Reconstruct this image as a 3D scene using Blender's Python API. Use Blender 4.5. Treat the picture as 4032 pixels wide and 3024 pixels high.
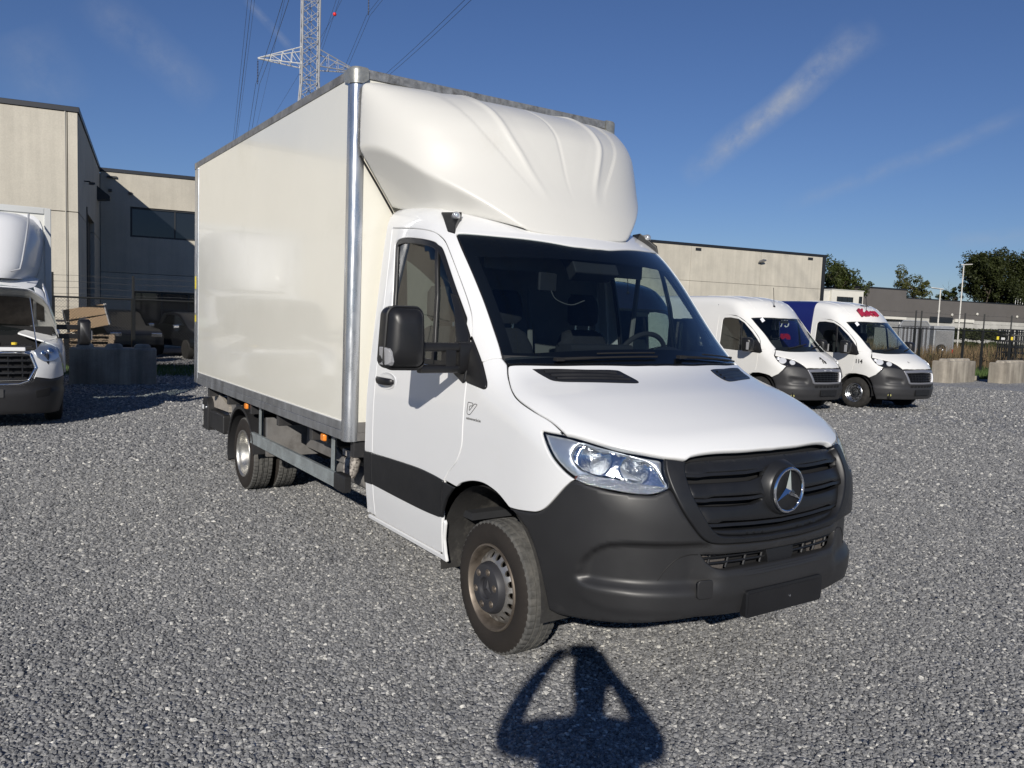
import bpy, bmesh, math, random
import numpy as np
from mathutils import Vector, Matrix, geometry as mgeo

# ------------------------------------------------------------------ clear
for o in list(bpy.data.objects): bpy.data.objects.remove(o, do_unlink=True)
scene = bpy.context.scene
COL = scene.collection
rng = random.Random(7)
nrng = np.random.default_rng(7)

# ------------------------------------------------------------------ camera
cam_d = bpy.data.cameras.new('camera'); cam = bpy.data.objects.new('camera', cam_d); COL.objects.link(cam)
cam_d.sensor_width = 36.0; cam_d.sensor_fit = 'HORIZONTAL'
cam_d.lens = 28.1851
cam_d.clip_start = 0.02; cam_d.clip_end = 6000
CAM_LOC = Vector((3.404224, -3.11302, 1.742562)); CR = Vector((0.553719, 0.831854, 0.037608)); CU = Vector((-0.089962, 0.014861, 0.995834)); CF = Vector((-0.827829, 0.554796, -0.083064))
cam.matrix_world = Matrix(((CR.x, CU.x, -CF.x, CAM_LOC.x), (CR.y, CU.y, -CF.y, CAM_LOC.y), (CR.z, CU.z, -CF.z, CAM_LOC.z), (0, 0, 0, 1)))
scene.camera = cam

# ------------------------------------------------------------------ sky and sun
SUN_EL = math.radians(22.6); SUN_AZ = math.radians(-40.3)       # azimuth counted from +x towards +y
SUN_DIR = Vector((math.cos(SUN_EL) * math.cos(SUN_AZ), math.cos(SUN_EL) * math.sin(SUN_AZ), math.sin(SUN_EL)))
world = bpy.data.worlds.new('World'); scene.world = world; world.use_nodes = True
wn = world.node_tree; wn.nodes.clear()
def wnode(t, **k):
    n = wn.nodes.new(t)
    for a, b in k.items(): setattr(n, a, b)
    return n
sky = wnode('ShaderNodeTexSky', sky_type='NISHITA'); sky.sun_disc = False
sky.sun_elevation = SUN_EL; sky.sun_rotation = math.pi / 2 - SUN_AZ
sky.altitude = 0; sky.air_density = 1.0; sky.dust_density = 0.0; sky.ozone_density = 3.0
bg = wnode('ShaderNodeBackground'); bg.inputs[1].default_value = 0.075
wo = wnode('ShaderNodeOutputWorld')
# thin cirrus and two old contrails, laid out on the sky dome by direction
tc = wnode('ShaderNodeTexCoord')
def vdot(vec):
    n = wnode('ShaderNodeVectorMath', operation='DOT_PRODUCT'); wn.links.new(tc.outputs['Generated'], n.inputs[0]); n.inputs[1].default_value = vec
    return n.outputs['Value']
def wmath(op, a, b=None, c=None, clamp=False):
    n = wnode('ShaderNodeMath', operation=op); n.use_clamp = clamp
    for i, v in enumerate((a, b, c)):
        if v is None: continue
        if isinstance(v, (int, float)): n.inputs[i].default_value = v
        else: wn.links.new(v, n.inputs[i])
    return n.outputs[0]
noise = wnode('ShaderNodeTexNoise'); noise.inputs['Scale'].default_value = 26; noise.inputs['Detail'].default_value = 7; noise.inputs['Roughness'].default_value = 0.65
wn.links.new(tc.outputs['Generated'], noise.inputs['Vector'])
warp = wnode('ShaderNodeTexNoise'); warp.inputs['Scale'].default_value = 5; warp.inputs['Detail'].default_value = 4
wn.links.new(tc.outputs['Generated'], warp.inputs['Vector'])
def trail(d0, d1, half, amount):
    """a streak of cloud along the great circle from direction d0 to d1"""
    d0 = Vector(d0).normalized(); d1 = Vector(d1).normalized()
    nn = d0.cross(d1).normalized(); mid = (d0 + d1).normalized(); tang = nn.cross(mid).normalized()
    L = math.sin(d0.angle(d1) / 2)
    dist = wmath('ADD', vdot(nn), wmath('MULTIPLY', wmath('SUBTRACT', warp.outputs[0], 0.5), half * 1.6))
    a = wmath('SUBTRACT', 1.0, wmath('DIVIDE', wmath('ABSOLUTE', dist), half), clamp=True)
    al = wmath('SUBTRACT', 1.0, wmath('POWER', wmath('DIVIDE', wmath('ABSOLUTE', vdot(tang)), L), 4.0), clamp=True)
    front = wmath('GREATER_THAN', vdot(mid), 0.0)
    tex = wmath('MULTIPLY', wmath('SUBTRACT', noise.outputs[0], 0.28, clamp=True), 2.2, clamp=True)
    r = wmath('MULTIPLY', wmath('MULTIPLY', wmath('MULTIPLY', a, al), wmath('MULTIPLY', tex, front)), amount)
    return r
TRAILS = [((-0.6956, 0.6986, 0.1676), (-0.5154, 0.7952, 0.3194), 0.02, 0.62), ((-0.6611, 0.726, 0.1892), (-0.5353, 0.7802, 0.3238), 0.014, 0.35), ((-0.6131, 0.7782, 0.1361), (-0.4025, 0.8865, 0.2283), 0.012, 0.28), ((-0.911, 0.2453, 0.3315), (-0.9101, 0.2983, 0.2878), 0.006, 0.5), ((-0.946, 0.0909, 0.3111), (-0.9491, 0.2224, 0.2231), 0.03, 0.25), ((-0.963, 0.0354, 0.2671), (-0.9776, 0.076, 0.196), 0.04, 0.18), ((-0.4741, 0.8748, 0.1002), (-0.3911, 0.9142, 0.1057), 0.012, 0.25)]
tot = None
for t in TRAILS:
    r = trail(*t); tot = r if tot is None else wmath('ADD', tot, r)
tint = wnode('ShaderNodeMix', data_type='RGBA'); tint.blend_type = 'MULTIPLY'; tint.inputs[0].default_value = 1; tint.inputs[7].default_value = (.56, .65, .90, 1); wn.links.new(sky.outputs[0], tint.inputs[6])
mixc = wnode('ShaderNodeMix', data_type='RGBA'); wn.links.new(tot, mixc.inputs[0]); wn.links.new(tint.outputs[2], mixc.inputs[6]); mixc.inputs[7].default_value = (5.2, 5.6, 6.4, 1)
wn.links.new(mixc.outputs[2], bg.inputs[0]); wn.links.new(bg.outputs[0], wo.inputs[0])
sun_d = bpy.data.lights.new('sun', 'SUN'); sun_d.energy = 4.6; sun_d.angle = math.radians(0.53); sun_d.color = (1.0, 0.945, 0.86)
sun = bpy.data.objects.new('sun', sun_d); COL.objects.link(sun)
sun.rotation_euler = (-SUN_DIR).to_track_quat('-Z', 'Y').to_euler(); sun.location = (10, -10, 20)

vs = scene.view_settings; vs.view_transform = 'Standard'; vs.look = 'None'; vs.gamma = 1; vs.exposure = 0.0; vs.use_curve_mapping = False
scene.render.film_transparent = False
cy = scene.cycles; cy.use_denoising = True; cy.max_bounces = 8; cy.transparent_max_bounces = 12; cy.caustics_reflective = False; cy.caustics_refractive = False
try: cy.denoiser = 'OPENIMAGEDENOISE'
except Exception: pass

# ------------------------------------------------------------------ materials
MATS = {}
def mat(name, col, rough=.5, metal=0., var=0., vscale=6., bump=0., bscale=40., spec=.5, coat=0., dirt=None, dscale=3., dlo=.5, dhi=.7, rvar=0., trans=0., ior=1.45, emit=None, stretch=None, bdist=.01):
    if name in MATS: return MATS[name]
    m = bpy.data.materials.new(name); m.use_nodes = True; nt = m.node_tree; p = nt.nodes['Principled BSDF']; L = nt.links
    p.inputs['Roughness'].default_value = rough; p.inputs['Metallic'].default_value = metal
    p.inputs['Specular IOR Level'].default_value = spec; p.inputs['Coat Weight'].default_value = coat; p.inputs['Coat Roughness'].default_value = .04
    p.inputs['IOR'].default_value = ior; p.inputs['Transmission Weight'].default_value = trans
    col = tuple(col) + (1,) if len(col) == 3 else col
    p.inputs['Base Color'].default_value = col
    m.diffuse_color = col
    if emit: p.inputs['Emission Color'].default_value = col; p.inputs['Emission Strength'].default_value = emit
    co = nt.nodes.new('ShaderNodeTexCoord'); mp = nt.nodes.new('ShaderNodeMapping'); L.new(co.outputs['Object'], mp.inputs[0])
    if stretch: mp.inputs['Scale'].default_value = stretch
    cur = None
    def nz(scale, detail=5, rough_=.6):
        n = nt.nodes.new('ShaderNodeTexNoise'); n.inputs['Scale'].default_value = scale; n.inputs['Detail'].default_value = detail; n.inputs['Roughness'].default_value = rough_
        L.new(mp.outputs[0], n.inputs['Vector']); return n
    if var:
        n = nz(vscale); r = nt.nodes.new('ShaderNodeMapRange'); r.inputs[1].default_value = .3; r.inputs[2].default_value = .7; r.inputs[3].default_value = 1 - var; r.inputs[4].default_value = 1 + var
        L.new(n.outputs[0], r.inputs[0]); mx = nt.nodes.new('ShaderNodeMix'); mx.data_type = 'RGBA'; mx.blend_type = 'MULTIPLY'; mx.inputs[0].default_value = 1; mx.inputs[6].default_value = col
        L.new(r.outputs[0], mx.inputs[7]); cur = mx.outputs[2]
    if dirt:
        n = nz(dscale, 8, .68); r = nt.nodes.new('ShaderNodeMapRange'); r.inputs[1].default_value = dlo; r.inputs[2].default_value = dhi; L.new(n.outputs[0], r.inputs[0])
        mx = nt.nodes.new('ShaderNodeMix'); mx.data_type = 'RGBA'; L.new(r.outputs[0], mx.inputs[0])
        if cur: L.new(cur, mx.inputs[6])
        else: mx.inputs[6].default_value = col
        mx.inputs[7].default_value = tuple(dirt) + (1,); cur = mx.outputs[2]
    if cur: L.new(cur, p.inputs['Base Color'])
    if rvar:
        n = nz(vscale * 1.7); r = nt.nodes.new('ShaderNodeMapRange'); r.inputs[1].default_value = .3; r.inputs[2].default_value = .7; r.inputs[3].default_value = max(rough - rvar, .02); r.inputs[4].default_value = min(rough + rvar, 1)
        L.new(n.outputs[0], r.inputs[0]); L.new(r.outputs[0], p.inputs['Roughness'])
    if bump:
        n = nz(bscale, 6); b = nt.nodes.new('ShaderNodeBump'); b.inputs['Strength'].default_value = bump; b.inputs['Distance'].default_value = bdist
        L.new(n.outputs[0], b.inputs['Height']); L.new(b.outputs[0], p.inputs['Normal'])
    MATS[name] = m; return m
def glass(name, tint=(.6, .68, .66), refl=1.0, rough=0.0):
    if name in MATS: return MATS[name]
    m = bpy.data.materials.new(name); m.use_nodes = True; nt = m.node_tree; nt.nodes.remove(nt.nodes['Principled BSDF']); L = nt.links
    out = nt.nodes['Material Output']; t = nt.nodes.new('ShaderNodeBsdfTransparent'); t.inputs[0].default_value = tuple(tint) + (1,)
    g = nt.nodes.new('ShaderNodeBsdfGlossy'); g.inputs['Roughness'].default_value = rough; g.inputs['Color'].default_value = (refl, refl, refl, 1)
    lw = nt.nodes.new('ShaderNodeLayerWeight'); lw.inputs[0].default_value = .5; pw = nt.nodes.new('ShaderNodeMath'); pw.operation = 'POWER'; pw.inputs[1].default_value = 5; L.new(lw.outputs['Facing'], pw.inputs[0])
    f = nt.nodes.new('ShaderNodeMapRange'); f.inputs[3].default_value = .075; f.inputs[4].default_value = 1.; L.new(pw.outputs[0], f.inputs[0])   # Schlick, two faces of a thin pane
    mx = nt.nodes.new('ShaderNodeMixShader'); L.new(f.outputs[0], mx.inputs[0]); L.new(t.outputs[0], mx.inputs[1]); L.new(g.outputs[0], mx.inputs[2]); L.new(mx.outputs[0], out.inputs[0])
    MATS[name] = m; return m

M_WHITE = mat('white_paint', (.73, .735, .735), .32, coat=.7, var=.012, vscale=1.5, dirt=(.70, .69, .66), dscale=1.3, dlo=.6, dhi=.9)
M_FIBRE = mat('fibreglass_white', (.62, .61, .57), .38, coat=.3, var=.02, vscale=1.1, dirt=(.54, .52, .46), dscale=2.0, dlo=.62, dhi=.9, rvar=.08)
M_CREAM = mat('cream_sandwich_panel', (.77, .75, .665), .16, coat=.4, var=.025, vscale=.9, dirt=(.68, .66, .57), dscale=1.1, dlo=.58, dhi=.85, rvar=.08)
M_ALU = mat('weathered_aluminium', (.46, .47, .48), .42, metal=.85, var=.22, vscale=9, rvar=.14, bump=.05, bscale=60, dirt=(.30, .30, .30), dscale=5, dlo=.5, dhi=.72, stretch=(1, 1, .35))
M_ALUL = mat('bright_aluminium', (.62, .63, .64), .3, metal=.9, var=.12, vscale=14, rvar=.12, stretch=(1, 1, .2))
M_ALUD = mat('dull_grey_rail', (.22, .22, .22), .55, metal=.35, var=.25, vscale=14, rvar=.15, bump=.08, bscale=80, dirt=(.13, .125, .12), dscale=9, dlo=.5, dhi=.75)
M_GALV = mat('galvanised_steel', (.40, .44, .44), .48, metal=.55, var=.16, vscale=7, rvar=.12, dirt=(.30, .32, .32), dscale=11, dlo=.45, dhi=.75)
M_PLAST = mat('grey_bumper_plastic', (.021, .021, .022), .44, var=.10, vscale=3, bump=.10, bscale=900, bdist=.0006, rvar=.06, dirt=(.045, .044, .042), dscale=5, dlo=.63, dhi=.85)
M_PLAST2 = mat('black_grille_plastic', (.012, .0125, .014), .40, var=.12, vscale=5, bump=.05, bscale=900, bdist=.0005, rvar=.08)
M_BLACK = mat('black_plastic', (.012, .012, .013), .38, var=.15, vscale=6, bump=.06, bscale=500, bdist=.0006, rvar=.07)
M_MATTE = mat('matte_black', (.008, .008, .009), .8)
M_RUBBER = mat('tyre_rubber', (.020, .019, .018), .85, var=.2, vscale=12, bump=.15, bscale=160, bdist=.001, dirt=(.05, .047, .042), dscale=9, dlo=.45, dhi=.75)
M_TREAD = mat('tyre_tread_dusty', (.075, .074, .070), .92, var=.25, vscale=30, bump=.25, bscale=220, bdist=.0012, dirt=(.13, .125, .115), dscale=18, dlo=.45, dhi=.75)
M_WALL = mat('tyre_sidewall_brown', (.021, .017, .014), .78, var=.15, vscale=8, bump=.10, bscale=120, bdist=.0008)
M_RIM = mat('steel_rim', (.42, .40, .37), .40, metal=.8, var=.12, vscale=9, rvar=.12, dirt=(.16, .12, .09), dscale=10, dlo=.50, dhi=.78)
M_RIMD = mat('brake_dust_rim', (.20, .17, .14), .5, metal=.6, var=.2, vscale=9, dirt=(.07, .055, .045), dscale=8, dlo=.45, dhi=.7)
M_CHROME = mat('chrome', (.86, .87, .88), .06, metal=1.)
M_SATIN = mat('satin_chrome', (.62, .63, .64), .24, metal=1.)
M_LAMPREF = mat('lamp_reflector', (.80, .81, .82), .14, metal=1., bump=.35, bscale=70, bdist=.006)
M_LAMPHOUS = mat('lamp_housing_blue_grey', (.66, .69, .73), .30, metal=.8, var=.1, vscale=8)
M_AMBER = mat('amber_lens', (.85, .26, .03), .22, coat=.5, bump=.2, bscale=200)
M_RED = mat('red_lens', (.55, .02, .02), .2, coat=.5)
M_CHASSIS = mat('chassis_black', (.030, .030, .032), .5, var=.2, vscale=5, dirt=(.07, .065, .06), dscale=6, dlo=.5, dhi=.8)
M_CHASG = mat('chassis_grey_dusty', (.16, .155, .15), .7, var=.2, vscale=6, dirt=(.09, .085, .08), dscale=7, dlo=.5, dhi=.75)
M_INT = mat('cab_interior_black', (.022, .023, .026), .75, var=.1, vscale=10, bump=.1, bscale=300, bdist=.001)
M_SEAT = mat('seat_fabric', (.018, .019, .023), .9, var=.2, vscale=60, bump=.1, bscale=400, bdist=.001)
M_INTG = mat('cab_interior_grey', (.15, .15, .145), .8, var=.1, vscale=4)
M_WINDSC = glass('windscreen_glass', (.60, .67, .68), 1.0)
M_SIDEGL = glass('side_window_glass', (.66, .74, .71), 1.0)
M_CLEAR = glass('clear_lens', (.93, .95, .96), .9)
M_INK = mat('black_lettering', (.03, .03, .032), .5)
M_FRIT = mat('glass_border_black', (.003, .003, .0035), .5)
M_SEAL = mat('black_seal', (.006, .006, .006), .6)

# ------------------------------------------------------------------ mesh helpers
def link(o, parent=None):
    COL.objects.link(o)
    if parent is not None: o.parent = parent
    return o
def empty(name, loc=(0, 0, 0), rz=0., parent=None):
    o = bpy.data.objects.new(name, None); o.location = loc; o.rotation_euler = (0, 0, rz); o.empty_display_size = .2
    return link(o, parent)
def tag(o, label=None, cat=None, group=None, kind=None):
    if label: o['label'] = label
    if cat: o['category'] = cat
    if group: o['group'] = group
    if kind: o['kind'] = kind
    return o
class MB:
    def __init__(s): s.v = []; s.f = []; s.sm = []
    def add(s, vs, fs, smooth=False):
        b = len(s.v); s.v += [tuple(map(float, v)) for v in vs]; s.f += [tuple(b + i for i in f) for f in fs]; s.sm += [smooth] * len(fs); return s
    def box(s, x0, x1, y0, y1, z0, z1):
        return s.add([(x0, y0, z0), (x1, y0, z0), (x1, y1, z0), (x0, y1, z0), (x0, y0, z1), (x1, y0, z1), (x1, y1, z1), (x0, y1, z1)],
                     [(3, 2, 1, 0), (4, 5, 6, 7), (0, 1, 5, 4), (1, 2, 6, 5), (2, 3, 7, 6), (3, 0, 4, 7)])
    def cbox(s, c, size, rz=0., M=None):
        hx, hy, hz = [a / 2 for a in size]; R_ = Matrix.Rotation(rz, 3, 'Z') if M is None else M
        vs = [Vector(c) + R_ @ Vector((sx * hx, sy * hy, sz * hz)) for sz in (-1, 1) for sx, sy in ((-1, -1), (1, -1), (1, 1), (-1, 1))]
        return s.add(vs, [(3, 2, 1, 0), (4, 5, 6, 7), (0, 1, 5, 4), (1, 2, 6, 5), (2, 3, 7, 6), (3, 0, 4, 7)])
    def tube(s, pts, r, n=8, caps=True, smooth=True, closed=False):
        pts = [Vector(p) for p in pts]; rs = r if isinstance(r, (list, tuple)) else [r] * len(pts)
        m = len(pts); vs = []; prev = None
        for i, p in enumerate(pts):
            if closed: t = pts[(i + 1) % m] - pts[i - 1]
            else: t = (pts[min(i + 1, m - 1)] - pts[max(i - 1, 0)])
            t.normalize()
            if prev is None:
                a = Vector((0, 0, 1)) if abs(t.z) < .9 else Vector((1, 0, 0)); u = t.cross(a).normalized()
            else: u = (prev - t * prev.dot(t)).normalized()
            prev = u; w = t.cross(u)
            for k in range(n):
                an = 2 * math.pi * k / n; vs.append(p + (u * math.cos(an) + w * math.sin(an)) * rs[i])
        fs = []
        for i in range(m if closed else m - 1):
            j = (i + 1) % m
            for k in range(n): fs.append((i * n + k, i * n + (k + 1) % n, j * n + (k + 1) % n, j * n + k))
        s.add(vs, fs, smooth)
        if caps and not closed: s.add(vs, [tuple(range(n))[::-1], tuple((m - 1) * n + k for k in range(n))])
        return s
    def lathe(s, prof, c=(0, 0, 0), axis=(0, 1, 0), n=32, smooth=True, a0=0., a1=2 * math.pi):
        """prof: list of (radius, height along axis)"""
        ax = Vector(axis).normalized(); u = ax.cross(Vector((0, 0, 1)) if abs(ax.z) < .9 else Vector((1, 0, 0))).normalized(); w = ax.cross(u); c = Vector(c)
        full = abs(a1 - a0 - 2 * math.pi) < 1e-6; m = n if full else n + 1
        vs = []
        for r, h in prof:
            for k in range(m):
                an = a0 + (a1 - a0) * k / n; vs.append(c + ax * h + (u * math.cos(an) + w * math.sin(an)) * r)
        fs = []
        for i in range(len(prof) - 1):
            for k in range(n): k2 = (k + 1) % m; fs.append((i * m + k, i * m + k2, (i + 1) * m + k2, (i + 1) * m + k))
        return s.add(vs, fs, smooth)
    def loft(s, secs, caps=True, smooth=True, close=True):
        n = len(secs[0]); vs = [p for sec in secs for p in sec]; fs = []
        for i in range(len(secs) - 1):
            for k in range(n if close else n - 1): k2 = (k + 1) % n; fs.append((i * n + k, i * n + k2, (i + 1) * n + k2, (i + 1) * n + k))
        s.add(vs, fs, smooth)
        if caps: s.add(vs, [tuple(range(n))[::-1], tuple((len(secs) - 1) * n + k for k in range(n))], smooth)
        return s
    def prism(s, poly, fn, d0, d1):
        """poly: 2D polygon, fn(u,v,d)->3D, simple polygon"""
        n = len(poly); a = [fn(u, v, d0) for u, v in poly]; b = [fn(u, v, d1) for u, v in poly]
        tri = mgeo.tessellate_polygon([[Vector((u, v, 0)) for u, v in poly]])
        fs = [tuple(t)[::-1] for t in tri] + [tuple(n + i for i in t) for t in tri] + [(i, (i + 1) % n, n + (i + 1) % n, n + i) for i in range(n)]
        return s.add(a + b, fs)
    def build(s, name, m, parent=None, bevel=0., seg=2, sharp=35., fix=True):
        me = bpy.data.meshes.new(name); me.from_pydata(s.v, [], s.f)
        me.polygons.foreach_set('use_smooth', [True] * len(s.f))
        if fix:
            bm = bmesh.new(); bm.from_mesh(me); bmesh.ops.remove_doubles(bm, verts=bm.verts, dist=1e-5); bmesh.ops.recalc_face_normals(bm, faces=bm.faces); bm.to_mesh(me); bm.free()
        me.set_sharp_from_angle(angle=math.radians(sharp))
        me.materials.append(m); me.update()
        o = bpy.data.objects.new(name, me); link(o, parent)
        if bevel:
            b = o.modifiers.new('bevel', 'BEVEL'); b.width = bevel; b.segments = seg; b.limit_method = 'ANGLE'; b.angle_limit = math.radians(40); b.harden_normals = True
        return o
def copy_tree(o, parent=None):
    c = o.copy(); COL.objects.link(c); c.parent = parent
    for ch in [x for x in bpy.data.objects if x.parent == o]: copy_tree(ch, c)
    return c
def rrect(w, h, r, n=5, cx=0., cy=0.):
    out = []
    for sx, sy, a in ((1, 1, 0), (-1, 1, 90), (-1, -1, 180), (1, -1, 270)):
        for k in range(n + 1):
            t = math.radians(a + 90 * k / n); out.append((cx + sx * (w / 2 - r) + r * math.cos(t), cy + sy * (h / 2 - r) + r * math.sin(t)))
    return out
def catmull(pts, step=.015):
    P = [np.array(p, float) for p in pts]
    if len(P) < 3:
        n = max(2, int(np.linalg.norm(P[1] - P[0]) / step)); return [P[0] + (P[1] - P[0]) * i / n for i in range(n + 1)]
    Q = [2 * P[0] - P[1]] + P + [2 * P[-1] - P[-2]]; out = []
    for i in range(1, len(Q) - 2):
        n = max(2, int(np.linalg.norm(Q[i + 1] - Q[i]) / step))
        for k in range(n):
            t = k / n; t2 = t * t; t3 = t2 * t
            out.append(.5 * ((2 * Q[i]) + (Q[i + 1] - Q[i - 1]) * t + (2 * Q[i - 1] - 5 * Q[i] + 4 * Q[i + 1] - Q[i + 2]) * t2 + (3 * Q[i] - Q[i - 1] - 3 * Q[i + 1] + Q[i + 2]) * t3))
    out.append(P[-1]); return out
def smooth_closed(P, it=2):
    P = np.array(P, float)
    for _ in range(it): P = .5 * P + .25 * (np.roll(P, 1, 0) + np.roll(P, -1, 0))
    return P
def resample(P, ds):
    P = np.array(P, float); Q = np.vstack([P, P[:1]]); L = np.r_[0, np.cumsum(np.linalg.norm(np.diff(Q, axis=0), axis=1))]
    n = max(8, int(round(L[-1] / ds))); t = np.linspace(0, L[-1], n, endpoint=False)
    return np.stack([np.interp(t, L, Q[:, k]) for k in range(P.shape[1])], 1)
def area2(P): x, y = P[:, 0], P[:, 1]; return .5 * np.sum(x * np.roll(y, -1) - np.roll(x, -1) * y)
def inset(P, d):
    """move a ccw closed polygon inward by d"""
    a = P - np.roll(P, 1, 0); b = np.roll(P, -1, 0) - P
    na = np.stack([-a[:, 1], a[:, 0]], 1); nb = np.stack([-b[:, 1], b[:, 0]], 1)
    na /= np.linalg.norm(na, axis=1, keepdims=True) + 1e-12; nb /= np.linalg.norm(nb, axis=1, keepdims=True) + 1e-12
    n = na + nb; n /= np.linalg.norm(n, axis=1, keepdims=True) + 1e-9
    k = 1 / np.maximum((n * na).sum(1), .5)
    return P + n * (d * k)[:, None]
def inpoly(P, q):
    x, y = q[:, 0], q[:, 1]; r = np.zeros(len(q), bool); j = len(P) - 1
    for i in range(len(P)):
        xi, yi, xj, yj = P[i, 0], P[i, 1], P[j, 0], P[j, 1]
        c = ((yi > y) != (yj > y)); r ^= c & (x < (xj - xi) * (y - yi) / (yj - yi + 1e-15) + xi); j = i
    return r
def mesh2d(outer, holes, grid):
    """triangulate a polygon with holes, with interior points on a grid"""
    loops = [outer] + list(holes); V = np.vstack(loops); E = []; b = 0
    for l in loops: n = len(l); E += [(b + i, b + (i + 1) % n) for i in range(n)]; b += n
    lo, hi = outer.min(0), outer.max(0)
    gx, gy = np.meshgrid(np.arange(lo[0], hi[0], grid), np.arange(lo[1], hi[1], grid * .87)); gx = gx + (np.arange(gx.shape[0]) % 2)[:, None] * grid * .5
    G = np.stack([gx.ravel(), gy.ravel()], 1); ok = inpoly(outer, G)
    for h in holes: ok &= ~inpoly(h, G)
    G = G[ok]
    if len(G):
        d = np.full(len(G), 1e9)
        for i in range(0, len(V), 200): d = np.minimum(d, np.linalg.norm(G[:, None] - V[None, i:i + 200], axis=2).min(1))
        G = G[d > grid * .5]
    A = np.vstack([V, G]); r = mgeo.delaunay_2d_cdt([Vector(p) for p in A], E, [], 0, 1e-7)
    co = np.array([tuple(v) for v in r[0]]); F = np.array(r[2]); orig = r[3]
    c = co[F].mean(1); ok = inpoly(outer, c)
    for h in holes: ok &= ~inpoly(h, c)
    F = F[ok]
    m = {}
    for i, o in enumerate(orig):
        for k in o: m[k] = i
    lidx = []; b = 0
    for l in loops: lidx.append([m[b + i] for i in range(len(l))]); b += len(l)
    return co, F, lidx
def pchip(xs, ys):
    xs = np.array(xs, float); ys = np.array(ys, float); h = np.diff(xs); d = np.diff(ys) / h; m = np.zeros(len(xs)); m[0] = d[0]; m[-1] = d[-1]
    for i in range(1, len(xs) - 1):
        if d[i - 1] * d[i] > 0: w1 = 2 * h[i] + h[i - 1]; w2 = h[i] + 2 * h[i - 1]; m[i] = (w1 + w2) / (w1 / d[i - 1] + w2 / d[i])
    def ev(x):
        x = np.asarray(x, float); i = np.clip(np.searchsorted(xs, x) - 1, 0, len(h) - 1); t = (x - xs[i]) / h[i]; tc_ = np.clip(t, 0, 1)
        r = (1 + 2 * tc_) * (1 - tc_) ** 2 * ys[i] + tc_ * (1 - tc_) ** 2 * h[i] * m[i] + tc_ * tc_ * (3 - 2 * tc_) * ys[i + 1] + tc_ * tc_ * (tc_ - 1) * h[i] * m[i + 1]
        return r + np.where(t < 0, t * h[i] * m[0], 0) + np.where(t > 1, (t - 1) * h[i] * m[-1], 0)
    return ev
def smax(a, b, k): h = np.maximum(k - np.abs(a - b), 0) / k; return np.maximum(a, b) + h * h * k * .25
def sstep(a, b, x): t = np.clip((x - a) / (b - a), 0, 1); return t * t * (3 - 2 * t)
class Body:
    """a vehicle body as an implicit surface: plan outline x side taper x top profile"""
    def __init__(s, top, half, front, x0=.2, n=3., bow=.28, crown=.04, k=.14):
        s.P = pchip(*zip(*top)); s.b = pchip(*zip(*half)); s.F = pchip(*zip(*front)); s.x0 = x0; s.n = n; s.bow = bow; s.crown = crown; s.k = k
    def f(s, x, y, z):
        ay = np.abs(y); b = s.b(z); a = s.F(z) - s.x0; xp = np.maximum(x - s.x0, 0)
        gp = (((xp / a) ** s.n + (ay / b) ** s.n + 1e-12) ** (1 / s.n) - 1) * b
        xx = x + s.bow * ay ** 2; T = s.P(xx) - s.crown * ay ** 2; sl = (s.P(xx + .01) - s.P(xx - .01)) / .02
        return smax(gp, (z - T) / np.sqrt(1 + sl * sl), s.k)
    def grad(s, p, e=.004):
        x, y, z = p[:, 0], p[:, 1], p[:, 2]
        g = np.stack([s.f(x + e, y, z) - s.f(x - e, y, z), s.f(x, y + e, z) - s.f(x, y - e, z), s.f(x, y, z + e) - s.f(x, y, z - e)], 1)
        return g / (np.linalg.norm(g, axis=1, keepdims=True) + 1e-12)
    def cast(s, o, d, t0, t1, n=160):
        N = len(d); ts = np.linspace(t0, t1, n); lo = np.full(N, float(t0)); hi = np.full(N, float(t1)); done = np.zeros(N, bool)
        for i in range(1, n):
            q = o + d * ts[i]; c = (~done) & (s.f(q[:, 0], q[:, 1], q[:, 2]) < 0); lo[c] = ts[i - 1]; hi[c] = ts[i]; done |= c
            if done.all(): break
        for _ in range(26):
            m = (lo + hi) / 2; q = o + d * m[:, None]; v = s.f(q[:, 0], q[:, 1], q[:, 2]) < 0; hi = np.where(v, m, hi); lo = np.where(v, lo, m)
        return o + d * ((lo + hi) / 2)[:, None]
AX = .2; KTH = .95; KPH = .95; ZPH = 1.6
def to2(P, proj):
    P = np.array(P, float)
    if proj == 'side': return P[:, [0, 2]]
    if proj == 'top': return P[:, [0, 1]]
    if proj == 'fy': return P[:, [1, 2]]
    if proj == 'front': return np.stack([np.arctan2(P[:, 1], P[:, 0] - AX) * KTH, P[:, 2]], 1)
    if proj == 'round': return np.stack([P[:, 0], np.arctan2(P[:, 1], P[:, 2] - ZPH) * KPH], 1)
def cast2(B, q, proj, far=3.2):
    n = len(q); z = np.zeros(n); o1 = np.ones(n)
    if proj == 'side': o = np.stack([q[:, 0], -o1 * 2, q[:, 1]], 1); d = np.stack([z, o1, z], 1); r = (.6, 2.)
    elif proj == 'top': o = np.stack([q[:, 0], q[:, 1], o1 * 3.6], 1); d = np.stack([z, z, -o1], 1); r = (.4, 3.2)
    elif proj == 'fy': o = np.stack([o1 * 2, q[:, 0], q[:, 1]], 1); d = np.stack([-o1, z, z], 1); r = (.4, 3.)
    elif proj == 'front': th = q[:, 0] / KTH; d = -np.stack([np.cos(th), np.sin(th), z], 1); o = np.stack([AX + z, z, q[:, 1]], 1) - d * 2; r = (.5, 2.)
    else: ph = q[:, 1] / KPH; d = -np.stack([z, np.sin(ph), np.cos(ph)], 1); o = np.stack([q[:, 0], z, ZPH + z], 1) - d * 2; r = (.3, 2.)
    return B.cast(o, d, *r)
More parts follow.
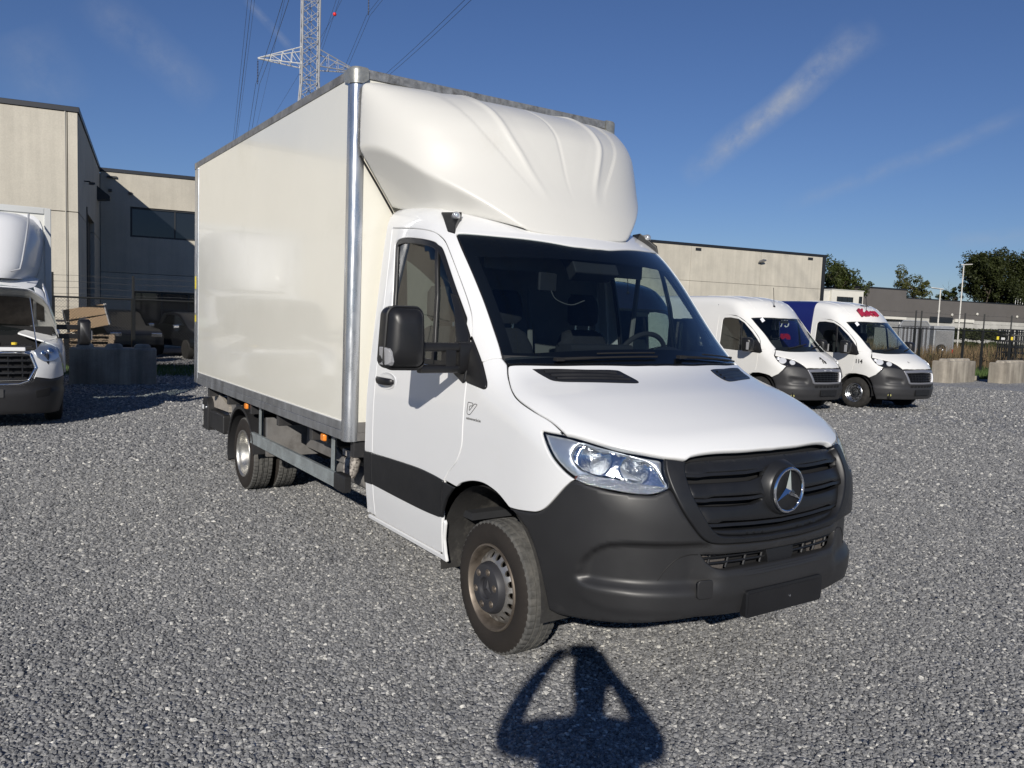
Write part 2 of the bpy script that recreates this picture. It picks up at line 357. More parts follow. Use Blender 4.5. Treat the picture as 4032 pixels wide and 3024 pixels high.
def panel(name, B, outline, proj, m, parent=None, holes=(), grid=.03, gap=.002, depth=.018, off=0., mirror=False, disp=None, bev=.004, ds=.013, sm=0, keep=None):
    """a body panel: an outline on the body surface, meshed, with rolled edges and a flange"""
    o2 = to2(outline, proj); o2 = resample(o2, ds)
    if area2(o2) < 0: o2 = o2[::-1]
    if sm: o2 = smooth_closed(o2, sm)
    ob = inset(o2, gap); oi = inset(o2, gap + bev) if bev else ob
    hb = []; hi = []
    for h in holes:
        h2 = resample(to2(h, proj), ds)
        if area2(h2) < 0: h2 = h2[::-1]
        hb.append(inset(h2, -gap)); hi.append(inset(h2, -gap - bev) if bev else hb[-1])
    co, F, lidx = mesh2d(oi, hi, grid)
    S = cast2(B, co, proj); N = B.grad(S); d = off
    if disp is not None: S = S + N * disp(S)[:, None]
    S = S + N * off
    V = [S]; NN = [N]; F = F.copy(); faces = [tuple(t) for t in F]
    # orient top faces outward
    a, b, c = S[F[:, 0]], S[F[:, 1]], S[F[:, 2]]
    if (np.einsum('ij,ij->i', np.cross(b - a, c - a), N[F[:, 0]]).sum()) < 0: faces = [t[::-1] for t in faces]
    base = len(S)
    for li, (idx, lb) in enumerate(zip(lidx, [ob] + hb)):
        SB = cast2(B, lb, proj); NB = B.grad(SB)
        if disp is not None: SB = SB + NB * disp(SB)[:, None]
        SB = SB + NB * off; n = len(idx)
        tang = np.roll(SB, -1, 0) - np.roll(SB, 1, 0); outw = np.cross(tang, NB); outw /= np.linalg.norm(outw, axis=1, keepdims=True) + 1e-9
        cen = S[idx] - SB
        if bev: sg = np.sign((outw * cen).sum(1)); outw = outw * np.where(sg == 0, 1, -sg)[:, None]
        r1 = SB - NB * (bev * .9); r2 = SB - NB * depth
        V += [r1, r2]; NN += [(NB * .6 + outw) / np.linalg.norm(NB * .6 + outw, axis=1, keepdims=True), outw]
        for k in range(n):
            k2 = (k + 1) % n; i0, i1 = idx[k], idx[k2]; j0, j1 = base + k, base + k2; l0, l1 = base + n + k, base + n + k2
            faces += [(i0, i1, j1, j0), (j0, j1, l1, l0)]
        base += 2 * n
    V = np.vstack(V); NN = np.vstack(NN)
    if mirror: V = V * [1, -1, 1]; NN = NN * [1, -1, 1]; faces = [t[::-1] for t in faces]
    me = bpy.data.meshes.new(name); me.from_pydata(V.tolist(), [], faces); me.polygons.foreach_set('use_smooth', [True] * len(faces))
    bm = bmesh.new(); bm.from_mesh(me); bmesh.ops.recalc_face_normals(bm, faces=bm.faces)
    bm.verts.ensure_lookup_table(); bm.faces.ensure_lookup_table()
    if sum(f.normal.dot(Vector(NN[f.verts[0].index])) * f.calc_area() for f in bm.faces[:len(F)]) < 0: bmesh.ops.reverse_faces(bm, faces=bm.faces)
    bm.to_mesh(me); bm.free()
    if disp is None: me.normals_split_custom_set_from_vertices(NN.tolist())
    me.materials.append(m)
    o = bpy.data.objects.new(name, me); return link(o, parent)
def mir(P): return [(p[0], -p[1], p[2]) for p in P]
def text_mesh(name, body, size, m, parent, M, depth=.002, align='LEFT', shear=0., spacing=1., offset=0.):
    cu = bpy.data.curves.new(name, 'FONT'); cu.body = body; cu.size = size; cu.extrude = depth; cu.align_x = align; cu.align_y = 'CENTER'; cu.shear = shear; cu.space_character = spacing; cu.offset = offset
    t = bpy.data.objects.new(name, cu); COL.objects.link(t); bpy.context.view_layer.update()
    dg = bpy.context.evaluated_depsgraph_get(); me = bpy.data.meshes.new_from_object(t.evaluated_get(dg)); me.name = name
    bpy.data.objects.remove(t, do_unlink=True); me.transform(M)
    me.materials.clear(); me.materials.append(m); o = bpy.data.objects.new(name, me); return link(o, parent)
def frameM(o, x, y):
    x = Vector(x).normalized(); y = Vector(y); z = x.cross(y).normalized(); y = z.cross(x)
    return Matrix(((x.x, y.x, z.x, o[0]), (x.y, y.y, z.y, o[1]), (x.z, y.z, z.z, o[2]), (0, 0, 0, 1)))
CUR = {
 'DF': [(-0.257,-0.93,1.637),(-0.237,-0.942,1.591),(-0.21,-0.966,1.491),(-0.21,-0.98,1.394),(-0.21,-0.986,1.322),(-0.207,-0.994,1.212),(-0.203,-0.998,1.085),(-0.217,-0.999,1.031),(-0.258,-1.0,0.964),(-0.332,-1.0,0.899),(-0.382,-1.0,0.841)],
 'DT': [(-1.37,-0.883,2.284),(-1.029,-0.882,2.257),(-0.848,-0.868,2.23),(-0.751,-0.86,2.192),(-0.677,-0.862,2.141),(-0.55,-0.877,2.017),(-0.417,-0.887,1.873),(-0.336,-0.895,1.777),(-0.295,-0.907,1.717),(-0.257,-0.93,1.637)],
 'WR': [(-0.689,-0.799,2.211),(-0.502,-0.822,2.037),(-0.345,-0.827,1.867),(-0.182,-0.84,1.68),(-0.062,-0.861,1.551),(-0.041,-0.866,1.531)],
 'WT': [(-0.688,-0.792,2.215),(-0.562,-0.549,2.211),(-0.44,-0.204,2.185),(-0.417,-0.04,2.178)],
 'WB': [(-0.001,-0.861,1.504),(0.124,-0.598,1.514),(0.217,-0.274,1.519),(0.24,-0.08,1.52)],
 'PIL': [(-0.125,-0.942,1.505),(-0.083,-0.906,1.528),(-0.046,-0.866,1.535)],
 'TRI': [(-0.257,-0.93,1.637),(-0.125,-0.942,1.505),(-0.033,-0.964,1.405),(-0.022,-0.972,1.381),(-0.045,-0.977,1.374),(-0.21,-0.98,1.394)],
 'WIN': [(-1.3,-0.896,2.177),(-1.26,-0.893,2.2),(-1.136,-0.892,2.205),(-0.937,-0.894,2.186),(-0.805,-0.888,2.165),(-0.749,-0.886,2.143),(-0.668,-0.886,2.093),(-0.441,-0.912,1.846),(-0.259,-0.931,1.637)],
 'WINL': [(-1.3,-0.896,2.177),(-1.255,-0.922,1.946),(-1.224,-0.942,1.754)],
 'BAR': [(-0.749,-0.886,2.143),(-0.667,-0.933,1.845),(-0.599,-0.97,1.482)],
 'HL': [(0.004,-0.865,1.498),(0.056,-0.895,1.448),(0.146,-0.932,1.386),(0.233,-0.947,1.346),(0.364,-0.945,1.307),(0.478,-0.929,1.274),(0.58,-0.92,1.226)],
 'LIP': [(0.575,-0.921,1.227),(0.7,-0.845,1.209),(0.788,-0.776,1.187),(0.858,-0.688,1.171),(0.903,-0.62,1.156),(0.93,-0.563,1.149),(0.946,-0.525,1.144)],
 'LIP2': [(0.947,-0.527,1.142),(0.946,-0.498,1.158),(0.952,-0.454,1.167),(0.989,-0.214,1.174),(0.999,-0.001,1.173)],
 'ARCH': [(-0.378,-1.0,0.831),(-0.249,-1.0,0.83),(-0.199,-1.0,0.86),(-0.088,-1.0,0.892),(0.02,-1.0,0.902),(0.114,-1.0,0.89),(0.182,-1.0,0.87),(0.266,-1.0,0.831)],
 'BUMP': [(0.266,-1.0,0.831),(0.333,-0.999,0.835),(0.427,-0.994,0.847),(0.478,-0.989,0.857),(0.517,-0.984,0.877),(0.553,-0.978,0.909),(0.593,-0.969,0.953),(0.63,-0.958,0.996),(0.671,-0.943,1.037)],
 'STRT': [(-1.414,-1.0,0.837),(-1.274,-1.0,0.841),(-1.036,-1.0,0.85),(-0.711,-1.0,0.858),(-0.513,-1.0,0.852),(-0.382,-1.0,0.841)],
 'STRF': [(-0.378,-1.0,0.831),(-0.249,-1.0,0.83),(-0.275,-1.0,0.811),(-0.335,-0.998,0.752),(-0.401,-0.991,0.621)],
 'STRB': [(-1.452,-0.991,0.622),(-1.271,-0.992,0.629),(-0.92,-0.991,0.621),(-0.624,-0.991,0.618),(-0.437,-0.991,0.623),(-0.388,-0.992,0.628)],
 'SILB': [(-1.402,-0.968,0.403),(-1.16,-0.968,0.404),(-0.766,-0.967,0.395),(-0.42,-0.965,0.383),(-0.405,-0.965,0.376)],
 'SILF': [(-0.401,-0.991,0.621),(-0.366,-0.992,0.632),(-0.412,-0.987,0.562),(-0.418,-0.977,0.476),(-0.392,-0.965,0.378)],
 'REAR': [(-1.432,-0.882,2.288),(-1.457,-0.91,2.055),(-1.472,-0.954,1.635),(-1.459,-0.987,1.32),(-1.421,-1.0,0.838)],
 'VENT': [(0.087,-0.77,1.484),(0.121,-0.694,1.487),(0.199,-0.517,1.488),(0.248,-0.369,1.488),(0.277,-0.336,1.478),(0.393,-0.321,1.438),(0.383,-0.407,1.433),(0.268,-0.659,1.432),(0.219,-0.729,1.434),(0.171,-0.746,1.449)],
 'HLO': [(0.457,-0.968,1.229),(0.577,-0.92,1.227),(0.689,-0.855,1.21),(0.785,-0.772,1.192),(0.865,-0.677,1.17),(0.902,-0.622,1.155),(0.924,-0.632,1.111),(0.962,-0.638,1.032),(0.942,-0.696,1.008),(0.911,-0.75,1.005),(0.833,-0.842,1.011),(0.76,-0.901,1.024),(0.678,-0.94,1.041),(0.618,-0.959,1.071),(0.554,-0.973,1.116),(0.505,-0.976,1.169)],
 'CHR': [(0.638,-0.935,1.153),(0.64,-0.918,1.181),(0.65,-0.895,1.202),(0.699,-0.862,1.196),(0.786,-0.792,1.177),(0.851,-0.725,1.155),(0.881,-0.689,1.139),(0.911,-0.665,1.108),(0.937,-0.654,1.069),(0.953,-0.65,1.04),(0.879,-0.765,1.057),(0.819,-0.834,1.073),(0.75,-0.896,1.078),(0.689,-0.928,1.094),(0.658,-0.937,1.121)],
 'DRL': [(0.678,-0.94,1.043),(0.703,-0.926,1.07),(0.777,-0.879,1.069),(0.88,-0.765,1.054),(0.954,-0.651,1.037),(0.934,-0.71,1.011),(0.892,-0.774,1.01),(0.831,-0.842,1.017),(0.73,-0.918,1.029)],
 'GI': [(0.947,-0.527,1.14),(0.957,-0.546,1.113),(0.983,-0.552,1.061),(1.016,-0.536,0.985),(1.045,-0.479,0.885),(1.054,-0.439,0.841),(1.061,-0.393,0.819),(1.073,-0.279,0.806),(1.08,-0.066,0.795)],
 'GO': [(0.904,-0.622,1.153),(0.929,-0.634,1.102),(0.968,-0.629,1.028),(1.006,-0.594,0.937),(1.033,-0.531,0.847),(1.045,-0.484,0.804),(1.057,-0.426,0.785),(1.074,-0.278,0.775),(1.081,-0.031,0.764)],
 'BBOT': [(0.542,-0.949,0.408),(0.615,-0.933,0.403),(0.745,-0.886,0.416),(0.895,-0.778,0.433),(0.979,-0.664,0.448),(1.043,-0.502,0.465)],
 'BARCH': [(0.363,-0.998,0.809),(0.402,-0.994,0.767),(0.457,-0.987,0.693),(0.502,-0.976,0.595),(0.52,-0.967,0.521),(0.542,-0.95,0.412)],
 'RTOP': [(0.685,-0.933,0.619),(0.723,-0.921,0.688),(0.768,-0.899,0.741),(0.808,-0.874,0.771),(0.842,-0.848,0.784),(0.937,-0.745,0.795),(1.012,-0.598,0.796)],
 'RBOT': [(0.685,-0.933,0.611),(0.716,-0.919,0.589),(0.786,-0.882,0.578),(0.86,-0.827,0.577),(0.921,-0.763,0.573),(0.98,-0.673,0.573),(1.031,-0.55,0.575)],
 'RSH': [(0.716,-0.92,0.611),(0.817,-0.863,0.614),(0.897,-0.792,0.618),(0.979,-0.676,0.623),(1.03,-0.553,0.625)],
 'RCR': [(0.66,-0.939,0.575),(0.715,-0.914,0.531),(0.774,-0.882,0.504),(0.858,-0.82,0.491),(0.942,-0.728,0.491),(1.043,-0.505,0.493)],
 'LOGO': [(-0.168,-0.988,1.294),(-0.114,-0.988,1.293),(-0.127,-0.99,1.277),(-0.149,-0.99,1.277),(-0.15,-0.991,1.25),(-0.102,-0.989,1.292),(-0.074,-0.989,1.291),(-0.137,-0.992,1.233),(-0.147,-0.993,1.23),(-0.165,-0.992,1.232),(-0.171,-0.992,1.238),(-0.172,-0.993,1.215),(-0.044,-0.994,1.211)],
}
TRUCK = Body(top=[(-1.6,2.465),(-1.2,2.455),(-.9,2.42),(-.7,2.355),(-.55,2.275),(-.45,2.205),(.25,1.515),(.33,1.475),(.6,1.39),(.85,1.29),(1.0,1.205),(1.06,1.14)],
 half=[(.3,.955),(.42,.97),(.6,.99),(.85,1.0),(1.1,.998),(1.3,.988),(1.5,.968),(1.85,.932),(2.2,.893),(2.5,.855)],
 front=[(.25,1.03),(.35,1.06),(.45,1.085),(.58,1.085),(.8,1.08),(1.0,1.075),(1.15,1.045),(1.3,.98),(1.5,.9),(2.5,.5)], crown=.05)
class Spoiler(Body):
    def __init__(s):
        s.xc = pchip([2.15,2.24,2.4,2.6,2.8,2.9,3.0,3.1,3.17,3.22,3.3],[-.47,-.50,-.58,-.70,-.78,-.83,-.93,-1.10,-1.28,-1.5,-1.8])
        s.yl = pchip([-1.6,-1.5,-1.02,-.77,-.53,-.4],[.81,.80,.73,.62,.47,.37])
    def f(s, x, y, z):
        ay = np.abs(y); x0 = -1.56; a = np.maximum(s.xc(z) - x0, .01); xp = np.maximum(x - x0, 0); n = 2.3; b = 1.065
        gp = (((xp / a) ** n + (ay / b) ** n + 1e-12) ** (1 / n) - 1) * np.minimum(a, b)
        return smax(gp, (ay - (s.yl(x) + (z - 2.39) / 1.44)) * .82, .014)
SPOIL = Spoiler()
def cv(k, i=None, j=None, rev=False, step=.012):
    P = CUR[k][slice(i, j)]; P = P[::-1] if rev else P
    return [tuple(p) for p in catmull(P, step)]
def ln(*P): return [tuple(p) for p in P]

truck = empty('box_truck'); tag(truck, 'white box truck with cream cargo box, grey front bumper and roof air deflector', 'truck')

# ---------------------------------------------------------------- cab shell (pillars, roof, rear corners) as one pressing
rear_r = ln((-1.455, -.97, .42), (-1.455, -.99, .6), (-1.455, -1.0, .9), (-1.455, -.988, 1.3), (-1.455, -.93, 1.85), (-1.455, -.885, 2.28))
def ring_rear():
    ph = np.linspace(math.atan2(-.97, .42 - ZPH), math.atan2(.97, .42 - ZPH), 120); return np.stack([np.full(120, -1.455), ph * KPH], 1)
door_rear = ln((-1.335, -.97, .42), (-1.34, -.99, .8), (-1.345, -.985, 1.3), (-1.35, -.93, 1.85), CUR['DT'][0])
half = cv('DT')[1:] + ln(CUR['DF'][0]) + cv('TRI', 0, 2)[1:] + cv('PIL')[1:] + cv('WR', rev=True)[1:] + cv('WT')[1:-1]
right = ln((-1.335, -.97, .42)) + catmull(door_rear, .02)[1:] + half
right = [tuple(p) for p in right] + [(CUR['WT'][-1][0] + .002, 0., CUR['WT'][-1][2])]
shell_out = to2(np.array(right + mir(right)[::-1][1:]), 'round')
shell_poly = np.vstack([ring_rear(), shell_out[::-1]])
def panel2(name, B, poly2, proj, m, parent, **k):
    global to2
    old = to2
    try:
        to2 = lambda P, pr: np.array(P, float) if np.array(P).shape[1] == 2 else old(P, pr)
        return panel(name, B, poly2, proj, m, parent, **k)
    finally: to2 = old
panel2('cab_shell', TRUCK, shell_poly, 'round', M_WHITE, truck, grid=.035, gap=.0015, bev=.003)
# rear wall of the cab
qs = cast2(TRUCK, ring_rear()[::3], 'round'); mb = MB(); n_ = len(qs)
mb.add([tuple(p) for p in qs] + [(p[0] + .03, p[1] * .985, p[2]) for p in qs], [(i, i + 1, n_ + i + 1, n_ + i) for i in range(n_ - 1)])
mb.add([tuple(p) for p in qs], [tuple(range(n_))]); mb.build('cab_rear_wall', M_WHITE, truck)
# inner lining, so the cab reads as a closed dark room
lin = panel2('roof_lining', TRUCK, np.array([(-1.44, -.55), (-.62, -.55), (-.52, 0), (-.62, .55), (-1.44, .55)]), 'round', M_INTG, truck, grid=.08, off=-.03, bev=0, depth=.01)

# ---------------------------------------------------------------- doors
def sy(P, s): return mir(P) if s > 0 else P
door_front_low = ln((-.39, -1., .78), (-.405, -.99, .62), (-.42, -.98, .5), (-.425, -.97, .415))
door_out = [tuple(p) for p in catmull(door_rear, .02)][::-1][:-1]
door_out = cv('DT') + cv('DF')[1:] + catmull(door_front_low, .02) + ln((-.5, -.97, .412), (-1.335, -.97, .412)) + [tuple(p) for p in catmull(door_rear, .02)][1:-1]
win = cv('WIN', 0, 8) + ln((-.33, -.92, 1.725), (-.285, -.95, 1.58), (-.275, -.965, 1.47), (-.35, -.965, 1.455), (-1.18, -.965, 1.462), (-1.205, -.962, 1.49)) + cv('WINL', rev=True)[:-1]
def shrink(P, d, proj='side'):
    q = resample(to2(P, proj), .012)
    if area2(q) < 0: q = q[::-1]
    q = smooth_closed(q, 2)
    return inset(q, d)
def P3(q): return [(a, 0., b) for a, b in q]
for s in (-1, 1):
    mi = s > 0
    dr = panel('cab_door', TRUCK, door_out, 'side', M_WHITE, truck, holes=[win], mirror=mi, gap=.0028, grid=.035, sm=0)
    panel('window_frame', TRUCK, P3(shrink(win, -.002)), 'side', M_BLACK, dr, holes=[P3(shrink(win, .030))], mirror=mi, off=-.006, gap=0, grid=.03, bev=.003)
    pane = P3(shrink(win, .026))
    panel('window_pane', TRUCK, pane, 'side', M_SIDEGL, dr, mirror=mi, off=-.016, gap=0, grid=.06, bev=.001, depth=.003)
    bar = ln((-.765, 0, 2.14), (-.738, 0, 2.13), (-.655, 0, 1.85), (-.60, 0, 1.46), (-.632, 0, 1.46), (-.685, 0, 1.85))
    panel('window_bar', TRUCK, bar, 'side', M_BLACK, dr, mirror=mi, off=-.004, gap=0, grid=.03, bev=.002)
    # sail panel of the mirror on the door
    sail = ln((-.50, 0, 1.86), (-.44, 0, 1.842), (-.36, 0, 1.75)) + [(p[0] - .006, 0, p[2]) for p in cv('DF', 0, 4)] + ln((-.235, 0, 1.385), (-.36, 0, 1.435), (-.355, 0, 1.60), (-.43, 0, 1.77))
    panel('mirror_sail', TRUCK, sail, 'side', M_BLACK, dr, mirror=mi, off=.012, gap=0, grid=.025, depth=.03, bev=.006)
    # recessed grip dish and handle
    cx, cz = -1.165, 1.318; y0 = -float(TRUCK.b(cz))
    ring = MB(); ring.loft([[(cx + .135 * t * math.cos(a), -(float(TRUCK.b(cz + .055 * t * math.sin(a))) + dd), cz + .055 * t * math.sin(a)) for a in np.linspace(0, 2 * math.pi, 32, endpoint=False)] for t, dd in ((1.0, -.002), (.93, .004), (.85, .001), (.6, .0008), (.02, .0005))], caps=False)
    if mi: ring.v = [(x, -y, z) for x, y, z in ring.v]
    ring.build('handle_dish', M_WHITE, dr, sharp=60)
    h = MB(); secs = []
    for t in np.linspace(0, 1, 15):
        x = -1.29 + .225 * t; lift = .006 + .034 * math.sin(math.pi * min(1, max(0, t))) ** .5; w = .020 + .004 * math.sin(math.pi * t); th = .010
        if t in (0, 1): w = .012
        secs.append([(x, -(float(TRUCK.b(1.318)) + lift + th * math.cos(a)), 1.318 + w * math.sin(a)) for a in np.linspace(0, 2 * math.pi, 14, endpoint=False)])
    h.loft(secs)
    if mi: h.v = [(x, -y, z) for x, y, z in h.v]
    h.build('door_handle', M_BLACK, dr, sharp=60)
    # lower black cladding on the door and on the cab corner
    st = [(max(p[0], -1.333), p[1], p[2]) for p in cv('STRT') if p[0] > -1.34] + ln((-.392, -1, .78), (-.405, -1, .63)) + [p for p in cv('STRB', 1, 5, rev=True) if p[0] > -1.33] + ln((-1.333, -.99, .63))
    panel('cladding_strip', TRUCK, st, 'side', M_PLAST2, dr, mirror=mi, off=.011, gap=.002, grid=.03, depth=.016, bev=.005)
    st2 = ln((-1.455, -1, .835), (-1.338, -1, .84), (-1.338, -.99, .628), (-1.455, -.99, .622))
    panel('corner_cladding', TRUCK, st2, 'side', M_PLAST2, truck, mirror=mi, off=.011, gap=.0015, grid=.03, depth=.016, bev=.005)
    st3 = ln((-.374, -1, .832), (-.255, -1, .826), (-.285, -1, .80), (-.335, -1, .752), (-.375, -1, .68), (-.398, -1, .625), (-.402, -1, .66), (-.386, -1, .78))
    panel('arch_cladding', TRUCK, st3, 'side', M_PLAST2, truck, mirror=mi, off=.011, gap=.001, grid=.02, depth=.016, bev=.004)
    # fender
    fen = cv('PIL') + ln(CUR['WR'][-1], CUR['WB'][0]) + cv('HL')[1:] + cv('HLO', 0, 2, rev=True)[1:] + [tuple(p) for p in catmull([CUR['HLO'][0]] + CUR['HLO'][:11:-1], .012)][1:] + cv('BUMP', rev=True)[1:] + cv('ARCH', 1, None, rev=True)[1:] + ln(CUR['DF'][-1]) + cv('DF', 3, None, rev=True)[1:] + ln(CUR['TRI'][4], CUR['TRI'][3], CUR['TRI'][2])
    panel('front_fender', TRUCK, fen, 'side', M_WHITE, truck, mirror=mi, gap=.0026, grid=.03)
    tri = ln(CUR['DF'][0]) + cv('TRI', 0, 5)[1:] + [tuple(p) for p in cv('DF', 0, 4, rev=True)][:-1]
    panel('fender_trim', TRUCK, tri, 'side', M_BLACK, truck, mirror=mi, off=.010, gap=.002, grid=.025, depth=.025, bev=.006)
    # sill below the door, arch edge behind the wheel
    sill = ln((-1.455, -.96, .405), (-.43, -.96, .405), (-.40, -.96, .60), (-.385, -.96, .62), (-.375, -.96, .60), (-.402, -.96, .5), (-.40, -.96, .42), (-.39, -.96, .372), (-.45, -.96, .375), (-1.455, -.96, .378))
    panel('sill', TRUCK, sill, 'side', M_WHITE, truck, mirror=mi, gap=.0015, grid=.04)

# ---------------------------------------------------------------- bonnet, windscreen
hood_r = cv('WB', 0, None, rev=True) + cv('HL')[1:] + cv('LIP')[1:] + cv('LIP2')[1:]
hood_r = [p for p in hood_r if p[1] < -.01]
hood = hood_r + mir(hood_r)[::-1]
hood_o = panel('bonnet', TRUCK, [(p[0] + (.008 if p[2] > 1.498 else 0), p[1], p[2]) for p in hood], 'top', M_WHITE, truck, grid=.028, gap=.0028, depth=.03, bev=.006)
ws_r = cv('WT', rev=True) + cv('WR')[1:] + cv('WB')
ws_r = [p for p in ws_r if p[1] < -.02]
ws = ws_r + mir(ws_r)[::-1]
ws_o = panel('windscreen', TRUCK, ws, 'top', M_WINDSC, truck, grid=.05, gap=.004, off=-.004, depth=.004, bev=.001)
q = resample(to2(ws, 'top'), .015); q = q if area2(q) > 0 else q[::-1]
hole = inset(q, .062); lo_x = hole[:, 0].min(); hi_x = hole[:, 0].max()
hole[:, 0] = np.where(hole[:, 0] < -.33, np.maximum(hole[:, 0], -.335 - .30 * hole[:, 1] ** 2), hole[:, 0])
hole[:, 0] = np.minimum(hole[:, 0], .135 - .26 * hole[:, 1] ** 2)
hole = smooth_closed(resample(hole, .02), 4)
panel2('windscreen_border', TRUCK, inset(q, -.002), 'top', M_FRIT, ws_o, holes=[hole], grid=.04, gap=0, off=-.012, depth=.003, bev=0)
# cowl under the rear edge of the bonnet
# bonnet vents
def on_top(x, y, h=0.):
    p = cast2(TRUCK, np.array([[x, y]]), 'top')[0]; return (p[0], p[1], p[2] + h)
for s in (-1, 1):
    vt = [p for p in catmull(CUR['VENT'] + CUR['VENT'][:1], .012)][:-1]
    v = panel('bonnet_vent', TRUCK, vt, 'top', M_PLAST2, hood_o, mirror=s > 0, off=.0035, gap=0, grid=.02, depth=.006, bev=.003)
    for t in (.22, .5, .78):
        a_, b_ = np.array(CUR['VENT'][0]), np.array(CUR['VENT'][3]); c_, d_ = np.array(CUR['VENT'][8]), np.array(CUR['VENT'][5])
        l_, r_ = a_ + (c_ - a_) * t, b_ + (d_ - b_) * t; l_, r_ = l_ + (r_ - l_) * .08, r_ + (l_ - r_) * .05
        pts = []
        for u in np.linspace(0, 1, 8):
            q_ = l_ + (r_ - l_) * u; p_ = on_top(q_[0], q_[1], .005); pts.append(p_)
        mb = MB(); mb.loft([[(p[0] - .010, p[1], p[2] + .002), (p[0] + .010, p[1], p[2] + .003), (p[0] + .016, p[1], p[2] - .008), (p[0] - .012, p[1], p[2] - .003)] for p in pts])
        if s > 0: mb.v = [(x, -y, z) for x, y, z in mb.v]
        mb.build('vent_louvre', M_BLACK, v)
# wipers
for y0, y1 in ((-.62, -.02), (.16, .80)):
    w = MB(); arm = [on_top(.205 - .27 * t_y ** 2, t_y, .012) for t_y in np.linspace(y0, y1, 9)]
    w.tube(arm, [.009] * 3 + [.006] * 6, 6); w.tube([(a[0] - .022, a[1], a[2] + .020) for a in arm[3:]], .005, 6)
    w.cbox((arm[0][0] + .01, arm[0][1], arm[0][2]), (.035, .05, .018)); w.build('wiper', M_MATTE, ws_o, bevel=.003)

# ---------------------------------------------------------------- grille and surround
GC = (1.0875, 0., .762)
go = cv('GO', 0, 8) + ln((1.08, -.12, .768))
gi = cv('GI', 0, 8) + ln((1.08, -.1, .797))
topc = ln((.925, -.575, 1.148))
sur_r = go[::-1] + topc + gi
sur = [p for p in go] + mir(go)[::-1] + mir(topc) + mir(gi) + gi[::-1] + topc
panel('grille_surround', TRUCK, sur, 'fy', M_PLAST2, truck, grid=.022, gap=.0015, off=.006, depth=.05, bev=.008)
g_in = [p for p in gi] + mir(gi)[::-1] + [(0, p[1], p[2]) for p in ((0, .50, 1.148), (0, .44, 1.152), (0, .2, 1.157), (0, 0, 1.158), (0, -.2, 1.157), (0, -.44, 1.152), (0, -.50, 1.148))]
def slot(a, b): return [(0, p[0], p[1]) for p in a + b[::-1]]
sl1 = slot([(-.545, 1.094), (-.47, 1.088), (-.43, 1.098), (-.11, 1.096)], [(-.548, 1.058), (-.36, 1.056), (-.2, 1.055), (-.10, 1.072)])
sl2 = slot([(-.535, .990), (-.47, .985), (-.43, .993), (-.14, .985)], [(-.522, .955), (-.33, .944), (-.2, .942), (-.13, .956)])
sl3 = slot([(-.475, .876), (-.415, .870), (-.385, .878), (-.2, .868), (0, .862), (.2, .868), (.385, .878), (.415, .870), (.475, .876)], [(-.452, .846), (-.37, .838), (-.2, .829), (0, .822), (.2, .829), (.37, .838), (.452, .846)])
slots = [sl1, mir(sl1), sl2, mir(sl2), sl3]
def band(S):
    z = S[:, 2]; fr = np.where(z > 1.075, (1.16 - z) / .085, np.where(z > .968, (1.075 - z) / .107, np.where(z > .855, (.968 - z) / .113, (.855 - z) / .06)))
    return -.030 + .016 * np.clip(fr, 0, 1)
gr = panel('grille', TRUCK, g_in, 'fy', M_PLAST2, truck, holes=slots, grid=.022, gap=.001, disp=band, depth=.03, bev=.004, ds=.011)
for sl in slots:
    a = np.array([(p[1], p[2]) for p in sl]); ys = np.linspace(a[:, 0].min() - .01, a[:, 0].max() + .01, 13); half_n = len(sl) // 2 + len(sl) % 2
    up = sorted([(p[1], p[2]) for p in sl[:half_n]]); dn = sorted([(p[1], p[2]) for p in sl[half_n:]])
    zz = np.interp(ys, [p[0] for p in up], [p[1] for p in up]) * .56 + np.interp(ys, [p[0] for p in dn], [p[1] for p in dn]) * .44
    b = cast2(TRUCK, np.stack([ys, zz], 1), 'fy'); mb = MB()
    mb.loft([[(p[0] - .024, p[1], p[2] + .010), (p[0] - .018, p[1], p[2] - .004), (p[0] - .045, p[1], p[2] - .013), (p[0] - .06, p[1], p[2] + .004)] for p in b]); mb.build('grille_slat', M_PLAST2, gr, bevel=.002)
mb = MB(); b = cast2(TRUCK, np.array([(y, z) for z in (1.17, 1.0, .84, .64) for y in np.linspace(-.56, .56, 9)]), 'fy'); b[:, 0] -= .085
mb.add([tuple(p) for p in b], [(i * 9 + k, i * 9 + k + 1, (i + 1) * 9 + k + 1, (i + 1) * 9 + k) for i in range(3) for k in range(8)]); mb.build('grille_backing', M_MATTE, truck)  # matte black sheet behind the slots, standing in for the dark depth there
# emblem: chrome ring, three pointed star, black boss
ez = .995; ex = 1.086
em = MB(); em.lathe([(.001, -.01), (.112, -.012), (.120, -.02), (.135, -.055)], (ex, 0, ez), (1, 0, 0), 48); emo = em.build('emblem', M_PLAST2, gr, sharp=30)
em = MB(); em.tube([(ex + .004, .100 * math.cos(a), ez + .100 * math.sin(a)) for a in np.linspace(0, 2 * math.pi, 48, endpoint=False)], .0075, 10, closed=True); em.build('emblem_ring', M_CHROME, emo)
em = MB()
for k in range(3):
    a = math.radians(90 + 120 * k); tip = (ex + .006, .096 * math.cos(a), ez + .096 * math.sin(a)); c0 = (ex + .018, 0, ez)
    l = (ex + .002, .021 * math.cos(a + math.pi / 3), ez + .021 * math.sin(a + math.pi / 3)); r = (ex + .002, .021 * math.cos(a - math.pi / 3), ez + .021 * math.sin(a - math.pi / 3)); bk = (ex - .006, 0, ez)
    em.add([tip, l, c0, r, bk], [(0, 2, 1), (0, 3, 2), (0, 1, 4), (0, 4, 3)])
em.build('emblem_star', M_CHROME, emo, sharp=15)

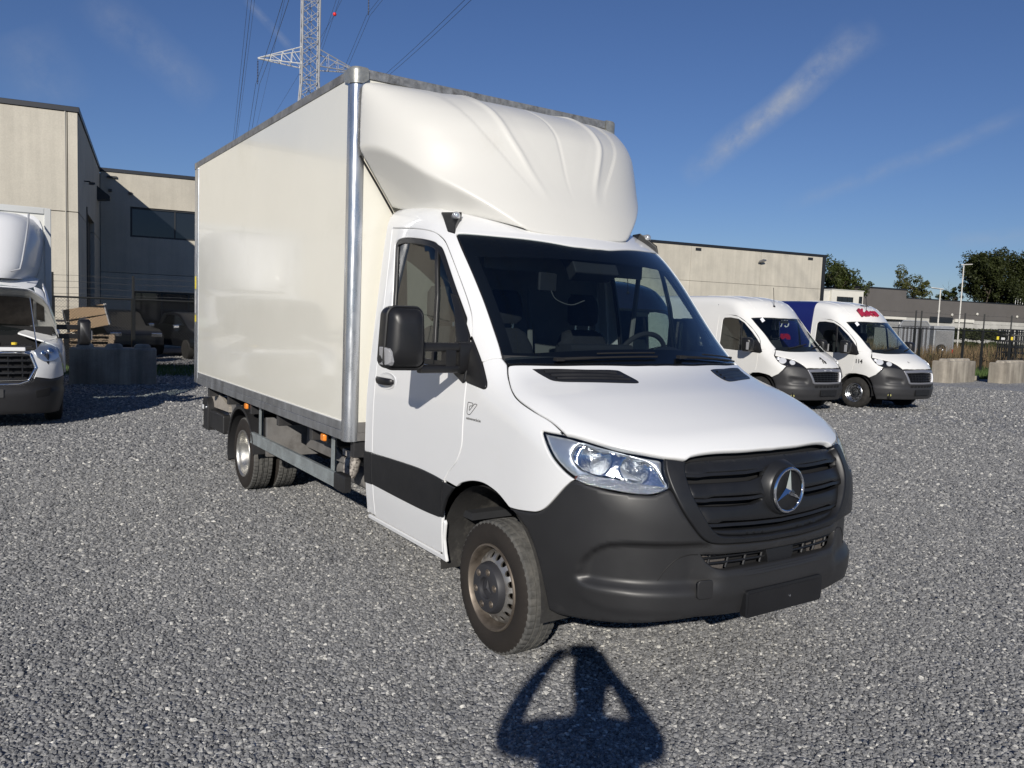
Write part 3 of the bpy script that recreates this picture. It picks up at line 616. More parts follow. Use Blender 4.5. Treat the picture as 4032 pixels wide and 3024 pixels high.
# ---------------------------------------------------------------- bumper
zt_f = pchip([.0, .45, .588, .737, .843, .87, .896, .918, .931, .99], [.79, .791, .792, .792, .782, .769, .74, .686, .618, .60])
zb_f = pchip([.0, .539, .664, .756, .822, .878, .916, .931, .99], [.569, .569, .569, .570, .575, .576, .587, .610, .61])
zs_f = pchip([.0, .541, .667, .786, .859, .917, .99], [.619, .619, .619, .615, .612, .610, .61])
zc_f = pchip([.0, .496, .723, .817, .879, .912, .938, .99], [.489, .489, .489, .489, .502, .530, .574, .60])
def bump_disp(S):
    ay = np.abs(S[:, 1]); z = S[:, 2]; fr = sstep(.45, .7, S[:, 0])
    fade = sstep(.936, .90, ay) * fr; cfade = sstep(.36, .56, ay)
    D_ = .034 * fade * cfade; zt = zt_f(ay); zb = zb_f(ay); zs = zs_f(ay); zc = zc_f(ay)
    inside = sstep(zt + .006, zt - .012, z) * sstep(zb - .004, zs + .004, z)
    d = -D_ * inside
    d += .004 * fade * sstep(zs + .01, zb, z) * sstep(zc - .02, zc + .015, z)
    d -= .07 * fr * np.clip(zc - z, 0, .12)
    # centre: lip under the intake and the step tray
    ctr = sstep(.47, .38, ay) * fr
    d += ctr * (.010 * sstep(.662, .640, z) * sstep(.50, .56, z))
    return d
bo = cv('BUMP') + [tuple(p) for p in catmull(CUR['HLO'][12:6:-1], .012)][1:] + cv('GO', 2, 8)[1:] + ln((1.08, -.1, .766))
bb = ln((1.085, -.02, .45), (1.08, -.2, .452)) + cv('BBOT', rev=True)[1:] + cv('BARCH', 1, None, rev=True)[1:] + ln((.32, -.999, .812))
bl = bo + mir(bo)[::-1] + mir(bb)[::-1] + bb
bl = bo + [(p[0], -p[1], p[2]) for p in bo[::-1]] + [(p[0], -p[1], p[2]) for p in bb[::-1]] + bb
intake = [(1.07, y, z) for y, z in ((-.50, .734), (-.47, .70), (-.43, .676), (-.38, .666), (-.2, .664), (0, .664), (.2, .664), (.38, .666), (.43, .676), (.47, .70), (.50, .734), (.36, .733), (.18, .726), (0, .724), (-.18, .726), (-.36, .733))]
bump = panel('front_bumper', TRUCK, bl, 'front', M_PLAST, truck, holes=[intake], grid=.014, gap=.0022, disp=bump_disp, depth=.03, bev=.005)
# intake grid, sensor block, step tray, plate holder, tow cap
mb = MB()
for z in (.684, .710): mb.tube([(1.045 - .20 * y * y, y, z) for y in np.linspace(-.47, .47, 15)], .006, 6)
for y in np.linspace(-.42, .42, 9): mb.tube([(1.040 - .20 * y * y, y + .015, .735), (1.046 - .20 * y * y, y - .015, .66)], .006, 6)
mb.build('intake_grid', M_PLAST2, bump)
mb = MB(); mb.box(.985, .99, -.44, .44, .60, .74); mb.build('radiator_core', mat('radiator_alu', (.17, .155, .145), .5, metal=.5, var=.2, vscale=40, bump=.5, bscale=220, bdist=.004, stretch=(1, 6, 1)), bump)
mb = MB(); mb.loft([[(1.02, y, .728), (1.066, y, .724), (1.072, y * .96, .69), (1.070, y * .85, .655), (1.02, y * .85, .65)] for y in (-.105, -.10, .085, .09)]); mb.build('sensor_block', M_PLAST2, bump, bevel=.006)
mb = MB(); secs = []
for y in np.linspace(-.37, .37, 17):
    e = abs(y) / .37; x1 = 1.098 - .03 * e ** 3; w = 1 - e ** 6 * .9
    secs.append([(1.02, y, .655), (x1 - .02, y, .652), (x1, y, .640), (x1 + .004, y, .628), (1.02, y, .612)])
mb.loft(secs); step = mb.build('step_tray', M_PLAST, bump, bevel=.003)
mb = MB()
for k in range(4): mb.tube([(1.050 + .014 * k - .03 * (abs(y) / .37) ** 3, y, .6555 - .0008 * k) for y in np.linspace(-.30 + .01 * k, .30 - .01 * k, 13)], .003, 5)
mb.build('step_ribs', M_PLAST, bump)
mb = MB(); pr_ = rrect(.545, .125, .018, 5); mb.prism(pr_, lambda u, v, d: (d, u, .500 + v), 1.075, 1.108); pl_o = mb.build('number_plate_holder', M_PLAST2, bump, bevel=.004)
mb = MB(); pr_ = rrect(.515, .098, .008, 4); mb.prism(pr_, lambda u, v, d: (d, u, .498 + v), 1.108, 1.1095); mb.build('plate_recess', M_BLACK, pl_o)
mb = MB(); mb.lathe([(.006, .0), (.006, .003), (.0, .003)], (1.1095, .03, .497), (1, 0, 0), 10); mb.build('plate_screw', M_SATIN, pl_o)
cap = [(0, p[0], p[1]) for p in rrect(.075, .082, .012, 4, -.487, .592)]
panel('tow_hook_cap', TRUCK, cap, 'fy', M_PLAST, bump, off=.018, gap=0, grid=.02, depth=.012, bev=.003)
mb = MB(); mb.tube([(1.0585, -.478 + .011 * math.cos(a), .588 + .016 * math.sin(a)) for a in np.linspace(math.radians(50), math.radians(310), 13)], .0028, 5); mb.build('tow_cap_mark', M_BLACK, bump)
for s in (-1, 1): # side pads joint line (curved shut line towards the intake)
    q3 = [(y * s, z) for y, z in ((.683, .625), (.653, .673), (.603, .720), (.548, .737), (.505, .738))]
    b = cast2(TRUCK, np.array(q3), 'fy'); nn = TRUCK.grad(b); b = b + nn * (bump_disp(b)[:, None] + .0005); mb = MB(); mb.tube([tuple(p) for p in catmull([tuple(p) for p in b], .01)], .0022, 5); mb.build('bumper_joint', M_SEAL, bump)

# ---------------------------------------------------------------- headlights
for s in (-1, 1):
    mi = s > 0
    hlo = [tuple(p) for p in catmull(CUR['HLO'] + CUR['HLO'][:1], .012)][:-1]
    chr_ = [tuple(p) for p in catmull(CUR['CHR'] + CUR['CHR'][:1], .01)][:-1]
    drl = [tuple(p) for p in catmull(CUR['DRL'] + CUR['DRL'][:1], .01)][:-1]
    hl = panel('headlight', TRUCK, hlo, 'front', M_SEAL, truck, mirror=mi, off=-.10, gap=0, grid=.03, bev=0, depth=.01)
    panel('lamp_lens', TRUCK, hlo, 'front', M_CLEAR, hl, mirror=mi, off=0, gap=.004, grid=.025, depth=.004, bev=.002)
    panel('lamp_housing', TRUCK, hlo, 'front', M_LAMPHOUS, hl, mirror=mi, off=-.022, gap=.006, grid=.018, depth=.05, bev=.004, holes=[chr_], disp=lambda S: -.010 * sstep(.60, .72, S[:, 0]))
    # two bowls behind the clear part
    c1 = np.array((.715, -.86, 1.135)); c2 = np.array((.845, -.735, 1.105))
    def bowls(S):
        S = S * np.array([1, -1, 1]) if S[:, 1].mean() > 0 else S
        d1 = np.linalg.norm(S - c1, axis=1); d2 = np.linalg.norm(S - c2, axis=1)
        return -.030 - .055 * np.clip(1 - (d1 / .085) ** 2, 0, 1) - .050 * np.clip(1 - (d2 / .072) ** 2, 0, 1)
    panel('lamp_reflector', TRUCK, chr_, 'front', M_LAMPREF, hl, mirror=mi, off=0, gap=0, grid=.008, depth=.09, bev=0, disp=bowls, ds=.008)
    panel('daytime_lamp', TRUCK, drl, 'front', mat('crystal_reflector', (.82, .83, .86), .12, metal=.9, bump=1.0, bscale=140, bdist=.012), hl, mirror=mi, off=-.014, gap=0, grid=.012, depth=.02, bev=.002)
    for c_, r_ in ((c1, .020), (c2, .018)):
        mb = MB(); n_ = Vector((.72, -.62, .12)).normalized(); p = Vector(c_) - n_ * .050
        mb.lathe([(.004, .0), (r_ * .5, .002), (r_ * .5, .03), (r_ * .38, .042), (.0, .047)], p, n_, 14)
        if mi: mb.v = [(x, -y, z) for x, y, z in mb.v]
        mb.build('bulb_shield', M_SATIN, hl)
    mb = MB(); fin = [(.800, -.800, 1.125), (.845, -.775, 1.085), (.885, -.735, 1.062), (.870, -.742, 1.055), (.83, -.78, 1.062), (.795, -.808, 1.095)]
    nn_ = Vector((.75, -.65, .1)).normalized(); mb.add([tuple(Vector(p) - nn_ * .016) for p in fin] + [tuple(Vector(p) - nn_ * .05) for p in fin], [(0, 1, 2, 3, 4, 5)] + [(i, (i + 1) % 6, 6 + (i + 1) % 6, 6 + i) for i in range(6)])
    if mi: mb.v = [(x, -y, z) for x, y, z in mb.v]
    mb.build('lamp_fin', M_LAMPHOUS, hl)
    mb = MB(); p = Vector((.678, -.935, 1.046)); n_ = Vector((.5, -.85, 0)).normalized(); mb.lathe([(.0, -.016), (.007, -.018), (.009, -.026)], p, n_, 12)
    if mi: mb.v = [(x, -y, z) for x, y, z in mb.v]
    mb.build('indicator_bulb', mat('dark_amber', (.12, .02, .01), .3), hl)
# ---------------------------------------------------------------- exterior mirrors on long arms
def mirror_unit(s):
    root = empty('wing_mirror', parent=truck)
    F = (lambda P: [(x, -y, z) for x, y, z in P]) if s > 0 else (lambda P: P)
    def bld(mb, *a, **k): mb.v = F(mb.v); return mb.build(*a, **k)
    # head: shell bulging forward, flat glass behind
    secs = []
    for x, sc, dz in ((-.315, .97, 0), (-.300, 1.0, 0), (-.27, 1.0, 0), (-.235, .97, .002), (-.205, .88, .004), (-.185, .72, .006), (-.176, .45, .006)):
        pts = []
        for u, v in rrect(.195 * sc, .315 * sc, .045 * sc, 6):
            taper = 1 - .10 * (v / .16) if True else 1
            pts.append((x + .02 * (u / .11), -1.333 + u * taper + (.022 * (-v / .16) * -1 if False else 0) - .012 * (v < 0) * 0, 1.618 + dz + v))
        secs.append(pts)
    mb = MB(); mb.loft(secs, caps=True); head = bld(mb, 'mirror_housing', M_BLACK, root, sharp=50)
    # raised edge frame on the front face
    mb = MB(); mb.tube([(-.232 + .02 * (u / .11), -1.333 + u * (1 - .10 * v / .16), 1.618 + v) for u, v in rrect(.192, .312, .045, 6)], .007, 6, closed=True); bld(mb, 'housing_rim', M_BLACK, root)
    mb = MB(); mb.add([(-.317, -1.333 + u, 1.62 + v) for u, v in rrect(.165, .27, .04, 5)], [tuple(range(24))]); bld(mb, 'mirror_glass', M_CHROME, root)
    # indicator at the lower outer corner
    secs = []
    for x, k in ((-.305, 1.), (-.25, 1.), (-.215, .85), (-.20, .5)):
        secs.append([(x, -1.420 + .018 * (1 - k) + a * k * .8, 1.525 + b * k * .95) for a, b in ((-.022, .048), (.004, .052), (.014, .01), (.03, -.05), (.012, -.056), (-.018, -.045))])
    mb = MB(); mb.loft(secs); bld(mb, 'mirror_indicator', mat('clear_indicator', (.30, .30, .31), .15, coat=.8, bump=.6, bscale=120, bdist=.004), root, bevel=.004)
    # arms
    mb = MB()
    mb.loft([[(-.245 + a, y, 1.575 + b) for a, b in rrect(.055, .045, .015, 3)] for y in (-1.24, -1.2, -1.04, -1.03, -.955)]); bld(mb, 'mirror_arm', M_BLACK, root)
    mb = MB(); mb.loft([[(-.245 + a, y, 1.462 + b) for a, b in rrect(.055, .042, .014, 3)] for y in (-1.24, -1.2, -1.04, -.955)]); bld(mb, 'mirror_arm', M_BLACK, root)
    mb = MB(); mb.loft([[(-.245 + a, y, 1.518 + b) for a, b in rrect(.05, .13, .015, 3)] for y in (-1.10, -1.095, -1.045, -1.04)]); mb.loft([[(-.25 + a, y, 1.52 + b) for a, b in rrect(.075, .17, .025, 3)] for y in (-1.02, -1.015, -.96, -.94)]); bld(mb, 'arm_joint', M_BLACK, root)
    return root
mirror_unit(-1); mu = mirror_unit(1)   # the far one is folded back along the door
mu.matrix_local = Matrix.Translation((-.245, .955, 0)) @ Matrix.Rotation(math.radians(78), 4, 'Z') @ Matrix.Translation((.245, -.955, 0))

# ---------------------------------------------------------------- roof marker lamps
for s in (-1, 1):
    mb = MB(); P = [(-.93, -.745, 2.325), (-.86, -.79, 2.31), (-.74, -.835, 2.23), (-.69, -.80, 2.205), (-.72, -.775, 2.235), (-.80, -.70, 2.315)]
    b = cast2(TRUCK, to2(P, 'round'), 'round'); nn = TRUCK.grad(b); top = b + nn * np.array([.012, .02, .008, .004, .03, .045])[:, None]
    mb.add([tuple(p) for p in b - nn * .005] + [tuple(p) for p in top], [(6, 7, 8, 9, 10, 11)] + [(i, (i + 1) % 6, 6 + (i + 1) % 6, 6 + i) for i in range(6)])
    if s > 0: mb.v = [(x, -y, z) for x, y, z in mb.v]
    mk = mb.build('marker_lamp', M_BLACK, truck, bevel=.006)
    mb = MB(); ax_ = Vector((.88, -.30, .1)).normalized(); c_ = Vector((-.775, -.755, 2.322)); mb.lathe([(.0, .038), (.013, .036), (.021, .028), (.024, .018), (.024, -.02)], c_, ax_, 18)
    if s > 0: mb.v = [(x, -y, z) for x, y, z in mb.v]
    mb.build('marker_lens', mat('clear_marker', (.55, .56, .57), .1, metal=.6, coat=1., bump=.5, bscale=150, bdist=.004), mk)

# ---------------------------------------------------------------- dealer sticker on the fender
def side_pt(x, z, off=.0015): return (x, -(float(TRUCK.b(z)) + off), z)
lg = CUR['LOGO']; mb = MB()
for loop in ([0, 1, 2, 3, 4, 5, 6, 7, 8, 9, 10],):
    P = [side_pt(lg[i][0], lg[i][2]) for i in loop]; P2 = []
    for i in range(len(P)):
        a, b, c_ = Vector(P[i - 1]), Vector(P[i]), Vector(P[(i + 1) % len(P)]); r_ = .006
        P2 += [tuple(b + (a - b).normalized() * r_), tuple(b + ((a - b).normalized() + (c_ - b).normalized()) * r_ * .3), tuple(b + (c_ - b).normalized() * r_)]
    mb.tube(P2, .0016, 4, closed=True)
stk = mb.build('dealer_sticker', M_INK, truck)
x0, z0 = lg[11][0], lg[11][2] - .004; x1 = lg[12][0]
text_mesh('sticker_text', 'autovereecke.be', .0215, M_INK, stk, frameM((x0, -(float(TRUCK.b(z0)) + .0012), z0), (1, 0, 0), (0, .02, 1)), depth=.0004)

# ---------------------------------------------------------------- roof deflector
yr_f = pchip([2.2, 2.46, 2.7, 2.92, 3.09, 3.25], [.15, .19, .29, .385, .41, .44]); yc_f = pchip([2.2, 2.51, 2.69, 2.9, 3.14, 3.25], [.20, .28, .40, .55, .66, .70])
def rib(S):
    ay = np.abs(S[:, 1]); z = S[:, 2]; amp = sstep(2.42, 2.80, z) * sstep(3.235, 3.17, z); yr = yr_f(z); yc = yc_f(z)
    ridge = np.exp(-((ay - yr) / .022) ** 2) * .011
    valley = -.004 * sstep(yr - .02, yr - .14, ay) - .005 * sstep(yr + .02, yc - .02, ay) * sstep(yc + .006, yc - .006, ay) - .004 * np.exp(-(ay / .010) ** 2) - .003 * np.exp(-((ay - yc) / .009) ** 2)
    return amp * (ridge + valley)
old_ax = AX; AX = -1.5
def rz_in(th): return 1.
def spo_outline():
    P = []
    # lower edge, from the rear right corner along the cab roof to the lip and back
    lower = [(-1.50, -.83, 2.43), (-1.35, -.80, 2.402), (-1.11, -.745, 2.378), (-.867, -.645, 2.350), (-.69, -.51, 2.305), (-.56, -.365, 2.258), (-.52, -.27, 2.246), (-.502, -.126, 2.238), (-.50, 0, 2.236)]
    lo = [tuple(p) for p in catmull(lower, .03)]
    up = [(-1.50, -1.06, 2.80), (-1.50, -1.055, 2.95), (-1.50, -1.03, 3.10), (-1.50, -.98, 3.185), (-1.47, -.90, 3.205), (-1.42, -.6, 3.214), (-1.40, 0, 3.217)]
    u = [tuple(p) for p in catmull(up, .03)]
    return lo + mir(lo)[::-1][1:] + mir(u) + u[::-1][1:]
spo = panel('roof_deflector', SPOIL, spo_outline(), 'front', M_FIBRE, truck, grid=.0135, gap=0, bev=.004, depth=.02, disp=rib, ds=.011)
AX = old_ax
mb = MB()   # black edge strip where the deflector side meets the cargo box
mb.tube([(-1.535, -1.045, 2.74), (-1.53, -.925, 2.57), (-1.525, -.81, 2.40)], .007, 5); mb.build('deflector_seal', M_SEAL, spo)
mb = MB(); mb.tube([(-1.535, 1.045, 2.74), (-1.53, .925, 2.57), (-1.525, .81, 2.40)], .007, 5); mb.build('deflector_seal', M_SEAL, spo)

# ---------------------------------------------------------------- cargo box
BX0, BX1, BW, BZ0, BZ1 = -6.006, -1.548, 1.092, .8805, 3.293
box = empty('cargo_box', parent=truck)
for s in (-1, 1):
    mb = MB(); y0, y1 = sorted((s * (BW - .006), s * (BW - .05))); mb.box(BX0 + .06, BX1 - .06, y0, y1, BZ0 + .10, BZ1 - .05); mb.build('side_panel', M_CREAM, box)
    # top and bottom rails
    mb = MB(); y0, y1 = sorted((s * BW, s * (BW - .07))); mb.box(BX0 + .03, BX1 - .10, y0, y1, BZ1 - .062, BZ1 - .002); mb.build('top_rail', M_ALUD, box, bevel=.006)
    mb = MB(); mb.box(BX0 + .16, BX1 - .085, *sorted((s * BW, s * (BW - .05))), BZ0, BZ0 + .062); mb.box(BX0 + .16, BX1 - .085, *sorted((s * (BW - .003), s * (BW - .05))), BZ0 + .0625, BZ0 + .124); mb.build('bottom_rail', M_ALU, box, bevel=.004)
    mb = MB(); mb.box(BX0 + .16, BX1 - .09, *sorted((s * (BW + .001), s * (BW - .02))), BZ0 + .124, BZ0 + .131); mb.build('panel_edge_strip', M_WHITE, box)
    # front corner post with rounded nose
    poly = [(BX1 - .092, -BW + .05), (BX1 - .092, -BW - .001), (BX1 - .055, -BW - .004)]
    for k in range(9):
        a = math.radians(-90 + 90 * k / 8); poly.append((BX1 - .045 + .046 * math.cos(a), -BW + .042 + .046 * math.sin(a)))
    poly += [(BX1 + .003, -BW + .055), (BX1 + .001, -BW + .076), (BX1 - .04, -BW + .076)]
    mb = MB(); mb.prism([(x, y * -s) for x, y in poly], lambda u, v, d: (u, v, d), BZ0 - .002, BZ1 - .088); mb.build('front_post', M_ALUL, box, sharp=25)
    # cast corner
    poly = [(BX1 - .145, -BW + .06), (BX1 - .145, -BW - .010), (BX1 - .055, -BW - .012)]
    for k in range(9):
        a = math.radians(-90 + 90 * k / 8); poly.append((BX1 - .040 + .052 * math.cos(a), -BW + .040 + .052 * math.sin(a)))
    poly += [(BX1 + .012, -BW + .06), (BX1 + .010, -BW + .100), (BX1 - .06, -BW + .100)]
    mb = MB(); sx = [(x, y * -s) for x, y in poly]; cxm = BX1 - .05; cym = -s * (-1) * -(BW - .05) if False else s * (BW - .05)
    secs = [[(x, y, BZ1 - .098 + (.030 if (x < BX1 - .10 or abs(y) < BW - .065) else 0)) for x, y in sx], [(x, y, BZ1 - .02) for x, y in sx], [(cxm + (x - cxm) * .97, cym + (y - cym) * .97, BZ1 - .004) for x, y in sx], [(cxm + (x - cxm) * .85, cym + (y - cym) * .85, BZ1 + .006) for x, y in sx]]
    mb.loft(secs); mb.build('corner_casting', mat('cast_alloy_corner', (.36, .36, .33), .42, metal=.6, var=.2, vscale=25, rvar=.12, bump=.25, bscale=140, bdist=.002), box, sharp=40)
    # rear post and hinges
    mb = MB(); mb.box(BX0, BX0 + .158, *sorted((s * (BW + .002), s * (BW - .06))), BZ0 + .003, BZ1 - .07); mb.build('rear_post', M_ALUL, box, bevel=.012)
    mb = MB(); mb.box(BX0 - .004, BX0 + .045, *sorted((s * (BW + .005), s * (BW - .06))), BZ1 - .075, BZ1 - .004); mb.build('rear_corner', M_ALUD, box, bevel=.006)
    mb = MB(); mb.box(BX0 + .035, BX0 + .085, *sorted((s * (BW + .0045), s * (BW + .001))), 1.92, 2.06); mb.build('yellow_label', mat('yellow_label', (.75, .60, .04), .5, var=.3, vscale=60, stretch=(1, 1, 1)), box)
    mb = MB(); mb.box(BX0 + .04, BX0 + .08, *sorted((s * (BW + .0045), s * (BW + .001))), 1.66, 1.90); mb.build('white_label', mat('grey_label', (.45, .45, .44), .5, var=.4, vscale=90, stretch=(1, 1, .3)), box)
    mb = MB(); mb.box(BX0 + .04, BX0 + .085, *sorted((s * (BW + .0045), s * (BW + .001))), 1.56, 1.635); mb.build('yellow_label', MATS['yellow_label'], box)
mb = MB(); mb.box(BX1 - .045, BX1 - .008, -BW + .05, BW - .05, BZ0 + .126, BZ1 - .05); mb.build('front_panel', M_CREAM, box)
mb = MB(); mb.box(BX1 - .06, BX1 + .002, -BW + .102, BW - .102, BZ1 - .062, BZ1 - .002); mb.build('front_top_rail', mat('weathered_front_rail', (.24, .245, .25), .5, metal=.45, var=.35, vscale=22, rvar=.15, bump=.2, bscale=130, bdist=.002, dirt=(.12, .115, .11), dscale=16, dlo=.5, dhi=.7), box, bevel=.005)
mb = MB(); mb.box(BX1 - .05, BX1 + .001, -BW + .077, BW - .077, BZ0, BZ0 + .055); mb.box(BX1 - .05, BX1 - .002, -BW + .077, BW - .077, BZ0 + .0552, BZ0 + .125); mb.build('front_bottom_rail', M_CHASG, box, bevel=.003)
mb = MB(); mb.box(BX0 + .03, BX1 - .03, -BW + .03, BW - .03, BZ1 - .03, BZ1 - .006); mb.build('roof_skin', M_CREAM, box)
mb = MB(); mb.box(BX0 + .02, BX1 - .06, -BW + .05, BW - .05, BZ0 + .02, BZ0 + .09); mb.build('floor', M_CHASSIS, box)
mb = MB(); mb.box(BX0 + .01, BX0 + .05, -BW + .06, BW - .06, BZ0 + .01, BZ1 - .06); mb.build('rear_doors', M_CREAM, box, bevel=.005)
mb = MB(); mb.box(BX0 - .12, BX0 - .075, -.88, .88, .60, .76); mb.build('tail_lift_platform', mat('tail_lift_beige', (.34, .31, .27), .6, var=.12, vscale=6, dirt=(.22, .2, .18), dscale=8), box, bevel=.006)
mb = MB(); mb.prism([(-5.95, .88), (-5.15, .70), (-5.15, .64), (-5.98, .62), (-5.98, .88)], lambda u, v, d: (u, d, v), -.93, -.90); mb.build('tail_lift_arm', MATS['tail_lift_beige'], box)

# ---------------------------------------------------------------- chassis below the box
ch = MB()
for s in (-1, 1): ch.box(-5.9, -1.2, *sorted((s * .40, s * .47)), .56, .76)
for x in (-1.6, -2.4, -3.2, -4.0, -4.8, -5.6): ch.box(x - .04, x + .04, -.405, .405, .60, .74); ch.box(x - .03, x + .03, -1.03, 1.03, .765, .878)
ch.build('chassis_frame', M_CHASSIS, truck, bevel=.004)
mb = MB(); mb.box(-1.32, .86, -.49, .49, .40, .64); mb.box(-1.40, -.50, -.92, .92, .42, .62); mb.box(.50, .86, -.49, .49, .64, 1.04); mb.build('underbody_fill', M_MATTE, truck)  # plain black boxes for floor and engine, added to block light under the cab
mb = MB(); mb.box(-3.35, -1.62, .52, .98, .42, .74); mb.build('fuel_tank', M_CHASSIS, truck, bevel=.04)
mb = MB(); mb.prism([(-3.62, .50), (-2.72, .50), (-2.78, .56), (-3.42, .765), (-3.60, .765)], lambda u, v, d: (u, d, v), -.63, -.61); mb.build('inner_splash_panel', M_CHASG, truck)
mb = MB(); mb.box(-3.70, -3.655, -.98, -.50, .42, .77); mb.build('splash_board', M_CHASG, truck, bevel=.004)
mb = MB(); mb.tube([(-1.2, -.28, .40), (-2.4, -.30, .40), (-3.2, -.32, .42), (-3.9, -.2, .5)], .045, 10); mb.tube([(-2.9, -.55, .42), (-2.35, -.55, .42)], .075, 12); mb.build('exhaust_pipe', M_CHASG, truck)
mb = MB(); mb.lathe([(.0, -.09), (.045, -.085), (.06, -.03), (.065, .05), (.04, .075), (.0, .08)], (-2.30, -.74, .56), (0, .2, 1), 14); mb.cbox((-2.33, -.70, .66), (.16, .14, .05)); mb.build('valve_canister', mat('pitted_casting', (.42, .39, .36), .6, var=.35, vscale=40, dirt=(.10, .09, .085), dscale=30, dlo=.5, dhi=.6), truck)
mb = MB(); mb.box(-2.95, -2.40, -.82, -.55, .70, .755); mb.build('cable_tray', M_CHASSIS, truck)
for x in (-4.324,):
    mb = MB(); mb.tube([(x, -.56, .345), (x, -.3, .345), (x, -.18, .345), (x, .18, .345), (x, .3, .345), (x, .56, .345)], [.05, .05, .11, .11, .05, .05], 12); mb.build('rear_axle', M_CHASSIS, truck)
    for s in (-1, 1):
        mb = MB(); mb.tube([(x + .75, s * .5, .62), (x + .35, s * .5, .46), (x, s * .5, .42), (x - .35, s * .5, .46), (x - .75, s * .5, .64)], .035, 6); mb.build('leaf_spring', M_CHASSIS, truck)
# side guards, brackets, lamps, mudguards on both sides
for s in (-1, 1):
    sg = empty('side_guard', parent=truck); Y = lambda a, b: sorted((s * a, s * b))
    mb = MB(); mb.box(-3.985, -1.86, *Y(1.03, 1.004), .503, .606); mb.box(-3.985, -1.86, *Y(1.034, 1.0295), .583, .606); mb.box(-3.985, -1.86, *Y(1.034, 1.0295), .503, .516); mb.box(-3.985, -1.86, *Y(1.033, 1.0295), .535, .540); mb.build('guard_rail', M_GALV, sg, bevel=.002)
    mb = MB(); mb.loft([[(x, s * (1.006 + a), .553 + b) for a, b in rrect(w, h, .012, 3)] for x, w, h in ((-1.90, .062, .118), (-1.80, .066, .122), (-1.735, .062, .120), (-1.715, .045, .105))]); mb.build('rail_end_cap', M_PLAST, sg)
    for x in (-3.79, -2.015):
        mb = MB(); mb.box(x - .035, x + .030, *Y(1.003, .998), .50, .875); mb.box(x - .035, x - .030, *Y(1.003, .96), .50, .875); mb.build('guard_bracket', M_GALV, sg, bevel=.001)
    for x in (-4.075, -2.085):
        mb = MB(); mb.cbox((x, s * 1.032, .832), (.085, .012, .075)); o = mb.build('lamp_bracket', M_BLACK, sg, bevel=.003)
        mb = MB(); mb.loft([[(x + a, s * y, .832 + b) for a, b in rrect(.066 * k, .056 * k, .014 * k, 4)] for y, k in ((1.036, 1.), (1.052, .97), (1.060, .8))]); mb.build('side_marker', M_AMBER, sg)
    # mudguard over the twin wheels
    mb = MB(); arc = [(-4.324 + .455 * math.cos(a), .345 + .455 * math.sin(a)) for a in np.radians(np.linspace(8, 196, 27))]
    inner = [(-4.324 + .440 * math.cos(a), .345 + .440 * math.sin(a)) for a in np.radians(np.linspace(8, 196, 27))]
    mb.loft([[(x, s * 1.03, z), (x2, s * 1.03, z2), (x2, s * .55, z2), (x, s * .55, z)] for (x, z), (x2, z2) in zip(arc, inner)]); mb.loft([[(x, s * 1.036, z + .004), (x2, s * 1.036, z2 - .012), (x2, s * 1.024, z2 - .012), (x, s * 1.024, z + .004)] for (x, z), (x2, z2) in zip(arc, inner)]); mb.build('mudguard', M_PLAST, truck, sharp=30)
    mb = MB(); mb.box(-4.79, -4.775, *Y(1.03, .62), .20, .50); mb.build('mud_flap', mat('dusty_rubber_flap', (.11, .10, .09), .9, var=.2, vscale=8), truck)
    # rear lamp carrier and bump stop
    rb = empty('rear_lamp_carrier', parent=truck)
    mb = MB(); mb.box(-5.99, -5.20, *Y(.98, .70), .40, .60); mb.build('carrier_body', M_PLAST, rb, bevel=.02)
    mb = MB(); pro = [(-6.02 + .13 + .13 * math.cos(a), .60 + .13 * math.sin(a)) for a in np.radians(np.linspace(0, 180, 11))] + [(-6.02, .37), (-5.76, .37)]; mb.prism(pro, lambda u, v, d: (u, d, v), *Y(1.0, .76)); mb.build('lamp_box', M_PLAST, rb, bevel=.012)
    mb = MB(); mb.box(-6.0215, -6.02, *Y(.985, .90), .58, .63); mb.build('white_reflector', mat('white_reflector', (.85, .86, .86), .2), rb)
    mb = MB(); mb.box(-6.0, -5.965, *Y(1.0025, 1.0005), .40, .56); mb.build('sticker', mat('mottled_sticker', (.6, .6, .58), .5, dirt=(.05, .05, .05), dscale=45, dlo=.5, dhi=.55), rb)
    mb = MB(); mb.box(-6.01, -5.94, *Y(1.0025, 1.0005), .585, .635); mb.build('white_marker', MATS['white_reflector'], rb)
    mb = MB(); mb.lathe([(.0, .014), (.016, .012), (.02, .0)], (-5.82, s * 1.0, .62), (0, s, 0), 14); mb.build('bolt', M_SATIN, rb)
    mb = MB(); mb.box(-5.25, -4.80, *Y(.90, .86), .55, .84); mb.build('lamp_bracket', M_CHASG, rb)

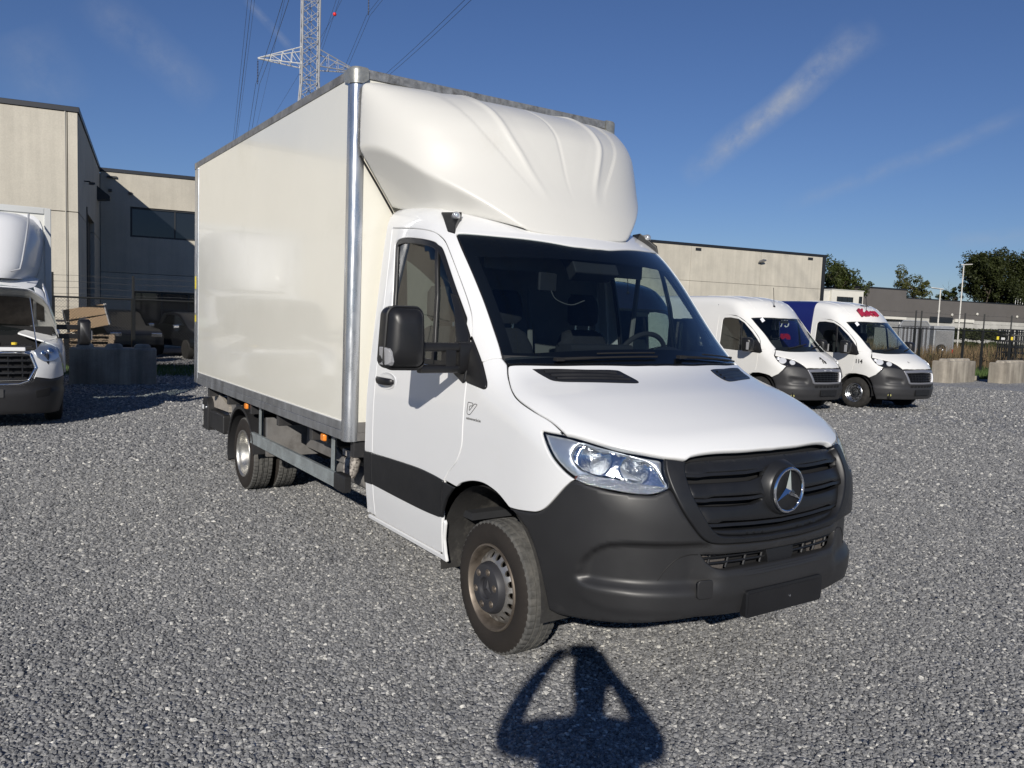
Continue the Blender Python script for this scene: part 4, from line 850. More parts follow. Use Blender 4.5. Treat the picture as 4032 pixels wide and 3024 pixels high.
# ---------------------------------------------------------------- wheels
def tyre_mesh(R=.345, W=.205, rr=.222, n=216):
    hw = W / 2; prof = []   # (radius, y) outer face at y=-hw
    prof += [(rr - .012, -hw + .018), (rr, -hw + .010), (rr + .012, -hw + .004), (rr + .04, -hw - .003), (rr + .068, -hw - .004), (R - .030, -hw + .006), (R - .014, -hw + .013), (R - .006, -hw + .019)]
    tread = []
    ys = [-.080, -.050, -.047, -.041, -.038, -.012, -.009, -.003, .000]
    full = sorted(set([-hw + .023] + ys + [-y for y in ys] + [hw - .023]))
    for y in full:
        g = any(abs(abs(y) - c) < .0032 for c in (.044, .006)); tread.append((R - (.009 if g else 0) - .004 * (y / hw) ** 2, y))
    prof += tread + [(r, -y) for r, y in prof[::-1]]
    return prof, n
def make_tyre(parent, c, flip=1):
    prof, n = tyre_mesh(); m_ = len(prof); V = []; F = []; mi_ = []
    for j, (r, y) in enumerate(prof):
        for k in range(n):
            a = 2 * math.pi * k / n; rr_ = r; sh = (abs(y) > .05 and r > .318)
            if sh and k % 4 == 0: rr_ = r - .007
            elif r > .33 and abs(y) < .042 and k % 6 == (0 if y < 0 else 3): rr_ = r - .0035
            V.append((c[0] + rr_ * math.cos(a), c[1] + y, c[2] + rr_ * math.sin(a)))
    for j in range(m_ - 1):
        for k in range(n): F.append((j * n + k, j * n + (k + 1) % n, (j + 1) * n + (k + 1) % n, (j + 1) * n + k)); mi_.append(1 if prof[j][0] > .327 and prof[j + 1][0] > .327 else 0)
    me = bpy.data.meshes.new('tyre'); me.from_pydata(V, [], F); me.polygons.foreach_set('use_smooth', [True] * len(F)); me.materials.append(M_WALL); me.materials.append(M_TREAD); me.polygons.foreach_set('material_index', mi_)
    bm = bmesh.new(); bm.from_mesh(me); bmesh.ops.recalc_face_normals(bm, faces=bm.faces); bm.to_mesh(me); bm.free(); me.set_sharp_from_angle(angle=math.radians(28))
    return link(bpy.data.objects.new('tyre', me), parent)
def holed_disc(r0, r1, holes, hfun, n=64):
    a = np.linspace(0, 2 * math.pi, n, endpoint=False); outer = np.stack([r1 * np.cos(a), r1 * np.sin(a)], 1)
    hs = [np.stack([r0 * np.cos(a[::2]), r0 * np.sin(a[::2])], 1)] if r0 > 0 else []
    for hx, hy, hr in holes:
        t = np.linspace(0, 2 * math.pi, 14, endpoint=False); hs.append(np.stack([hx + hr * np.cos(t), hy + hr * np.sin(t)], 1))
    co, F, L_ = mesh2d(outer, hs, .014); rr_ = np.linalg.norm(co, axis=1); h = hfun(rr_); V = [(p[0], y, p[1]) for p, y in zip(co, h)]; f = [tuple(t) for t in F]; b = len(V)
    for idx in L_[1 + (r0 > 0):]:   # flange into each hole
        V += [(V[i][0] * .985, V[i][1] + .010, V[i][2] * .985) for i in idx]; nn = len(idx); f += [(idx[k], idx[(k + 1) % nn], b + (k + 1) % nn, b + k) for k in range(nn)]; b += nn
    return V, f
# front wheels: bulging disc with round holes and a dark hub cover
def front_wheel(s):
    w = empty('wheel', (0, 0, 0), parent=truck); yc = -.82
    make_tyre(w, (0, yc * -s, .345))
    def B_(mb, *a, **k): mb.v = [(x, (y + yc) * -s, z + .345) for x, y, z in mb.v]; return mb.build(*a, **k)
    mb = MB(); mb.lathe([(.226, -.094), (.223, -.102), (.216, -.103), (.210, -.094), (.204, -.070), (.203, -.045), (.192, -.030), (.190, .09), (.205, .10)], (0, 0, 0), (0, 1, 0), 56); B_(mb, 'rim', M_RIMD, w, sharp=40)
    holes = [(.1655 * math.cos(t), .1655 * math.sin(t), .0165) for t in np.linspace(0, 2 * math.pi, 18, endpoint=False)]
    hf = pchip([.09, .12, .14, .165, .185, .194], [-.098, -.096, -.091, -.076, -.056, -.036])
    V, f = holed_disc(.095, .194, holes, hf); mb = MB(); mb.add(V, f, True); B_(mb, 'wheel_disc', M_RIM, w, sharp=40)
    mb = MB(); mb.lathe([(.0, -.112), (.05, -.112), (.056, -.130), (.062, -.133), (.108, -.133), (.122, -.128), (.131, -.114), (.137, -.085)], (0, 0, 0), (0, 1, 0), 40); hub = B_(mb, 'hub_cover', mat('hub_cover_plastic', (.032, .032, .036), .5, var=.1, vscale=20), w, sharp=25)
    for k in range(6):
        mb = MB(); a = math.radians(15 + 60 * k); x, z = .092 * math.cos(a), .092 * math.sin(a)
        mb.lathe([(.019, -.1332), (.017, -.1356), (.014, -.1333), (.0115, -.1335), (.010, -.139), (.006, -.140), (.0, -.1395)], (x, 0, z), (0, 1, 0), 12)
        B_(mb, 'wheel_nut', M_RIMD, hub, sharp=30)
    mb = MB()
    for k in range(3):
        a = math.radians(90 + 120 * k); mb.add([(.045 * math.cos(a), -.116, .045 * math.sin(a)), (.010 * math.cos(a + 1.05), -.114, .010 * math.sin(a + 1.05)), (0, -.124, 0), (.010 * math.cos(a - 1.05), -.114, .010 * math.sin(a - 1.05))], [(0, 1, 2), (0, 2, 3)])
    mb.tube([(.050 * math.cos(a), -.115, .050 * math.sin(a)) for a in np.linspace(0, 2 * math.pi, 30, endpoint=False)], .003, 6, closed=True); B_(mb, 'hub_star', MATS['hub_cover_plastic'], w, sharp=15)
    mb = MB(); mb.lathe([(.0, .02), (.19, .02), (.19, .06), (.0, .06)], (0, 0, 0), (0, 1, 0), 24); B_(mb, 'brake_disc', M_RIMD, w)
    return w
for s in (-1, 1): front_wheel(s)
def rear_wheel(s):
    w = empty('twin_wheel', (0, 0, 0), parent=truck); x = -4.324
    for yc in (-.905, -.665):
        make_tyre(w, (x, yc * -s, .345))
    def B_(mb, *a, **k): mb.v = [(px + x, (y - .905) * -s, z + .345) for px, y, z in mb.v]; return mb.build(*a, **k)
    mb = MB(); mb.lathe([(.226, -.094), (.223, -.103), (.215, -.104), (.208, -.095), (.204, -.080), (.203, -.055), (.196, -.045), (.194, -.02), (.186, -.005), (.182, .045), (.176, .055), (.165, .06)], (0, 0, 0), (0, 1, 0), 56); B_(mb, 'rim', mat('silver_rear_rim', (.50, .49, .46), .34, metal=.85, var=.1, vscale=9, rvar=.1, dirt=(.22, .19, .16), dscale=7, dlo=.55, dhi=.8), w, sharp=40)
    V, f = holed_disc(.07, .178, [(.14 * math.cos(t), .14 * math.sin(t), .018) for t in np.linspace(0, 2 * math.pi, 10, endpoint=False)], pchip([.05, .10, .15, .18], [.03, .045, .06, .058])); mb = MB(); mb.add(V, f, True); B_(mb, 'wheel_disc', M_RIM, w, sharp=40)
    mb = MB(); mb.lathe([(.0, -.03), (.05, -.028), (.062, -.015), (.07, .05)], (0, 0, 0), (0, 1, 0), 24); B_(mb, 'axle_hub', M_RIMD, w, sharp=30)
    mb = MB(); mb.lathe([(.21, .13), (.19, .16), (.19, .33)], (0, 0, 0), (0, 1, 0), 32); B_(mb, 'inner_rim', M_RIMD, w)
    return w
for s in (-1, 1): rear_wheel(s)
# front wheel arch liners
for s in (-1, 1):
    mb = MB(); a = np.radians(np.linspace(-8, 190, 25)); mb.loft([[(.455 * math.cos(t) * (1.0 if math.cos(t) < 0 else 1.12) , -.965 * -s, .40 + .475 * math.sin(t)), (.455 * math.cos(t) * (1.0 if math.cos(t) < 0 else 1.12), -.50 * -s, .40 + .475 * math.sin(t))] for t in a], caps=False, close=False)
    mb.add([(.5, .50 * s, .30), (-.46, .50 * s, .30), (-.46, .50 * s, .92), (.5, .50 * s, .92)], [(0, 1, 2, 3)]); mb.build('wheel_arch_liner', mat('dirty_liner', (.030, .029, .028), .75, var=.25, vscale=10, dirt=(.10, .095, .085), dscale=8, dlo=.52, dhi=.75, bump=.2, bscale=60), truck, fix=False)

# ---------------------------------------------------------------- cab interior
it = empty('cab_interior', parent=truck)
mb = MB(); secs = []
for y in np.linspace(-.86, .86, 23):
    k = 1 - (abs(y) / .9) ** 4; xf = .16 - .27 * y * y; hump = .06 * math.exp(-((y - .40) / .22) ** 2); zb_ = 1.505
    secs.append([(xf, y, zb_ + .04), (xf - .12, y, zb_ + .045 + hump * .3), (xf - .27, y, zb_ + .035 + hump), (xf - .36, y, zb_ + hump * .8), (xf - .40, y, zb_ - .12), (xf - .36, y, zb_ - .5), (xf, y, zb_ - .5)])
mb.loft(secs); mb.build('dashboard', M_INT, it, sharp=50)
mb = MB(); mb.loft([[(-.22 + a, y, 1.575 + b) for a, b in rrect(.12, .055, .02, 3)] for y in (-.33, -.32, .12, .13)]); mb.build('dash_tray', M_INT, it)
mb = MB(); mb.tube([(-.40 + .10 * math.sin(a) * .55, .42 + .20 * math.cos(a), 1.50 + .17 * math.sin(a)) for a in np.linspace(0, 2 * math.pi, 36, endpoint=False)], .016, 8, closed=True); mb.tube([(-.40, .42, 1.50), (-.25, .42, 1.42)], .04, 10); mb.tube([(-.40, .23, 1.50), (-.40, .61, 1.50)], .02, 6); mb.build('steering_wheel', M_INT, it)
def seat(y0, w, head_y):
    st = empty('seat', parent=it) if False else None
    mb = MB()
    mb.loft([[(x, y0 + a, z + b) for a, b in rrect(w * k, .13, .05, 4)] for x, z, k in ((-.50, .93, .9), (-.56, .95, 1.), (-.95, .92, 1.), (-1.0, .92, .95))])
    mb.loft([[(x + b, y0 + a, z) for a, b in rrect(w * k, .13, .055, 4)] for x, z, k in ((-.98, .90, .92), (-1.02, 1.05, 1.), (-1.07, 1.35, .98), (-1.10, 1.55, .88), (-1.115, 1.64, .66), (-1.12, 1.67, .4))])
    o = mb.build('seat', M_SEAT, it, sharp=60)
    for hy in head_y:
        h = MB(); h.loft([[(-1.11 + b - .02 * k2, hy + a, z) for a, b in rrect(.25 * k, .10 * k, .045 * k, 4)] for z, k, k2 in ((1.70, .75, 0), (1.73, .98, 0), (1.80, 1., 0), (1.88, .95, .5), (1.92, .7, 1))]); h.build('headrest', M_SEAT, o, sharp=60)
        h = MB(); h.tube([(-1.11, hy - .06, 1.6), (-1.11, hy - .06, 1.75)], .008, 6); h.tube([(-1.11, hy + .06, 1.6), (-1.11, hy + .06, 1.75)], .008, 6); h.build('headrest_rod', M_SATIN, o)
seat(-.62, .46, (-.62,)); seat(-.16, .46, (-.16,)); seat(.50, .50, (.50,))
mb = MB(); mb.box(-1.415, -1.40, -.86, .86, .65, 2.30); mb.build('partition', M_INTG, it)
mb = MB(); mb.box(-1.40, -.30, -.86, .86, .62, .66); mb.build('cab_floor', M_INT, it)
mb = MB(); mb.loft([[(x, -.02 + a * .5, z) for a in (-.34, .34)] + [(x - .09, -.02 + a * .5, z - .05) for a in (.30, -.30)] for x, z in ((-.44, 2.165), (-.36, 2.075), (-.33, 2.02))]); mb.build('sensor_console', M_INT, it, bevel=.01)
mb = MB(); mb.cbox((-.50, -.27, 1.96), (.02, .16, .11), rz=.25); o = mb.build('toll_unit', M_INT, it, bevel=.008)
mb = MB(); mb.tube(catmull([(-.50, -.24, 1.91), (-.50, -.20, 1.86), (-.48, -.10, 1.83), (-.45, -.02, 1.86)], .02), .003, 5); mb.build('cable', mat('cable_grey', (.10, .10, .10), .6), it)
mb = MB()
for y in (-.40, .40): mb.loft([[(-.62 + a * .3, y + b, 2.13 - a) for a, b in ((0, -.22), (0, .22), (.14, .2), (.14, -.2))] if False else [(-.66, y - .22, 2.15 - k), (-.66, y + .22, 2.15 - k), (-.645, y + .22, 2.145 - k), (-.645, y - .22, 2.145 - k)] for k in (0, .12)])
mb.build('sun_visor', M_INTG, it)
mb = MB(); mb.tube([(-.98, .90, 2.1), (-1.0, .87, 1.6), (-1.0, .85, 1.1)], .018, 6); mb.tube([(-1.25, .12, 1.95), (-1.2, .13, 1.3)], .02, 6); mb.build('seat_belt', M_INTG, it)
# ================================================================= setting
def gravel_nodes(name, far):
    m = bpy.data.materials.new(name); m.use_nodes = True; nt = m.node_tree; L = nt.links; p = nt.nodes['Principled BSDF']; p.inputs['Roughness'].default_value = .85; p.inputs['Specular IOR Level'].default_value = .35
    N = lambda t: nt.nodes.new(t)
    ramp = N('ShaderNodeValToRGB'); cr = ramp.color_ramp
    stops = [(0, (.105, .107, .112)), (.2, (.160, .162, .166)), (.6, (.215, .216, .217)), (.86, (.275, .273, .268)), (.955, (.38, .375, .355)), (1., (.60, .585, .54))]
    cr.elements[0].position = 0; cr.elements[0].color = stops[0][1] + (1,); cr.elements[1].position = 1.; cr.elements[1].color = stops[-1][1] + (1,)
    for pos, c in stops[1:-1]: e = cr.elements.new(pos); e.color = c + (1,)
    co = N('ShaderNodeTexCoord')
    if far:
        v = N('ShaderNodeTexVoronoi'); v.inputs['Scale'].default_value = 46; L.new(co.outputs['Object'], v.inputs['Vector'])
        sp = N('ShaderNodeSeparateColor'); L.new(v.outputs['Color'], sp.inputs[0]); L.new(sp.outputs[0], ramp.inputs[0])
        n2 = N('ShaderNodeTexNoise'); n2.inputs['Scale'].default_value = .35; n2.inputs['Detail'].default_value = 6; L.new(co.outputs['Object'], n2.inputs['Vector'])
        mr = N('ShaderNodeMapRange'); mr.inputs[1].default_value = .35; mr.inputs[2].default_value = .65; mr.inputs[3].default_value = 1.35; mr.inputs[4].default_value = 1.65; L.new(n2.outputs[0], mr.inputs[0])
        n3 = N('ShaderNodeTexNoise'); n3.inputs['Scale'].default_value = 11; n3.inputs['Detail'].default_value = 9; n3.inputs['Roughness'].default_value = .85; L.new(co.outputs['Object'], n3.inputs['Vector'])
        m3 = N('ShaderNodeMapRange'); m3.inputs[1].default_value = .34; m3.inputs[2].default_value = .66; m3.inputs[3].default_value = .45; m3.inputs[4].default_value = 1.5; L.new(n3.outputs[0], m3.inputs[0])  # colour speckle standing for small shadows and specks among distant stone clumps
        mm = N('ShaderNodeMath'); mm.operation = 'MULTIPLY'; L.new(mr.outputs[0], mm.inputs[0]); L.new(m3.outputs[0], mm.inputs[1])
        mx = N('ShaderNodeMix'); mx.data_type = 'RGBA'; mx.blend_type = 'MULTIPLY'; mx.inputs[0].default_value = 1; L.new(ramp.outputs[0], mx.inputs[6]); L.new(mm.outputs[0], mx.inputs[7]); L.new(mx.outputs[2], p.inputs['Base Color'])
        b = N('ShaderNodeBump'); b.inputs['Strength'].default_value = .9; b.inputs['Distance'].default_value = .02; b.invert = True; L.new(v.outputs['Distance'], b.inputs['Height']); L.new(b.outputs[0], p.inputs['Normal'])
    else:
        oi = N('ShaderNodeObjectInfo'); L.new(oi.outputs['Random'], ramp.inputs[0])
        n2 = N('ShaderNodeTexNoise'); n2.inputs['Scale'].default_value = 3.5; n2.inputs['Detail'].default_value = 6; L.new(co.outputs['Object'], n2.inputs['Vector'])
        mr = N('ShaderNodeMapRange'); mr.inputs[1].default_value = .3; mr.inputs[2].default_value = .7; mr.inputs[3].default_value = .72; mr.inputs[4].default_value = 1.3; L.new(n2.outputs[0], mr.inputs[0])
        mx = N('ShaderNodeMix'); mx.data_type = 'RGBA'; mx.blend_type = 'MULTIPLY'; mx.inputs[0].default_value = 1; L.new(ramp.outputs[0], mx.inputs[6]); L.new(mr.outputs[0], mx.inputs[7]); L.new(mx.outputs[2], p.inputs['Base Color'])
    return m
M_GRAV_FAR = gravel_nodes('gravel_ground', True); M_STONE = gravel_nodes('gravel_stone', False)
mb = MB(); mb.add([(-1500, -1500, 0), (1500, -1500, 0), (1500, 1500, 0), (-1500, 1500, 0)], [(0, 1, 2, 3)]); tag(mb.build('ground', M_GRAV_FAR), kind='structure')

# loose stones: one object of points, each carrying one of several stone shapes
def gravel_field():
    cx, cy, yaw = CAM_LOC.x, CAM_LOC.y, math.atan2(CF.y, CF.x)
    pts = []; scl = []
    def ringpts(r0, r1, dens, size, half):
        n = int(dens * half * (r1 * r1 - r0 * r0)); r = np.sqrt(nrng.uniform(r0 * r0, r1 * r1, n)); a = yaw + nrng.uniform(-half, half, n)
        x = cx + r * np.cos(a); y = cy + r * np.sin(a); s = size * np.clip(nrng.lognormal(0, .28, n), .55, 1.9)
        pts.append(np.stack([x, y, s * nrng.uniform(-.10, .45, n)], 1)); scl.append(s)
    ringpts(2.3, 5.6, 6000, .0067, .66); ringpts(5.6, 9., 3700, .0082, .66); ringpts(9., 13.5, 1700, .0112, .65); ringpts(13.5, 17., 950, .0125, .65); ringpts(17., 30., 260, .0155, .65)
    P = np.vstack(pts); S_ = np.concatenate(scl)
    me = bpy.data.meshes.new('gravel'); me.from_pydata(P.tolist(), [], [])
    at = me.attributes.new('size', 'FLOAT', 'POINT'); at.data.foreach_set('value', S_.astype(np.float32))
    o = link(bpy.data.objects.new('gravel', me)); me.materials.append(M_STONE)
    ng = bpy.data.node_groups.new('scatter_stones', 'GeometryNodeTree'); ng.interface.new_socket('Geometry', in_out='INPUT', socket_type='NodeSocketGeometry'); ng.interface.new_socket('Geometry', in_out='OUTPUT', socket_type='NodeSocketGeometry')
    N = ng.nodes.new; L = ng.links.new
    gi_ = N('NodeGroupInput'); go_ = N('NodeGroupOutput'); g2i = N('GeometryNodeGeometryToInstance')
    for k in range(7):
        ic = N('GeometryNodeMeshIcoSphere'); ic.inputs['Radius'].default_value = 1; ic.inputs['Subdivisions'].default_value = 2
        sp = N('GeometryNodeSetPosition'); L(ic.outputs[0], sp.inputs['Geometry'])
        nz = N('ShaderNodeTexNoise'); nz.noise_dimensions = '4D'; nz.inputs['W'].default_value = k * 7.3; nz.inputs['Scale'].default_value = .75; nz.inputs['Detail'].default_value = 1.5
        sub = N('ShaderNodeVectorMath'); sub.operation = 'SUBTRACT'; sub.inputs[1].default_value = (.5, .5, .5); L(nz.outputs['Color'], sub.inputs[0])
        sc = N('ShaderNodeVectorMath'); sc.operation = 'SCALE'; sc.inputs['Scale'].default_value = 1.9; L(sub.outputs[0], sc.inputs[0]); L(sc.outputs[0], sp.inputs['Offset'])
        tr = N('GeometryNodeTransform'); L(sp.outputs[0], tr.inputs['Geometry']); tr.inputs['Scale'].default_value = (1.15 + .12 * (k % 3), .9 + .1 * (k % 2), .62 + .08 * (k % 4))
        sm = N('GeometryNodeSetMaterial'); sm.inputs['Material'].default_value = M_STONE; L(tr.outputs[0], sm.inputs['Geometry']); L(sm.outputs[0], g2i.inputs[0])
    iop = N('GeometryNodeInstanceOnPoints'); L(gi_.outputs[0], iop.inputs['Points']); L(g2i.outputs[0], iop.inputs['Instance']); iop.inputs['Pick Instance'].default_value = True
    rr = N('FunctionNodeRandomValue'); rr.data_type = 'FLOAT_VECTOR'; rr.inputs['Min'].default_value = (-.45, -.45, 0); rr.inputs['Max'].default_value = (.45, .45, 6.283)
    ri = N('FunctionNodeRandomValue'); ri.data_type = 'INT'; ri.inputs['Min'].default_value = 0 if False else 0; ri.inputs[5].default_value = 6
    L(rr.outputs[0], iop.inputs['Rotation']); L(ri.outputs[2], iop.inputs['Instance Index'])
    na = N('GeometryNodeInputNamedAttribute'); na.data_type = 'FLOAT'; na.inputs['Name'].default_value = 'size'; L(na.outputs[0], iop.inputs['Scale'])
    L(iop.outputs[0], go_.inputs[0])
    md = o.modifiers.new('stones', 'NODES'); md.node_group = ng
    tag(o, 'loose grey gravel stones covering the yard', 'gravel', kind='stuff'); return o
gravel_field()

# ---------------------------------------------------------------- concrete buildings
def concrete(name, col, dirt, streak=.35):
    m = bpy.data.materials.new(name); m.use_nodes = True; nt = m.node_tree; L = nt.links; p = nt.nodes['Principled BSDF']; p.inputs['Roughness'].default_value = .9; p.inputs['Specular IOR Level'].default_value = .25
    N = nt.nodes.new; co = N('ShaderNodeTexCoord'); oi = N('ShaderNodeObjectInfo')
    def nz(scale, sc, det=6):
        mp = N('ShaderNodeMapping'); mp.inputs['Scale'].default_value = sc; L.new(co.outputs['Object'], mp.inputs[0]); n = N('ShaderNodeTexNoise'); n.inputs['Scale'].default_value = scale; n.inputs['Detail'].default_value = det; n.inputs['Roughness'].default_value = .62; L.new(mp.outputs[0], n.inputs['Vector']); return n.outputs[0]
    def mr(s, a, b, c, d): r = N('ShaderNodeMapRange'); r.inputs[1].default_value = a; r.inputs[2].default_value = b; r.inputs[3].default_value = c; r.inputs[4].default_value = d; L.new(s, r.inputs[0]); return r.outputs[0]
    def mix(bt, f, a, b):
        x = N('ShaderNodeMix'); x.data_type = 'RGBA'; x.blend_type = bt
        for s, i in ((f, 0), (a, 6), (b, 7)):
            if hasattr(s, 'node'): L.new(s, x.inputs[i])
            elif i == 0: x.inputs[0].default_value = s
            else: x.inputs[i].default_value = tuple(s) + (1,) if len(s) == 3 else s
        return x.outputs[2]
    c = mix('MIX', mr(nz(1.0, (1, 1, 1)), .38, .66, 0, 1), col, dirt)
    c = mix('MULTIPLY', 1., c, mr(nz(1.5, (2.2, 2.2, .12), 7), .3, .7, 1 - streak, 1 + streak * .35))
    c = mix('MULTIPLY', 1., c, mr(nz(30, (1, 1, 1), 3), .3, .7, .93, 1.06))
    c = mix('MULTIPLY', 1., c, mr(oi.outputs['Random'], 0, 1, .92, 1.05)); L.new(c, p.inputs['Base Color'])
    b = N('ShaderNodeBump'); b.inputs['Strength'].default_value = .25; b.inputs['Distance'].default_value = .01; L.new(nz(14, (1, 1, 1), 8), b.inputs['Height']); L.new(b.outputs[0], p.inputs['Normal'])
    return m
M_CONC = concrete('precast_concrete', (.53, .495, .42), (.47, .44, .375), .13)
M_BLOCK = concrete('mossy_concrete_block', (.44, .40, .33), (.27, .24, .20), .55)
M_ROOFTRIM = mat('anthracite_roof_trim', (.022, .025, .032), .45, metal=.3)
M_JOINT = mat('joint_grey', (.10, .095, .088), .9)
M_DARKGL = mat('dark_window_glass', (.012, .015, .020), .04, spec=.7, bump=.02, bscale=1.2)
M_FRAME = mat('dark_window_frame', (.018, .02, .023), .4)
M_GREYCLAD = mat('grey_cladding', (.135, .124, .116), .55, metal=.2, var=.06, vscale=.5)
M_WHITEWALL = mat('white_render_wall', (.62, .60, .54), .85, var=.05, vscale=2)
E1 = Vector((0.1633, 0.9866, 0)); E2 = Vector((-0.9866, 0.1633, 0))
WP0 = Vector((-21.43, -.77, 0)); WPC = WP0 + E2 * 10.41
def bpt(P, a, b, s, n, z): return P + a * s + b * n + Vector((0, 0, z))      # s along a, n outward along b
def wslab(mb, P, a, b, s0, s1, z0, z1, n0, n1):
    vs = [bpt(P, a, b, s, n, z) for z in (z0, z1) for s, n in ((s0, n0), (s1, n0), (s1, n1), (s0, n1))]
    return mb.add(vs, [(3, 2, 1, 0), (4, 5, 6, 7), (0, 1, 5, 4), (1, 2, 6, 5), (2, 3, 7, 6), (3, 0, 4, 7)])
def panels(root, P, a, b, cols, rows, m, holes=(), joint=.009, thick=.18):
    """precast wall panels, each its own object, cut round the openings"""
    for (s0, s1) in cols:
        for (z0, z1) in rows:
            cuts = [h for h in holes if h[0] < s1 and h[1] > s0 and h[2] < z1 and h[3] > z0]
            rects = [(s0 + joint, s1 - joint, z0 + joint, z1 - joint)]
            for (h0, h1, k0, k1) in cuts:
                out = []
                for (r0, r1, q0, q1) in rects:
                    if h1 <= r0 or h0 >= r1 or k1 <= q0 or k0 >= q1: out.append((r0, r1, q0, q1)); continue
                    if h0 > r0: out.append((r0, h0, q0, q1))
                    if h1 < r1: out.append((h1, r1, q0, q1))
                    if k0 > q0: out.append((max(r0, h0), min(r1, h1), q0, k0))
                    if k1 < q1: out.append((max(r0, h0), min(r1, h1), k1, q1))
                rects = out
            mb = MB()
            for r in rects: wslab(mb, P, a, b, r[0], r[1], r[2], r[3], -thick, 0)
            if rects: mb.build('concrete_panel', m, root, bevel=.006 if not cuts else 0, seg=1)
wh = empty('warehouse'); tag(wh, 'left concrete warehouse with stepped-back wing, dark roof edge and long upper window', 'building')
H = 6.75
panels(wh, WP0, E1, -E2, [(-.25, 0.), (-6.2, -.25), (-12.2, -6.2), (-18.2, -12.2), (-24.2, -18.2)], [(0, 4.12), (4.12, H)], M_CONC)
panels(wh, WP0, E2, E1, [(.19, 3.0), (3.0, 7.2), (7.2, 10.41 - .0)], [(0, 4.12), (4.12, H)], M_CONC, holes=[(3.15, 6.9, 0, 4.45)])
HB = H
panels(wh, WPC, E1, -E2, [(.01, 6.0), (6.0, 12.), (12., 18.)], [(0, 2.9), (2.9, HB)], M_CONC, holes=[(1.06, 9.5, 4.33, 5.5), (1.17, 10.5, .12, 2.22)])
mb = MB(); wslab(mb, WP0, E1, -E2, -24.2, -.2, .0, H - .05, -10.0, -.185); wslab(mb, WPC, E1, -E2, -8., 18., 0, HB - .05, -12, -.185) ; mb.build('inner_core', M_JOINT, wh)  # unseen solid fill behind the panels, added to keep sun out of the shell
mb = MB(); wslab(mb, WP0, E1, -E2, -24.2, .04, H, H + .14, -.35, .04); wslab(mb, WP0, E2, E1, .0, 10.37, H + .001, H + .141, -.35, .039); wslab(mb, WPC, E1, -E2, -.3, 18., H + .002, H + .142, -.35, .04); mb.build('roof_trim', M_ROOFTRIM, wh, bevel=.01, seg=1)
def window(root, P, a, b, s0, s1, z0, z1, mull=(), fr=.07, dep=.12, pm=None):
    mb = MB()
    for r in ((s0, s1, z0, z0 + fr), (s0, s1, z1 - fr, z1), (s0, s0 + fr, z0 + fr, z1 - fr), (s1 - fr, s1, z0 + fr, z1 - fr)): wslab(mb, P, a, b, r[0], r[1], r[2], r[3], -dep - .05, -dep + .06)
    w = mb.build('window', M_FRAME, root)
    edges = [s0 + fr] + list(mull) + [s1 - fr]
    for m_ in mull:
        mb = MB(); wslab(mb, P, a, b, m_ - fr * .4, m_ + fr * .4, z0 + fr, z1 - fr, -dep - .04, -dep + .045); mb.build('mullion', M_FRAME, w)
    for e0, e1_ in zip(edges[:-1], edges[1:]):
        mb = MB(); wslab(mb, P, a, b, e0, e1_, z0 + fr, z1 - fr, -dep - .02, -dep); mb.build('pane', pm or M_DARKGL, w)
    return w
window(wh, WPC, E1, -E2, 1.06, 9.5, 4.33, 5.5, (2.68, 4.4, 6.1, 7.8))
window(wh, WPC, E1, -E2, 1.17, 10.5, .12, 2.22, (2.2, 3.2, 4.6, 6., 7.4, 8.9))
mb = MB(); wslab(mb, WP0, E2, E1, 3.15, 6.9, 0, 4.45, -.17, -.13); mb.build('loading_door', mat('dark_sectional_door', (.05, .052, .056), .5, var=.1, vscale=3), wh)
for z in (1.1, 2.2, 3.3): pass
mb = MB(); wslab(mb, WP0, E2, E1, 3.02, 3.10, 0, 4.6, .0, .03); mb.build('door_guide', M_FRAME, wh)
mb = MB(); mb.tube([bpt(WP0, E2, E1, 2.2, 0, 5.25), bpt(WP0, E2, E1, 2.2, .16, 5.25)], .02, 6); mb.cbox(bpt(WP0, E2, E1, 2.2, .2, 5.2), (.2, .12, .06), rz=.16); mb.build('wall_lamp', M_FRAME, wh)
mb = MB(); P_ = [bpt(WP0, E2, E1, s, n, z) for s in (8.5, 9.1) for n, z in ((0, 5.45), (0, 5.95), (.42, 5.62), (.42, 5.5))]; mb.add(P_, [(0, 1, 2, 3), (7, 6, 5, 4), (0, 4, 5, 1), (1, 5, 6, 2), (2, 6, 7, 3), (3, 7, 4, 0)]); mb.build('vent_hood', M_FRAME, wh)
mb = MB(); wslab(mb, WPC, E1, -E2, .25, .6, 6.52, 6.6, .0, .08); mb.build('gutter_light', M_FRAME, wh)
mb = MB(); wslab(mb, WPC, E1, -E2, .85, 1.5, HB + .14, HB + .22, -1.6, -1.2); mb.build('roof_vent', M_WHITEWALL, wh)
for s, z in ((.30, 6.0), (1.0, 5.95)):
    mb = MB(); wslab(mb, WPC, E1, -E2, s, s + .12, z, z + .1, 0, .09); mb.build('wall_fitting', M_JOINT, wh)
mb = MB(); mb.tube([bpt(WP0, E1, -E2, -.30, .012, 0), bpt(WP0, E1, -E2, -.30, .012, H)], .016, 6); mb.build('joint_line_rod', mat('joint_line_grey', (.42, .40, .35), .7), wh)  # thin rod in wall colour, standing for the panel joint line and its shadow

